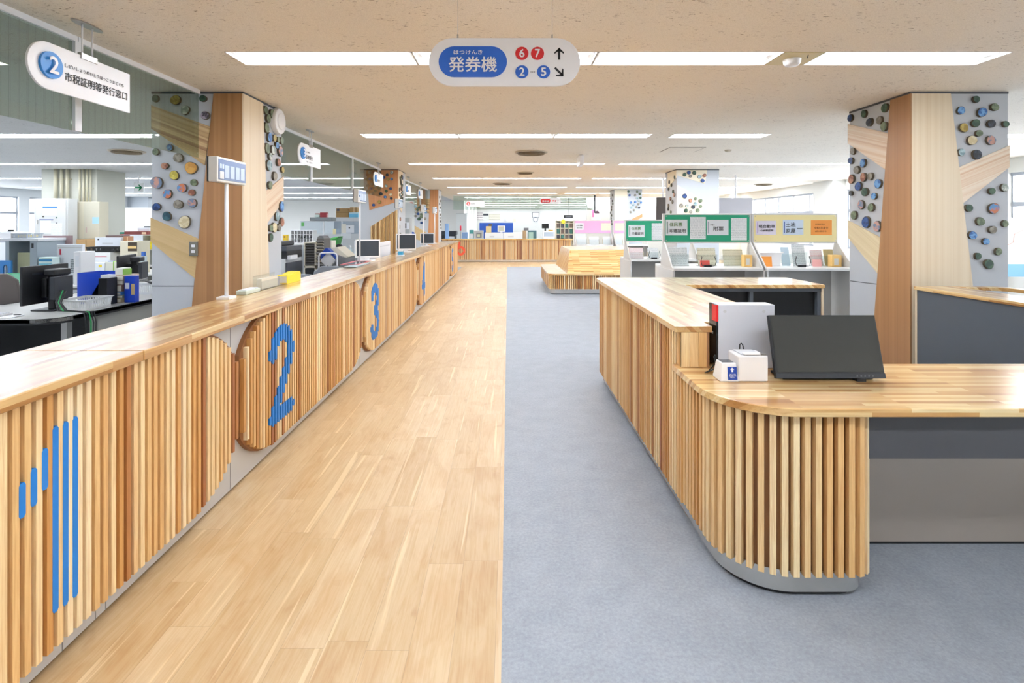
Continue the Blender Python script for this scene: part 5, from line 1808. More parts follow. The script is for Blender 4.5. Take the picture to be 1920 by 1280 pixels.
MB().box(-4.290, -4.070, 5.38, 5.41, ZDK + 0.006, ZDK + 0.2).build('inner_plate', BLACK, t)
crate('magazine_file', 'black magazine file standing beside the blue file holder', 'file holder', -4.038, -3.952, 5.26, 5.40, ZDK, ZDK + 0.265, BLACK, [('papers', (-4.03, -3.96, 5.28, 5.39, ZDK + 0.265, ZDK + 0.295), PAPER)])
zz = ZDK
for i, (h, c, lb, dx) in enumerate([(0.045, 'c8b48c', 'lowest tan book in the stack between the black file and blue binder', 0), (0.03, '9aa69a', 'grey green book second from the bottom of the desk book stack', 0.01),
                                    (0.035, '3e7cc0', 'blue covered book in the middle of the desk book stack', 0.0), (0.07, '9a7868', 'thick brown book in the upper part of the desk book stack', 0.005),
                                    (0.04, 'd4cdbc', 'cream book near the top of the desk book stack', 0.01), (0.05, 'c4b0a0', 'pale pinkish book on top of the desk book stack', 0.015)]):
    crate('book', lb, 'book', -3.935 - 0.13 + dx, -3.935 + dx, 5.42 + dx, 5.66 + dx, zz, zz + h, M('book_' + c, c, 0.6), [('pages', (-3.93 - 0.12 + dx, -3.937 + dx, 5.4185 + dx, 5.42 + dx, zz + 0.006, zz + h - 0.006), M('pages', 'e8e4d6', 0.7))], 'books stacked on the nearest desk')
    zz += h + 0.0008
zt_ = zz
crate('folder_stack', 'upright green and white folders leaning on top of the desk book stack', 'folder', -4.05, -3.97, 5.50, 5.62, zz, zz + 0.07, M('folder_white', 'e4e6dc', 0.6), [('green_spine', (-3.97, -3.962, 5.50, 5.62, zz, zz + 0.06), M('folder_green', '8cc050', 0.5))])
crate('ring_binder', 'upright blue ring binder at the end of the desk book stack', 'binder', -3.912, -3.80, 5.44, 5.50, ZDK, ZDK + 0.27, BLUEF, [('tan_tag', (-3.84, -3.805, 5.438, 5.44, ZDK + 0.08, ZDK + 0.19), M('tag_tan', 'c8ac78', 0.6)), ('white_label', (-3.90, -3.86, 5.438, 5.44, ZDK + 0.14, ZDK + 0.2), PAPER)])
t = thing('cable_bundle', 'bundle of black and green cables drooping from the nearest monitor over the desk edge', 'cable', (-3.9, 4.75, 0.5))
for i in range(5):
    q = 0.02 * i
    MB().tube([(-4.06 + q, 4.84 - q * .5, 0.90), (-4.05 + q, 4.78 - q * .5, 0.80), (-3.98 + q, 4.72, 0.735), (-3.83 + 0.012 * i, 4.74, 0.722), (-3.757 + 0.006 * i, 4.73 + q, 0.715), (-3.735 + 0.008 * i, 4.72 + q, 0.62), (-3.73 + q, 4.72, 0.42), (-3.72 + q, 4.73 + q, 0.2), (-3.72 + q, 4.74, 0.01)], 0.006, 7).build('cable', M('cable_green', '1f9a52', 0.5) if i == 2 else BLACK, t, 0, 'green cable' if i == 2 else None)
t = thing('cable_bundle', 'bundle of black cables drooping from the farther desk monitor beside the pillar', 'cable', (-3.8, 6.0, 0.5))
for i in range(4):
    q = 0.015 * i
    MB().tube([(-4.3 + q, 6.35 - q, 0.86), (-4.1, 6.0 - q, 0.87), (-3.85 + q, 5.9, 0.80 + q), (-3.735 + q, 5.88 + q, 0.70), (-3.70 + q, 5.86, 0.45), (-3.72 + q, 5.88, 0.2), (-3.72 + q, 5.9, 0.01)], 0.006, 7).build('cable', BLACK, t)
t = thing('keyboard', 'pale keyboard lying on the left end of the nearest desk', 'keyboard', (-4.7, 4.6, ZDK))
MB().box(-4.75, -4.36, 4.56, 4.70, ZDK, ZDK + 0.02).build('case', WHITE, t, 0.003)
mb = MB()
for i in range(14):
    for j in range(4):
        mb.box(-4.74 + i * 0.0265, -4.718 + i * 0.0265, 4.57 + j * 0.03, 4.592 + j * 0.03, ZDK + 0.02, ZDK + 0.025)
mb.build('keys', GREY, t)
crate('paper_pad', 'white paper pad on the nearest desk beside the monitor base', 'paper', -4.33, -4.22, 4.52, 4.66, ZDK, ZDK + 0.008, PAPER, [('clip', (-4.30, -4.25, 4.64, 4.66, ZDK + 0.008, ZDK + 0.013), BLACK)])


def office_chair(lb, x, y, rot, col, zs=0.44, seatcol=None):
    t = thing('office_chair', lb, 'chair', (x, y, 0))
    mx = Matrix.Translation((x, y, 0)) @ Matrix.Rotation(rot, 4, 'Z')
    m_ = lambda: MB(mx)
    m_().prism(rrect(-0.23, 0.23, -0.22, 0.22, 0.08), zs, zs + 0.07, 'z').build('seat', seatcol or col, t, 0.015)
    bk = [(-0.22, 0.0), (0.22, 0.0), (0.24, 0.15), (0.21, 0.36), (0.12, 0.43), (-0.12, 0.43), (-0.21, 0.36), (-0.24, 0.15)]
    m_().prism([(a, zs + 0.14 + b) for a, b in bk], 0.2, 0.245, 'y').build('backrest', col, t, 0.015)
    m_().box(-0.03, 0.03, 0.19, 0.25, zs - 0.02, zs + 0.2).build('back_bracket', BLACK, t)
    m_().cyl((0, 0, 0.1), (0, 0, zs), 0.025, n=12).build('gas_column', BLACK, t)
    for k in range(5):
        a = 2 * math.pi * k / 5
        m_().tube([(0, 0, 0.11), (0.15 * math.cos(a), 0.15 * math.sin(a), 0.1), (0.28 * math.cos(a), 0.28 * math.sin(a), 0.075)], 0.017, 6).build('base_leg', BLACK, t)
        m_().cyl((0.28 * math.cos(a) - 0.02, 0.28 * math.sin(a), 0.03), (0.28 * math.cos(a) + 0.02, 0.28 * math.sin(a), 0.03), 0.03, n=12).build('castor', BLACK, t)
    for s in (-1, 1):
        m_().tube([(s * 0.22, 0.1, zs + 0.03), (s * 0.28, 0.1, zs + 0.08), (s * 0.28, 0.08, zs + 0.2), (s * 0.27, -0.12, zs + 0.21)], 0.014, 7).build('armrest', BLACK, t)
    return t


CHB = M('chair_brown', '5c5552', 0.7)
CHG = M('chair_grey', '8a8f96', 0.7)
office_chair('brown mesh office chair at the left end of the nearest desk', -5.36, 5.68, math.radians(200), CHB, 0.42)
office_chair('grey office chair whose back shows above the counter by the folding machine', -2.52, 7.55, math.radians(20), CHG, 0.32)
office_chair('grey office chair behind the counter in front of the letter tray rack', -2.75, 6.75, math.radians(-30), CHG, 0.28)
office_chair('bright blue office chair just behind the nearest end of the counter', -2.62, 2.50, math.radians(10), M('chair_blue', '1478d8', 0.6), 0.25)

# ------------------------------------------------------------------ office: second row of desks and their clutter
def desk(lb, x0, x1, y0, y1, z=0.70):
    t = thing('office_desk', lb, 'desk', ((x0 + x1) / 2, (y0 + y1) / 2, 0))
    MB().box(x0, x1, y0, y1, z - 0.03, z).build('desk_top', M('desk_white', 'dcdcd8', 0.4), t, 0.004)
    for a in (x0, x1 - 0.4):
        p_ = MB().box(a + 0.01, a + 0.39, y0 + 0.05, y1 - 0.05, 0.04, z - 0.03).build('pedestal', DESKG, t)
        for k in range(3):
            MB().box(a + 0.03, a + 0.37, y0 + 0.04, y0 + 0.05, 0.07 + k * 0.2, 0.25 + k * 0.2).build('drawer', GREY, p_)
    MB().box(x0 + 0.4, x1 - 0.4, y1 - 0.07, y1 - 0.05, 0.2, z - 0.03).build('back_panel', DESKG, t)
    return t


def O(px0, px1, y, dep):
    return X(px0, y), X(px1, y), y, y + dep


desk('white topped desk at the far left behind the nearest desk', -8.4, -5.5, 6.9, 7.7)
desk('white topped desk in the middle of the office carrying the white printers', -7.9, -5.2, 8.6, 9.5)
desk('white topped desk by the maroon binder shelf near the pillar', -7.6, -6.0, 10.3, 11.0)
zt = 0.7005
# shelf riser on the far-left desk
x0, x1, y0, y1 = O(-6, 71, 7.0, 0.45)
t = thing('desk_riser', 'grey desktop shelf riser with a slotted side at the far left', 'shelf', ((x0 + x1) / 2, 7.2, zt))
MB().box(x0, x1, y0, y1, Z(452, 7.0), Z(447, 7.0)).build('top_shelf', GREY, t, 0.003)
MB().box(X(56, 7.0), X(69, 7.0), y0, y1, zt, Z(452, 7.0)).build('side_panel', M('riser_grey', '8f9aa2', 0.5), t)
MB().box(X(59, 7.0), X(63, 7.0), y0 - 0.002, y0, Z(465, 7.0), Z(456, 7.0)).build('grip_slot', BLACK, t)
MB().box(X(10, 7.0), X(17, 7.0), y0, y1, zt, Z(452, 7.0)).build('side_panel', M('riser_grey', '8f9aa2', 0.5), t)
MB().box(X(25, 7.0), X(82, 7.0), y1, y1 + 0.02, Z(475, 7.0), Z(443, 7.0)).build('brown_back', M('riser_brown', '8a7474', 0.6), t)
MB().box(X(25, 7.0), X(56, 7.0), y0 + 0.06, y0 + 0.1, zt, Z(474, 7.0)).build('olive_back', M('riser_olive', '9c9c7c', 0.6), t)
zs_ = Z(447, 7.0) + 0.0008
crate('letter_tray', 'white letter tray on top of the grey desktop riser', 'tray', X(-4, 7.1), X(27, 7.1), 7.05, 7.35, zs_, zs_ + 0.075, WHITE, [('papers', (X(-2, 7.1), X(25, 7.1), 7.07, 7.33, zs_ + 0.075, zs_ + 0.09), PAPER), ('black_stapler', (X(14, 7.1), X(21, 7.1), 7.1, 7.14, zs_ + 0.09, zs_ + 0.115), BLACK)])
basket('wire look tray with yellow pads on top of the grey desktop riser', X(28, 7.1), X(56, 7.1), 7.06, 7.3, zs_, 0.065, M('tray_smoke', 'a8b0b8', 0.4), 'desk_tray')
crate('note_pads', 'yellow note pads inside the tray on the grey desktop riser', 'note pad', X(33, 7.1), X(53, 7.1), 7.09, 7.25, zs_ + 0.005, zs_ + 0.045, M('pad_yellow', 'e8d040', 0.5), [('top_sheet', (X(35, 7.1), X(50, 7.1), 7.1, 7.24, zs_ + 0.045, zs_ + 0.047), M('pad_brown', 'b08838', 0.6))])
t = thing('book_end', 'blue arched bookend standing under the grey desktop riser', 'bookend', (X(12, 7.0), 6.98, zt))
MB().prism([(X(2, 6.98), zt), (X(8, 6.98), zt)] + [(X(8, 6.98), Z(500, 6.98))] + [(X(11, 6.98), Z(496, 6.98)), (X(15, 6.98), Z(496, 6.98)), (X(17, 6.98), Z(500, 6.98)), (X(17, 6.98), zt), (X(23, 6.98), zt), (X(23, 6.98), Z(488, 6.98)), (X(2, 6.98), Z(488, 6.98))], 6.96, 6.985, 'y').build('plate', M('bookend_blue', '2c74b4', 0.4), t)
MB().box(X(2, 6.98), X(23, 6.98), 6.91, 6.96, zt, zt + 0.004).build('foot', M('bookend_blue', '2c74b4', 0.4), t)
basket('pale green open basket in front of the grey desktop riser', X(1, 6.6), X(42, 6.6), 6.92, 7.0, zt, 0.10, M('basket_green', '7cc09a', 0.4), 'green_basket', False) if False else None
t = thing('green_basket', 'translucent pale green basket on the far left desk', 'basket', (X(22, 6.75), 6.8, zt))
gx0, gx1 = X(1, 6.75), X(43, 6.75)
mb = MB()
mb.box(gx0, gx1, 6.705, 6.71, zt + 0.06, zt + 0.17)
mb.box(gx0, gx1, 6.87, 6.875, zt + 0.06, zt + 0.17).box(gx0, gx0 + 0.005, 6.71, 6.87, zt + 0.06, zt + 0.17).box(gx1 - 0.005, gx1, 6.71, 6.87, zt + 0.06, zt + 0.17).box(gx0, gx1, 6.705, 6.875, zt + 0.055, zt + 0.06)
mb.build('basket_wall', M('basket_green', '78bc98', 0.35), t)
MB().box(gx0 + 0.03, gx1 - 0.03, 6.73, 6.92, zt, zt + 0.055).build('stand', WHITE, t)
crate('desk_extension', 'narrow white side table holding the green basket on the far left', 'table', -6.9, -6.0, 6.55, 6.895, 0.0, zt - 0.002, M('desk_white', 'dcdcd8', 0.4), [('top_plate', (-6.92, -5.98, 6.53, 6.896, zt - 0.03, zt - 0.001), GREY)])
crate('leaflet_box', 'white and blue leaflet box beside the grey desktop riser', 'box', *O(72, 98, 7.0, 0.12), zt, Z(482, 7.0), M('leaflet_pale', 'c8dcd8', 0.5), [('blue_band', (X(73, 7.0), X(97, 7.0), 6.998, 7.0, Z(490, 7.0), Z(486, 7.0)), M('band_teal', '2f7cac', 0.5)), ('lower_band', (X(73, 7.0), X(97, 7.0), 6.998, 7.0, Z(496, 7.0), Z(494, 7.0)), M('band_aqua', '5ab0c8', 0.5))])
crate('tissue_carton', 'blue and white tissue carton on the far left desk under the pinned papers', 'box', *O(82, 101, 7.5, 0.12), zt, Z(465, 7.5), M('carton_sky', '8cb8dc', 0.5), [('white_face', (X(88, 7.5), X(100, 7.5), 7.498, 7.5, Z(473, 7.5), Z(466, 7.5)), PAPER)])
t = thing('all_in_one_computer', 'white backed computer display in the middle of the far left desk', 'computer', (X(125, 7.1), 7.2, zt))
MB().box(X(100, 7.1), X(149, 7.1), 7.15, 7.2, zt + 0.06, Z(458, 7.1)).build('housing', M('computer_white', 'd4d8dc', 0.4), t, 0.008)
MB().box(X(103, 7.1), X(147, 7.1), 7.148, 7.15, Z(464, 7.1), Z(463.4, 7.1)).build('seam', DESKG, t)
MB().box(X(106, 7.1), X(109, 7.1), 7.145, 7.15, Z(478, 7.1), Z(467, 7.1)).build('red_pen', M('pen_red', 'b02840', 0.4), t)
MB().box(X(127, 7.1), X(138, 7.1), 7.145, 7.15, Z(512, 7.1), Z(486, 7.1)).build('photo_print', lined_paper('print_grey', 'aab0b4', '5c6468', 0.03, 0.5), t)
MB().box(X(115, 7.1), X(132, 7.1), 7.12, 7.3, zt, zt + 0.06).build('stand', GREY, t)
crate('file_rack', 'white upright file rack beside the white computer display', 'file holder', *O(138, 151, 7.0, 0.25), zt, Z(472, 7.0), WHITE, [('label', (X(141, 7.0), X(148, 7.0), 6.998, 7.0, Z(500, 7.0), Z(480, 7.0)), PAPER)])
# white drawer unit with the black basket
d_ = 8.62
crate('drawer_unit', 'white drawer unit with a red stripe under the black basket', 'drawer unit', *O(165, 207, d_, 0.36), zt, Z(473, d_), M('drawer_white', 'dfe0de', 0.45), [('red_stripe', (X(170, d_), X(200, d_), d_ - 0.002, d_, Z(481.5, d_), Z(479.5, d_)), M('stripe_pink', 'c89098', 0.5))] + [('drawer', (X(168, d_), X(204, d_), d_ - 0.003, d_, Z(487 + 8 * k, d_), Z(481 + 8 * k, d_)) if False else (X(168, d_), X(204, d_), d_ - 0.003, d_, Z(490 + 7 * k, d_), Z(484 + 7 * k, d_)), PAPER) for k in range(3)])
basket('black slotted basket on top of the white drawer unit', X(158, d_), X(212, d_), d_ + 0.03, d_ + 0.36, Z(473, d_) + 0.0008, 0.085, BLACK)
crate('card_file', 'upright card files with a yellow warning mark before the white drawer unit', 'file', *O(168, 196, 8.0, 0.12), 0.7005, Z(492, 8.0), PAPER, [('warning_mark', (X(185, 8.0), X(191, 8.0), 7.998, 8.0, Z(501, 8.0), Z(496, 8.0)), M('pad_yellow', 'e8d040', 0.5))])
crate('side_table', 'low grey side table holding card files in front of the white drawer unit', 'table', X(150, 8.0), X(235, 8.0), 7.9, 8.5, 0.0, 0.6995, DESKG, [('top_plate', (X(149, 8.0), X(236, 8.0), 7.88, 8.51, 0.67, 0.6998), GREY)])
crate('index_box', 'box of index cards on the low side table behind the desk books', 'box', *O(197, 222, 8.0, 0.2), 0.7005, Z(491, 8.0), M('index_cream', 'd6d6c8', 0.6), [('green_divider', (X(212, 8.0), X(214, 8.0), 7.998, 8.05, 0.71, Z(490, 8.0)), M('folder_green', '8cc050', 0.5)), ('blue_divider', (X(200, 8.0), X(210, 8.0), 8.02, 8.06, 0.71, Z(489, 8.0)), M('divider_blue', 'a0acc8', 0.5))])
# second printer row
d_ = 9.0
crate('laser_printer', 'white laser printer behind the black basket in the office', 'printer', *O(178, 227, d_, 0.45), zt, Z(445, d_), M('printer_white', 'dfe4ea', 0.4), [('paper_slot', (X(192, d_), X(212, d_), d_ - 0.003, d_, Z(458, d_), Z(455, d_)), GREY), ('badge', (X(183, d_), X(186, d_), d_ - 0.003, d_, Z(450, d_), Z(447, d_)), DARK), ('top_tray', (X(194, d_), X(220, d_), d_ + 0.05, d_ + 0.3, Z(445, d_), Z(441.5, d_)), M('tray_brown', '6a5450', 0.5))])
crate('small_carton', 'small brown carton on top of the white laser printer', 'box', *O(231, 239, d_ + 0.05, 0.15), zt, Z(443, d_), M('carton_brown', 'b8845c', 0.6), [('tape', (X(234, d_), X(236, d_), d_ + 0.048, d_ + 0.05, Z(452, d_), Z(444, d_)), M('tape_tan', 'd8b890', 0.5))])
crate('cubby_box', 'beige cubby box with papers in its opening beside the second monitor', 'cabinet', *O(225, 258, 8.66, 0.3), zt, Z(452, 8.66), M('cubby_beige', 'cfc8b0', 0.5), [('opening', (X(240, 8.66), X(257, 8.66), 8.657, 8.66, Z(471, 8.66), Z(454, 8.66)), M('cubby_dark', '3c3020', 0.7)), ('papers', (X(240, 8.66), X(256, 8.66), 8.655, 8.657, Z(466, 8.66), Z(461, 8.66)), M('paper_tan', 'd8b878', 0.6))])
# shelf with maroon binder near pillar
d_ = 10.4
t = thing('low_cabinet', 'white low cabinet with an open shelf next to the nearest pillar', 'cabinet', (X(255, d_), d_ + 0.2, zt))
MB().box(X(230, d_), X(268, d_), d_, d_ + 0.4, zt, Z(440, d_)).build('body', M('cabinet_white', 'e2e6e8', 0.45), t, 0.004)
MB().box(X(268, d_), X(292, d_), d_, d_ + 0.4, Z(441.5, d_), Z(440, d_)).box(X(268, d_), X(292, d_), d_, d_ + 0.4, Z(469, d_), Z(467, d_)).box(X(268, d_), X(292, d_), d_ + 0.38, d_ + 0.4, zt, Z(440, d_)).box(X(290, d_), X(292, d_), d_, d_ + 0.4, zt, Z(440, d_)).build('open_shelf', M('cabinet_cream', 'dcd6c0', 0.5), t)
crate('storage_box', 'bright yellow storage box on the open shelf beside the nearest pillar', 'box', *O(270, 284, d_ + 0.02, 0.3), Z(467, d_) + 0.0008, Z(452, d_), M('box_lemon', 'f2dc14', 0.45), [('lid_line', (X(269, d_), X(284, d_), d_ + 0.018, d_ + 0.02, Z(456, d_), Z(455.4, d_)), M('line_olive', 'b8a010', 0.5))])
zc_ = Z(440, d_) + 0.0008
crate('long_binder', 'long maroon binder lying on the white low cabinet', 'binder', *O(233, 277, d_ + 0.03, 0.25), zc_, zc_ + 0.065, M('maroon', '7a342c', 0.5), [('paper_label', (X(264, d_), X(272, d_), d_ + 0.027, d_ + 0.03, zc_ + 0.01, zc_ + 0.05), M('label_peach', 'e8c8a4', 0.6))])
crate('tape_holder', 'small green tape holder at the end of the maroon binder', 'tape dispenser', *O(224, 232, d_ + 0.03, 0.12), zc_, zc_ + 0.05, M('tape_green', '148068', 0.5), [('base', (X(223.5, d_), X(232.2, d_), d_ + 0.025, d_ + 0.16, zc_, zc_ + 0.012), M('tape_red', 'b83a48', 0.5))])
crate('pen_cup', 'row of white pen cups on the long maroon binder', 'pen cup', *O(258, 280, d_ + 0.1, 0.1), zc_ + 0.066, zc_ + 0.14, M('cup_white', 'dde4ea', 0.4), [('pens', (X(262, d_), X(277, d_), d_ + 0.12, d_ + 0.18, zc_ + 0.14, zc_ + 0.165), DARK)])
crate('water_bottle', 'clear plastic pump bottle with a blue cap beside the nearest pillar', 'bottle', *O(262, 270, 8.65, 0.08), zt, Z(480, 8.65), M('bottle_clear', 'c4d4d8', 0.2), [('blue_cap', (X(264, 8.65), X(269, 8.65), 8.66, 8.71, Z(480, 8.65), Z(472, 8.65)), M('cap_blue', '2a5ca8', 0.4))], None, 0.012)
# white cabinets and pillar in the office
d_ = 10.9
t = thing('locker_cabinet', 'tall white metal cabinet with pinned papers and a blue header strip', 'cabinet', (X(95, d_), d_ + 0.2, 0))
MB().box(X(64, d_), X(127, d_), d_, d_ + 0.25, 0.0, Z(372, d_)).build('body', M('locker_white', 'c6c8c6', 0.45), t, 0.006)
MB().box(X(68, d_), X(124, d_), d_ - 0.012, d_, 0.1, Z(375, d_)).build('door', M('locker_door', 'cacbc8', 0.45), t, 0.004)
MB().box(X(88, d_), X(105, d_), d_ - 0.014, d_ - 0.012, Z(379, d_), Z(377, d_)).build('label_slot', GREY, t)
MB().box(X(70, d_), X(72, d_), d_ - 0.03, d_ - 0.012, Z(420, d_), Z(412, d_)).build('handle', STEEL, t)
for nm, a, b, c, e, m_, lb in (('wall_notice', 80, 109, 387, 404, FORM, 'white notice with a blue heading on the tall office cabinet'), ('wall_notice', 76, 97, 412, 438, PAPER, 'plain white sheet hanging from a purple strip on the tall cabinet'),
                               ('wall_notice', 97, 118, 418, 447, FORM, 'white sheet with grey lines clipped to the tall office cabinet'), ('wall_notice', 82, 100, 441, 470, FORM, 'lowest white list hanging on the tall office cabinet')):
    o = plate(rect((b - a) * d_ / 1000, (e - c) * d_ / 1000), (X((a + b) / 2, d_), d_ - 0.0125, Z((c + e) / 2, d_)), RX, UZ, 0.002, nm, m_, None)
    tag(o, lb, 'notice', 'notices on the tall office cabinet')
    if c == 387:
        MB().box(X(81, d_), X(108, d_), d_ - 0.0165, d_ - 0.0145, Z(390, d_), Z(387, d_)).build('heading', M('heading_blue', '2a74b8', 0.5), o)
    if c == 412:
        MB().box(X(75, d_), X(101, d_), d_ - 0.0175, d_ - 0.0145, Z(412.6, d_), Z(411, d_)).build('purple_strip', M('strip_purple', '44508c', 0.5), o)
for px, py, c in ((82, 406, '4a4440'), (107, 408, '2c5a4c'), (107, 418, '8a8c90')):
    o = MB().cyl((X(px, d_), d_ - 0.02, Z(py, d_)), (X(px, d_), d_ - 0.0125, Z(py, d_)), 0.015, n=14).build('magnet', M('magnet_' + c, c, 0.5))
    tag(o, {'4a4440': 'dark round magnet on the left side of the cabinet notices', '2c5a4c': 'green round magnet at the upper right of the cabinet notices', '8a8c90': 'grey round magnet above the lined sheet on the cabinet'}[c], 'magnet')
d_ = 11.46
t = thing('office_pillar', 'cream painted office pillar with vertical pipes in front', 'pillar', (X(130, d_), d_ + 0.4, 0))
t['kind'] = 'thing'
MB().box(X(78, d_), X(182, d_), d_, d_ + 0.85, 0, CEIL - 0.001).build('shaft', M('pillar_cream', 'c2c3b8', 0.6), t)
PIPE = M('pipe_cream', 'cfcab2', 0.5)
for px, w, zb in ((108, 3, 372), (119, 2.6, 372), (130, 2.8, 372), (153, 1.7, 378), (160, 1.9, 378), (166.5, 1.5, 378), (173, 1.5, 378)):
    MB().cyl((X(px, d_), d_ - 0.05, Z(zb, d_)), (X(px, d_), d_ - 0.05, CEIL - 0.002), w * d_ / 1000, n=12).build('pipe', PIPE, t)
MB().box(X(104, d_), X(135, d_), d_ - 0.03, d_, Z(337, d_), Z(335, d_)).box(X(146, d_), X(176, d_), d_ - 0.03, d_, Z(353.5, d_), Z(352, d_)).build('pipe_clamp', PIPE, t)
MB().box(X(104, d_), X(134, d_), d_ - 0.1, d_, Z(446, d_), Z(372, d_)).build('pipe_cover', M('pillar_cream', 'c2c3b8', 0.6), t)
d_ = 11.2
t = thing('switch_box', 'beige metal switchgear box on the office pillar under four pipes', 'electrical box', (X(166, d_), d_, Z(448, d_)))
MB().box(X(145, d_), X(187, d_), d_, 11.45, Z(448, d_), Z(378, d_)).build('body', M('switch_beige', 'c2bca6', 0.5), t, 0.004)
MB().box(X(158, d_), X(187, d_), d_ - 0.01, d_, Z(447, d_), Z(379, d_)).build('door', M('switch_door', 'b8b4a2', 0.5), t)
MB().box(X(162, d_), X(164, d_), d_ - 0.015, d_ - 0.01, Z(436, d_), Z(426, d_)).build('handle', M('handle_pink', 'b09a94', 0.5), t)
MB().box(X(174, d_), X(186, d_), d_ - 0.013, d_ - 0.01, Z(419, d_), Z(407, d_)).build('sticker', M('sticker_blue', '9cc4e4', 0.5), t)
crate('wood_cupboard', 'brown wood cupboard standing below the beige switchgear box', 'cupboard', *O(143, 180, 10.9, 0.4), 0.0, Z(449, 10.9), M('cupboard_wood', 'a88658', 0.6), [('door_seam', (X(161, 10.9), X(161.6, 10.9), 10.897, 10.9, 0.1, Z(450, 10.9)), M('seam_brown', '6a5030', 0.6))])
crate('meter_panel', 'small white wall panel with a dark printed sheet beside the switchgear box', 'panel', *O(129, 143, 11.3, 0.15), Z(457, 11.3), Z(433, 11.3), M('panel_cream', 'd8d4c4', 0.5), [('print', (X(132, 11.3), X(139.5, 11.3), 11.297, 11.3, Z(448, 11.3), Z(439, 11.3)), M('print_charcoal', '4c4844', 0.6)), ('lower_print', (X(130, 11.3), X(141, 11.3), 11.297, 11.3, Z(455, 11.3), Z(450, 11.3)), M('print_charcoal', '4c4844', 0.6))])
t = thing('whiteboard', 'large pale whiteboard on feet in the far left of the office', 'whiteboard', (X(255, 15), 15, 0))
MB().box(X(226, 15), X(305, 15), 15.0, 15.04, Z(438, 15), Z(389, 15)).build('board', M('board_white', 'dfe5ea', 0.3), t, 0.004)
MB().box(X(224, 15), X(226, 15), 14.99, 15.05, Z(440, 15), Z(388, 15)).build('frame', ALU, t)
for px in (228, 300):
    MB().box(X(px, 15), X(px, 15) + 0.04, 15.0, 15.04, 0, Z(438, 15)).build('leg', ALU, t)
    MB().box(X(px, 15), X(px, 15) + 0.05, 14.75, 15.3, 0, 0.04).build('foot', ALU, t)
t = thing('air_duct', 'boxed grey air unit under the ceiling at the left office wall', 'duct', (XL + 0.6, 24, 2.4))
MB().box(XL + 0.002, XL + 0.9, 23.0, 25.0, 2.2, CEIL - 0.002).build('casing', M('duct_grey', 'b4bac0', 0.5), t)

# ------------------------------------------------------------------ office beyond the nearest pillar
t = thing('copier', 'tall dark grey and white copier just beyond the nearest office side pillar', 'copier', (-3.6, 8.3, 0))
MB().box(-4.0, -3.32, 7.95, 8.57, 0.05, 0.98).build('body', M('copier_white', 'd6dadb', 0.4), t, 0.008)
MB().box(-3.32, -3.29, 7.96, 8.56, 0.08, 0.92).build('front_cover', M('copier_dark', '434850', 0.45), t, 0.006)
for k in range(2):
    MB().box(-3.29, -3.282, 8.0, 8.52, 0.12 + k * 0.36, 0.44 + k * 0.36).build('paper_drawer', M('copier_drawer', '3a3f47', 0.45), t)
    MB().box(-3.282, -3.276, 8.15, 8.37, 0.38 + k * 0.36, 0.41 + k * 0.36).build('drawer_grip', BLACK, t)
MB().box(-3.95, -3.3, 7.97, 8.55, 0.98, 1.09).build('output_bay', BLACK, t)
MB().box(-3.97, -3.30, 7.96, 8.56, 1.09, 1.17).build('scanner_unit', M('copier_dark', '434850', 0.45), t, 0.01)
MB().box(-3.95, -3.4, 7.98, 8.5, 1.17, 1.24).build('document_feeder', DARK, t, 0.015)
MB().prism([(7.98, 0.965), (8.25, 0.965), (8.25, 1.03), (7.98, 1.03)], -3.30, -3.25, 'x').build('control_panel', WHITE, t, 0.004)
MB().box(-3.8, -3.5, 7.97, 8.55, 0, 0.05).build('plinth', BLACK, t)
# tray rack and stacker
d_ = 9.6
t = thing('letter_tray_rack', 'cream framed rack of dark letter trays beside the copier', 'tray rack', (X(581, d_), d_, 0))
xa, xb = X(570, d_), X(592, d_)
MB().box(xa, xa + 0.02, d_, d_ + 0.35, 0.0, Z(456, d_)).box(xb - 0.02, xb, d_, d_ + 0.35, 0.0, Z(456, d_)).box(xa, xb, d_, d_ + 0.35, Z(456, d_), Z(454, d_)).box(xa, xb, d_, d_ + 0.35, Z(502, d_), Z(498, d_)).box(xa, xb, d_ + 0.33, d_ + 0.35, 0, Z(454, d_)).build('frame', M('rack_cream', 'd8d0bc', 0.5), t)
for k in range(8):
    za = Z(497, d_) + k * 0.048
    MB().box(xa + 0.022, xb - 0.022, d_ + 0.01, d_ + 0.33, za, za + 0.034).build('letter_tray', M('tray_dark', '4a4642', 0.5), t)
MB().box(xa + 0.02, xb - 0.02, d_ + 0.01, d_ + 0.32, 0.02, Z(503, d_)).build('lower_box', BLACK, t)
t = thing('sorter_tower', 'tall dark sorter tower of angled bins next to the letter tray rack', 'sorter', (X(598, 9.3), 9.3, 0))
d_ = 9.3
xa, xb = X(592.5, d_), X(606, d_)
MB().box(xa, xb, d_ + 0.03, d_ + 0.4, 0.0, Z(447, d_)).build('body', M('sorter_dark', '5a5854', 0.5), t, 0.006)
for k in range(9):
    za = Z(497, d_) + k * 0.05
    MB().prism([(d_ + 0.03, za), (d_ - 0.02, za + 0.012), (d_ - 0.02, za + 0.03), (d_ + 0.03, za + 0.022)], xa, xb, 'x').build('bin', M('bin_tan', 'b0a48c', 0.5) if k % 2 else M('bin_grey', '8a8680', 0.5), t)
MB().prism(arc_pts(0, 0, 0.055, 0.05, 0, 180, 10), d_ + 0.05, d_ + 0.35, 'y').build('hood', M('sorter_hood', '707274', 0.5), t)
t.children[-1].location = (X(597, d_) - t.location.x * 0 , 0, 0) if False else t.children[-1].location
for v in t.children[-1].data.vertices:
    v.co.x += X(599, d_)
    v.co.z += Z(447, d_)
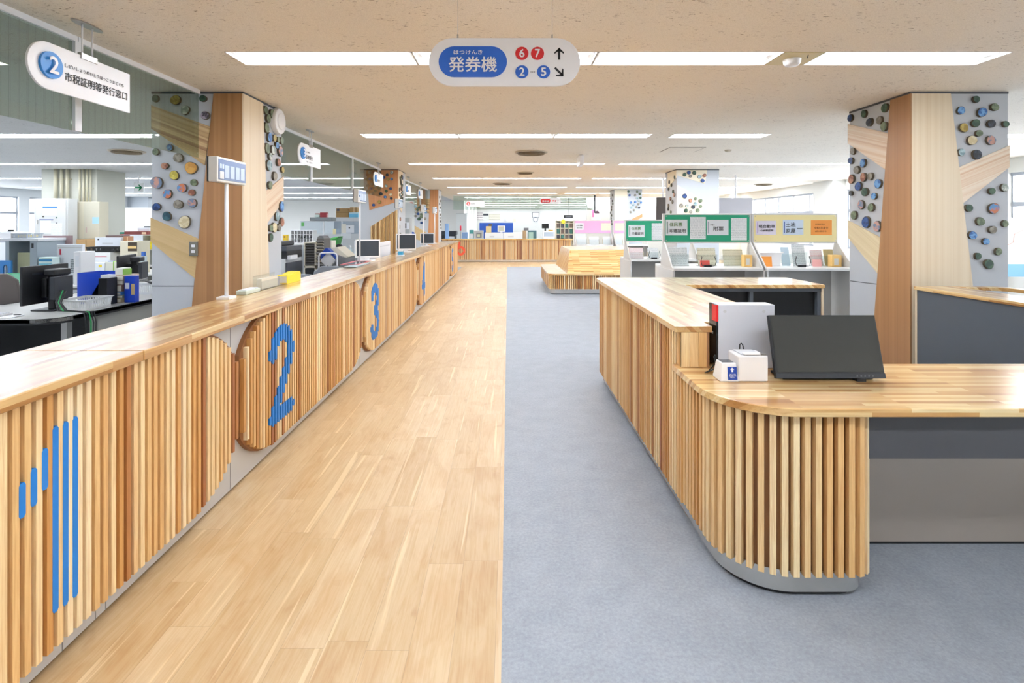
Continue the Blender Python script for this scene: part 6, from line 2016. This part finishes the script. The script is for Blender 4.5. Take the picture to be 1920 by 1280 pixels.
# folding machine on a tubular cart
t = thing('folding_machine', 'grey and cream paper folding machine with blue corners on a white tube cart', 'office machine', (-2.86, 8.85, 0))
for yy in (8.5, 9.2):
    MB().tube([(-3.01, yy, 0.02), (-3.01, yy, 0.99), (-2.995, yy, 1.025), (-2.96, yy, 1.04), (-2.77, yy, 1.04), (-2.735, yy, 1.025), (-2.72, yy, 0.99), (-2.72, yy, 0.02)], 0.013, 8).build('cart_frame', WHITE, t)
MB().box(-3.0, -2.73, 8.5, 9.2, 0.60, 0.62).build('cart_shelf', GREY, t)
c_ = (-2.875, 0.92)


def diamond(r, cr):
    pts = []
    for i in range(4):
        a = math.radians(90 * i)
        cx, cz = c_[0] + (r - cr * 1.41) * math.cos(a), c_[1] + (r - cr * 1.41) * math.sin(a)
        pts += [(cx + cr * math.cos(a + math.radians(-45 + 90 * k / 5)), cz + cr * math.sin(a + math.radians(-45 + 90 * k / 5))) for k in range(6)]
    return pts


MB().prism(diamond(0.13, 0.03), 8.53, 8.6, 'y').build('side_cover', M('machine_grey', 'c8c8c8', 0.45), t, 0.004)
MB().prism([(-3.0, 0.93), (-2.90, 1.045), (-2.875, 1.05), (-2.745, 0.93), (-2.745, 0.965), (-2.885, 1.11), (-2.92, 1.115), (-3.0, 1.02)], 8.55, 8.68, 'y').build('blue_guard', M('guard_blue', '123c98', 0.45), t)
MB().prism([(-2.93, 1.10), (-2.79, 1.125), (-2.60, 0.965), (-2.70, 0.925)], 8.70, 9.15, 'y').build('cream_cover', M('machine_cream', 'dcd6c4', 0.45), t, 0.004)
MB().prism([(-2.97, 0.62), (-2.75, 0.62), (-2.62, 0.86), (-2.62, 0.95), (-2.90, 1.05), (-2.98, 0.9)], 8.62, 9.12, 'y').build('body', M('machine_dark', '77787a', 0.5), t)
MB().cyl((c_[0], 8.515, c_[1] - 0.09), (c_[0], 8.53, c_[1] - 0.09), 0.01, n=12).build('knob', BLACK, t)
# table with compartment shelf
d_ = 12.2
t = thing('office_table', 'long white table beyond the copier carrying a compartment shelf', 'table', (X(560, d_), d_ + 0.3, 0))
MB().box(X(505, d_), X(588, d_), d_, d_ + 0.7, 1.02, 1.06).build('table_top', M('desk_white', 'dcdcd8', 0.4), t, 0.004)
for px in (507, 584):
    MB().box(X(px, d_), X(px, d_) + 0.05, d_ + 0.02, d_ + 0.68, 0, 1.02).build('leg', GREY, t)
t = thing('compartment_shelf', 'white compartment shelf of small pigeonholes on the long white table', 'shelf', (X(565, d_), d_ + 0.2, 1.061))
xa, xb, za, zb = X(544, d_), X(584, d_), 1.067, Z(432, d_)
MB().box(xa, xb, d_ + 0.33, d_ + 0.35, za, zb).build('back', M('shelf_shade', 'b8bcc0', 0.5), t)
mb = MB()
for i in range(8):
    u = xa + (xb - xa) * i / 7
    mb.box(u - 0.006, u + 0.006, d_ + 0.05, d_ + 0.33, za, zb)
for i in range(4):
    w_ = za + (zb - za) * i / 3
    mb.box(xa, xb, d_ + 0.05, d_ + 0.33, w_ - 0.005, w_ + 0.005)
mb.build('divider_frame', WHITE, t)
for i, (a, b) in enumerate(((560, 568), (570, 580))):
    MB().box(X(a, d_), X(b, d_), d_ + 0.06, d_ + 0.2, za + 0.12, za + 0.14).build('shelf_contents', DARK, t)
crate('printed_box', 'yellow printed box at the pillar end of the long white table', 'box', *O(530, 538, d_, 0.1), 1.061, Z(440, d_), M('mug_yellow', 'e0bc30', 0.5), [('dark_print', (X(532, d_), X(535, d_), d_ - 0.002, d_, Z(446, d_), Z(442, d_)), M('print_ochre', 'a8782c', 0.5))])
# low glass partitions with a grey beam
d_ = 13.2
t = thing('desk_partition', 'pale office partition with clear upper panes and a grey top box', 'partition', (X(605, d_), d_, 0))
MB().box(X(555, d_), X(700, d_), d_, d_ + 0.04, 0, Z(438, d_)).build('lower_panel', M('partition_grey', 'ced2d4', 0.5), t)
for a, b in ((563, 605), (608, 640), (641, 699)):
    MB().box(X(a, d_), X(b, d_), d_ + 0.015, d_ + 0.025, Z(438, d_), Z(415, d_)).build('pane', clear('pane_frosted', (0.82, 0.86, 0.90)), t)
MB().box(X(563, d_), X(700, d_), d_, d_ + 0.04, Z(415, d_), Z(414, d_)).build('top_rail', GREY, t)
for px in (605, 640):
    MB().box(X(px, d_), X(px + 2, d_), d_ - 0.005, d_ + 0.045, 0, Z(414, d_)).build('post', WHITE, t)
t = thing('roll_screen_box', 'dark grey long box lying across the top of the office partition', 'box', (X(604, d_), d_, Z(414, d_)))
MB().box(X(584, d_), X(625, d_), d_ - 0.1, d_ + 0.2, Z(413.8, d_) , Z(407.5, d_)).build('casing', M('beam_grey', '80868a', 0.5), t, 0.006)
MB().box(X(584, d_), X(585, d_), d_ - 0.102, d_ + 0.202, Z(413.8, d_), Z(407.5, d_)).build('end_cap', DARK, t)
zb_ = Z(407.5, d_) + 0.001
crate('packet', 'small red and white packet on top of the dark grey long box', 'packet', *O(600, 612, d_ - 0.05, 0.15), zb_, zb_ + 0.12, M('packet_red', '9c3038', 0.6), [('white_end', (X(610, d_), X(614, d_), d_ - 0.04, d_ + 0.08, zb_, zb_ + 0.10), M('packet_pink', 'd8a8a8', 0.6))])
crate('packet', 'pale green packet beside the red packet on the dark grey long box', 'packet', *O(590, 599, d_ - 0.05, 0.15), zb_, zb_ + 0.07, M('packet_mint', 'c8d8d0', 0.6), [('brown_top', (X(592, d_), X(598, d_), d_ - 0.04, d_ + 0.08, zb_ + 0.07, zb_ + 0.10), M('packet_brown', 'a87c70', 0.6))])
# tall white cabinet row with cartons
d_ = 13.6
t = thing('filing_cabinet', 'wide white filing cabinet behind the office partition, carrying brown cartons', 'cabinet', (X(650, d_), d_ + 0.2, 0))
MB().box(X(626, d_), X(700, d_), d_, d_ + 0.5, 0, Z(407.5, d_)).build('body', M('cabinet_white', 'e2e6e8', 0.45), t, 0.005)
MB().box(X(662, d_), X(662.4, d_), d_ - 0.003, d_, 0.1, Z(408, d_)).build('door_seam', GREY, t)
zc_ = Z(407.5, d_) + 0.001
crate('carton', 'large brown cardboard carton on the white filing cabinet', 'carton', *O(630, 653, d_ + 0.02, 0.3), zc_, zc_ + 0.235, M('cardboard', 'a88858', 0.7), [('tape', (X(630.2, d_), X(652.8, d_), d_ + 0.017, d_ + 0.02, zc_ + 0.12, zc_ + 0.13), M('tape_dark', '806438', 0.6)), ('print', (X(631, d_), X(636, d_), d_ + 0.017, d_ + 0.02, zc_ + 0.16, zc_ + 0.22), M('print_slate', '5a5a60', 0.6))])
crate('carton', 'sky blue carton on the white filing cabinet beside the brown one', 'carton', *O(654, 671, d_ + 0.02, 0.25), zc_, zc_ + 0.125, M('carton_sky2', '74c4e8', 0.5), [('white_band', (X(654, d_), X(671, d_), d_ + 0.017, d_ + 0.02, zc_ + 0.1, zc_ + 0.12), PAPER)])
crate('carton', 'small brown carton on top of the sky blue carton', 'carton', *O(656, 670, d_ + 0.03, 0.22), zc_ + 0.1258, zc_ + 0.26, M('cardboard', 'a88858', 0.7), [('tape', (X(662, d_), X(664, d_), d_ + 0.027, d_ + 0.03, zc_ + 0.126, zc_ + 0.26), M('tape_tan', 'd8b890', 0.5))])
# papers pinned on partition and things on a counter-side desk
d_ = 13.19
for nm, a, b, c, e, m_, lb in (('pinned_sheet', 640, 649, 420, 437, M('sheet_cream', 'e6e2d4', 0.6), 'cream sheet pinned high on the office partition'),
                               ('pinned_sheet', 649, 664, 422, 436, PAPER, 'white sheet with a black dot pinned on the office partition'),
                               ('pinned_sheet', 643, 658, 437, 447, FORM, 'lined sheet pinned low on the office partition'),
                               ('pinned_sheet', 624, 630, 429, 439, M('sheet_yellow', 'ece0b0', 0.6), 'small yellowish sheet pinned on the office partition'),
                               ('pinned_sheet', 565, 570, 417, 424, M('sheet_green', '5cac58', 0.6), 'small green sticker on the partition beside the copier')):
    o = plate(rect((b - a) * d_ / 1000, (e - c) * d_ / 1000), (X((a + b) / 2, d_), d_, Z((c + e) / 2, d_)), RX, UZ, 0.002, nm, m_, None)
    tag(o, lb, 'notice')
    if a == 649:
        MB().cyl((X(655, d_), d_ - 0.004, Z(427, d_)), (X(655, d_), d_ - 0.002, Z(427, d_)), 0.018, n=14).build('black_dot', BLACK, o)
d_ = 11.0
t = thing('office_desk', 'grey desk with drawers near the orange crowned pillar, behind the counter', 'desk', (-3.35, d_ + 0.3, 0))
MB().box(X(616, d_), X(686, d_), d_, d_ + 0.40, 0.82, 0.85).build('desk_top', DESKT, t)
MB().box(X(640, d_), X(672, d_), d_ + 0.01, d_ + 0.4, 0.02, 0.82).build('pedestal', DESKG, t)
for k in range(3):
    MB().box(X(642, d_), X(670, d_), d_, d_ + 0.01, 0.1 + 0.24 * k, 0.32 + 0.24 * k).build('drawer', M('drawer_grey', '8f9496', 0.5), t)
t = thing('spray_bottle', 'clear pump bottle on the grey desk near the orange crowned pillar', 'bottle', (X(652, d_), d_ + 0.2, 0.851))
MB().lathe([(0.001, 0), (0.035, 0), (0.035, 0.11), (0.012, 0.14), (0.012, 0.16)], (X(652, d_), d_ + 0.2, 0.851), 16).build('bottle', M('bottle_clear', 'c4d4d8', 0.2), t)
MB().lathe([(0.014, 0.158), (0.014, 0.19), (0.001, 0.19)], (X(652, d_), d_ + 0.2, 0.851), 12).box(X(652, d_) - 0.04, X(652, d_), d_ + 0.193, d_ + 0.207, 0.851 + 0.19, 0.851 + 0.205).build('pump', WHITE, t)
crate('paper_stand', 'white upright paper stand on the grey desk beside the pump bottle', 'paper stand', *O(664, 674, d_ + 0.1, 0.12), 0.851, Z(452, d_), PAPER, [('yellow_cap', (X(667, d_), X(671, d_), d_ + 0.1, d_ + 0.2, Z(452, d_), Z(449, d_)), M('cap_pale_yellow', 'e4e2a8', 0.5))])
t = thing('green_crate', 'bright green plastic crate tilted on the office desk under the partition', 'crate', (X(625, 12.0), 12.0, 0.9))
MB().prism([(X(616, 12), Z(455, 12)), (X(622, 12), Z(446, 12)), (X(637, 12), Z(443, 12)), (X(637, 12), Z(447, 12)), (X(634, 12), Z(459, 12)), (X(624, 12), Z(461, 12))], 11.9, 12.2, 'y').build('crate_body', M('crate_green', '3c9a44', 0.45), t, 0.006)
MB().prism([(X(614, 12), Z(450, 12)), (X(637, 12), Z(443, 12)), (X(637, 12), Z(445, 12)), (X(614, 12), Z(452.5, 12))], 11.88, 12.22, 'y').build('rim', M('crate_green_light', '5cc060', 0.45), t)
MB().box(X(615, 12), X(640, 12), 11.9, 12.3, 0, Z(461, 12)).build('support_table', DESKG, t)
crate('paper_pile', 'pile of white paper with a magenta bottom sheet behind the folding machine', 'paper', *O(606, 622, 10.2, 0.25), 0.97, Z(451, 10.2), M('sheet_cream', 'e6e2d4', 0.6), [('magenta_sheet', (X(605.5, 10.2), X(622, 10.2), 10.195, 10.45, 0.962, 0.97), M('sheet_magenta', 'ee4cb4', 0.5)), ('paper_table', (X(604, 10.2), X(626, 10.2), 10.1, 10.5, 0.0, 0.961), DESKG)])
t = thing('table_fan', 'small dark round fan on a desk to the right of the green crate', 'fan', (X(636, 11.25), 11.25, 0.851))
MB().cyl((X(636, 11.25), 11.2, Z(463, 11.25)), (X(636, 11.25), 11.3, Z(463, 11.25)), 0.065, n=20).build('fan_head', BLACK, t, 0.006)
MB().box(X(635, 11.25), X(637, 11.25), 11.24, 11.28, 0.855, Z(466, 11.25)).build('stand', DARK, t)
MB().box(X(632, 11.25), X(640, 11.25), 11.15, 11.35, 0.851, 0.866).build('base', DARK, t)
# water server, grey cabinet between the middle and last pillars
t = thing('water_server', 'slim dark water server with a blue bottle beyond the middle office side pillar', 'water server', (X(773, 16), 16, 0))
MB().box(X(768.5, 16), X(777, 16), 16, 16.3, 0, Z(445, 16)).build('body', M('server_dark', '66645c', 0.5), t, 0.01)
MB().lathe([(0.001, 0), (0.05, 0), (0.062, 0.03), (0.062, 0.13), (0.03, 0.16), (0.001, 0.165)], (X(772.5, 16), 16.12, Z(444.9, 16)), 20).build('water_bottle', M('bottle_blue', '2456c0', 0.25), t)
crate('steel_cabinet', 'tall grey cabinet with a white notice beyond the middle office side pillar', 'cabinet', *O(755, 768, 15.6, 0.4), 0.0, Z(408, 15.6), M('steel_grey', 'a4a8a8', 0.5), [('notice', (X(758, 15.6), X(767, 15.6), 15.597, 15.6, Z(430, 15.6), Z(417, 15.6)), PAPER), ('notice_print', (X(759, 15.6), X(762, 15.6), 15.595, 15.597, Z(428, 15.6), Z(418, 15.6)), M('print_charcoal', '4c4844', 0.6))])
# ------------------------------------------------------------------ beyond the end of the long counter
t = thing('copier', 'distant dark copier behind the end of the long counter', 'copier', (X(841, 23), 23, 0))
MB().box(X(827, 23), X(855, 23), 23, 23.6, 0, Z(449, 23)).build('body', M('copier_dark', '434850', 0.45), t, 0.01)
MB().box(X(827, 23), X(854, 23), 23.02, 23.58, Z(449, 23), Z(441, 23)).build('output_bay', BLACK, t)
MB().box(X(826, 23), X(855, 23), 23, 23.6, Z(441, 23), Z(433, 23)).build('scanner_unit', DARK, t, 0.01)
MB().box(X(842, 23), X(852, 23), 22.95, 23.0, Z(447, 23), Z(443, 23)).build('paper_output', PAPER, t)
crate('poster_tube', 'tall pale blue poster tube standing before the distant dark copier', 'stand', *O(835, 841, 22.4, 0.13), 0.0, Z(419, 22.4), M('tube_blue', '8cb0dc', 0.5), [('dark_edge', (X(834, 22.4), X(835, 22.4), 22.4, 22.53, 0, Z(419, 22.4)), M('tube_edge', '50647c', 0.5))])
d_ = 26.8
dr = MB().box(X(856, d_), X(875, d_), d_ - 0.04, d_ - 0.001, 0, Z(401, d_)).build('door_1', M('door_white', 'eceeea', 0.45))
struct(dr)
MB().box(X(858, d_), X(859, d_), d_ - 0.09, d_ - 0.04, 1.0, 1.12).build('door_handle', STEEL, dr)
MB().box(X(855, d_), X(876, d_), d_ - 0.045, d_ - 0.001, Z(401, d_), Z(400, d_)).build('door_frame', M('door_frame_grey', 'c4c8c4', 0.5), dr)
crate('sign_stand', 'small red sign stand near the door beyond the far counter', 'sign', *O(862, 865, 25, 0.05), 1.2, Z(423, 25), M('sign_scarlet', 'd83048', 0.5), [('pole', (X(863, 25), X(864, 25), 25.01, 25.04, 0, 1.2), STEEL)])
d_ = 22.6
t = thing('staff_desk', 'long white staff desk behind the far counter', 'desk', (0, d_ + 0.5, 0))
MB().box(X(866, d_), X(1038, d_), d_, d_ + 0.8, 0.80, 0.84).build('desk_top', M('desk_white', 'dcdcd8', 0.4), t)
MB().box(X(868, d_), X(1040, d_), d_ + 0.5, d_ + 0.54, 0.0, 0.80).build('back_panel', DESKG, t)
zd_ = 0.841
crate('storage_case', 'blue plastic storage case on the staff desk near the far door', 'case', *O(866, 876, d_, 0.3), zd_, Z(436, d_), M('case_blue', '7c9cc4', 0.4), [('lid', (X(866, d_), X(876, d_), d_, d_ + 0.3, Z(436, d_), Z(435, d_)), M('case_lid', 'b4c8e0', 0.4))])
crate('teal_box', 'teal and white box on the staff desk behind the far counter', 'box', *O(880, 888, d_, 0.2), zd_, Z(431, d_), M('box_teal', '3c8c8c', 0.5), [('white_base', (X(881, d_), X(887, d_), d_ - 0.003, d_, zd_, Z(438, d_)), PAPER)])
crate('fax_machine', 'grey office machine with a pale round dial behind the far counter', 'machine', *O(889, 906, d_, 0.35), zd_, Z(432, d_), M('machine_grey', 'c8c8c8', 0.45), [('dial', (X(895, d_), X(900, d_), d_ - 0.004, d_, Z(444, d_), Z(439, d_)), M('dial_cream', 'dcdcb8', 0.5)), ('dark_front', (X(893, d_), X(903, d_), d_ - 0.002, d_, Z(446, d_), Z(436, d_)), M('front_grey', '8c8e90', 0.5))])
for a, b, lb in ((909, 943, 'white low cabinet behind the far counter, left of its pair'), (943.5, 979, 'white low cabinet behind the far counter, right of its pair')):
    crate('low_cabinet', lb, 'cabinet', *O(a, b, 22.0, 0.4), 0.0, Z(436, 22.0), M('cabinet_white', 'e2e6e8', 0.45), [('label', (X(a + 9, 22), X(b - 16, 22), 21.998, 22.0, Z(445, 22), Z(442, 22)), GREY)])
zc_ = Z(436, 22.0) + 0.001
crate('jar', 'beige jar shaped box with a dark top on the low white cabinet', 'jar', *O(911, 921, 22.1, 0.2), zc_, Z(424, 22.1), M('jar_beige', 'c8b480', 0.6), [('dark_top', (X(916, 22.1), X(923, 22.1), 22.12, 22.2, Z(424, 22.1), Z(419.5, 22.1)), M('jar_top', '504840', 0.6))])
crate('computer_monitor', 'beige fronted monitor on the low white cabinet before the blue screen', 'monitor', *O(933, 947, 22.1, 0.06), zc_ + 0.03, Z(423, 22.1), PANEL_WHITE, [('screen', (X(934.5, 22.1), X(945.5, 22.1), 22.097, 22.1, Z(433, 22.1), Z(424, 22.1)), M('screen_beige', 'b8bcb0', 0.3)), ('stand', (X(938, 22.1), X(942, 22.1), 22.1, 22.2, zc_, zc_ + 0.03), GREY)])
crate('basket', 'wicker coloured basket of tools at the end of the low white cabinets', 'basket', *O(980, 987, 22.2, 0.2), 0.0, Z(432, 22.2), M('wicker', 'b09470', 0.7), [('tools', (X(982, 22.2), X(991, 22.2), 22.22, 22.3, Z(432, 22.2), Z(427, 22.2)), M('tools_grey', '6c6e74', 0.5))])
crate('binder_row', 'row of green and dark binders behind the far counter', 'binder', *O(990, 1006, d_, 0.25), zd_, Z(432, d_), M('binder_teal', '507880', 0.5), [('pale_spines', (X(991, d_), X(1000, d_), d_ - 0.003, d_, zd_, Z(435, d_)), M('spine_mint', 'b8dcd0', 0.5))])
crate('self_service_terminal', 'white counter terminal with a pale blue screen behind the far counter', 'terminal', *O(1018, 1040, 21.9, 0.25), 0.0, Z(433, 21.9), PANEL_WHITE, [('screen', (X(1020, 21.9), X(1038, 21.9), 21.897, 21.9, Z(443, 21.9), Z(435, 21.9)), M('screen_blue', 'a8bcd0', 0.25))])
crate('computer_monitor', 'black monitor standing behind the white counter terminal', 'monitor', *O(1016, 1029, 22.9, 0.05), Z(428, 22.9), Z(419, 22.9), BLACK, [('stand', (X(1021, 22.9), X(1024, 22.9), 22.92, 22.98, zd_, Z(428, 22.9)), DARK)])
crate('document_pack', 'yellow document pack on the staff desk near the tall file rack', 'paper', *O(1029, 1037, 22.7, 0.2), zd_, Z(431, 22.7), M('pack_yellow', 'f0c030', 0.5), [('white_top', (X(1030, 22.7), X(1036, 22.7), 22.71, 22.9, Z(431, 22.7), Z(430, 22.7)), PAPER)])
d_ = 22.4
t = thing('file_rack', 'cream open rack of dark files at the end of the far counter', 'rack', (X(1060, d_), d_ + 0.2, 0))
xa, xb = X(1043, d_), X(1075, d_)
mb = MB()
for i in range(5):
    u = xa + (xb - xa) * i / 4
    mb.box(u - 0.012, u + 0.012, d_, d_ + 0.35, 0, Z(414, d_))
for zz in (0.3, 0.85, Z(439, d_), Z(428, d_), Z(418, d_), Z(414, d_)):
    mb.box(xa, xb, d_, d_ + 0.35, zz - 0.012, zz + 0.012)
mb.build('frame', M('rack_pale', 'e4e0cc', 0.5), t)
MB().box(xa, xb, d_ + 0.33, d_ + 0.35, 0, Z(414, d_)).build('back', M('rack_back', 'b4b09c', 0.6), t)
for i in range(4):
    for j, (za, zb) in enumerate(((Z(446, d_), Z(440, d_)), (Z(438, d_), Z(429, d_)), (Z(427, d_), Z(419, d_)))):
        u = xa + (xb - xa) * i / 4
        MB().box(u + 0.03, u + 0.15, d_ + 0.03, d_ + 0.3, za, zb).build('files', M(('files_dark', 'files_teal', 'files_brown')[(i + j) % 3], ('4c4e58', '3c7068', '6c6058')[(i + j) % 3], 0.6), t)
t = thing('star_notice', 'yellow star shaped notice on top of the cream file rack', 'notice', (X(1056, d_ - 0.02), d_, Z(414, d_)))
sp_ = [((0.12 if i % 2 == 0 else 0.07) * math.cos(math.pi * i / 8), (0.12 if i % 2 == 0 else 0.07) * math.sin(math.pi * i / 8)) for i in range(16)]
plate(sp_, (X(1056, d_), d_ - 0.015, Z(415, d_)), RX, UZ, 0.003, 'card', M('star_yellow', 'f0e83c', 0.5), t)
crate('information_board', 'black rectangular information board above the cream file rack', 'board', *O(1057, 1074, 23.0, 0.04), Z(409, 23), Z(403, 23), M('board_black', '2c3038', 0.5), [('white_rows', (X(1060, 23), X(1072, 23), 22.997, 23.0, Z(407, 23), Z(406, 23)), M('rows_grey', '8890a0', 0.5)), ('hanger', (X(1065, 23), X(1066, 23), 23.01, 23.03, Z(403, 23), CEIL - 0.002), STEEL)])
# blue screen and far wall things
d_ = 25.0
crate('partition_screen', 'royal blue fabric partition screen behind the far counter', 'partition', *O(899, 962, d_, 0.05), 0.05, Z(417.5, d_), M('screen_royal', '1c4a9c', 0.7), [('top_rail', (X(899, d_), X(962, d_), d_ - 0.005, d_ + 0.055, Z(417.5, d_), Z(417, d_)), GREY)] + [('foot', (X(a, d_), X(a + 2, d_), d_ - 0.25, d_ + 0.3, 0, 0.05), GREY) for a in (902, 956)])
d_ = 37.99
t = thing('shelf_board', 'grey slatted notice rack high on the far back wall', 'notice board', (X(915, d_), d_, Z(405, d_)))
MB().box(X(895, d_), X(905, d_), d_ - 0.04, d_, Z(412, d_), Z(398, d_)).build('slat_board', lined_paper('slat_rows', 'd8d4d0', '8c8488', 0.16, 0.55), t)
MB().box(X(906, d_), X(916, d_), d_ - 0.04, d_, Z(404, d_), Z(400.5, d_)).build('black_sign', M('board_black', '2c3038', 0.5), t)
MB().box(X(917, d_), X(938, d_), d_ - 0.04, d_, Z(411.5, d_), Z(401, d_)).build('slat_board', lined_paper('slat_rows_beige', 'c8c4b0', '98948c', 0.12, 0.5), t)
t = thing('wall_clock', 'round dark rimmed clock on the far back wall', 'clock', (X(1004, d_), d_, Z(411, d_)))
MB().cyl((X(1004, d_), d_ - 0.05, Z(411.5, d_)), (X(1004, d_), d_, Z(411.5, d_)), 0.16, n=28).build('rim', M('rim_navy', '4c5468', 0.5), t)
MB().cyl((X(1004, d_), d_ - 0.055, Z(411.5, d_)), (X(1004, d_), d_ - 0.05, Z(411.5, d_)), 0.125, n=28).build('face', PANEL_WHITE, t)
t = thing('picture_frame', 'dark picture frame above the round dark rimmed clock', 'picture frame', (X(1004, d_), d_, Z(403, d_)))
mb = MB()
a0, a1, c0, c1 = X(998, d_), X(1011, d_), Z(407.5, d_), Z(398, d_)
mb.box(a0, a1, d_ - 0.03, d_, c0, c0 + 0.03).box(a0, a1, d_ - 0.03, d_, c1 - 0.03, c1).box(a0, a0 + 0.03, d_ - 0.03, d_, c0, c1).box(a1 - 0.03, a1, d_ - 0.03, d_, c0, c1)
mb.build('frame', M('frame_grey', '5c5c60', 0.5), t)
MB().box(a0, a1, d_ - 0.01, d_, c0, c1).build('picture', PAPER, t)
for i, (a, b, c, e, lb) in enumerate(((944, 949, 410, 415, 'small grey notice on the far back wall above the blue screen'), (952, 958, 408, 415, 'white lined notice on the far back wall above the blue screen'), (962, 967, 410, 416, 'olive tinted notice on the far back wall right of the blue screen'), (970, 977, 406, 415, 'white notice with a dark dot on the far back wall'))):
    o = MB().box(X(a, d_), X(b, d_), d_ - 0.02, d_, Z(e, d_), Z(c, d_)).build('wall_notice', M('notice_%d' % i, ('b8b8b8', 'e4e8ea', 'c8c8a0', 'e0e0d4')[i], 0.6))
    tag(o, lb, 'notice', 'notices on the far back wall')
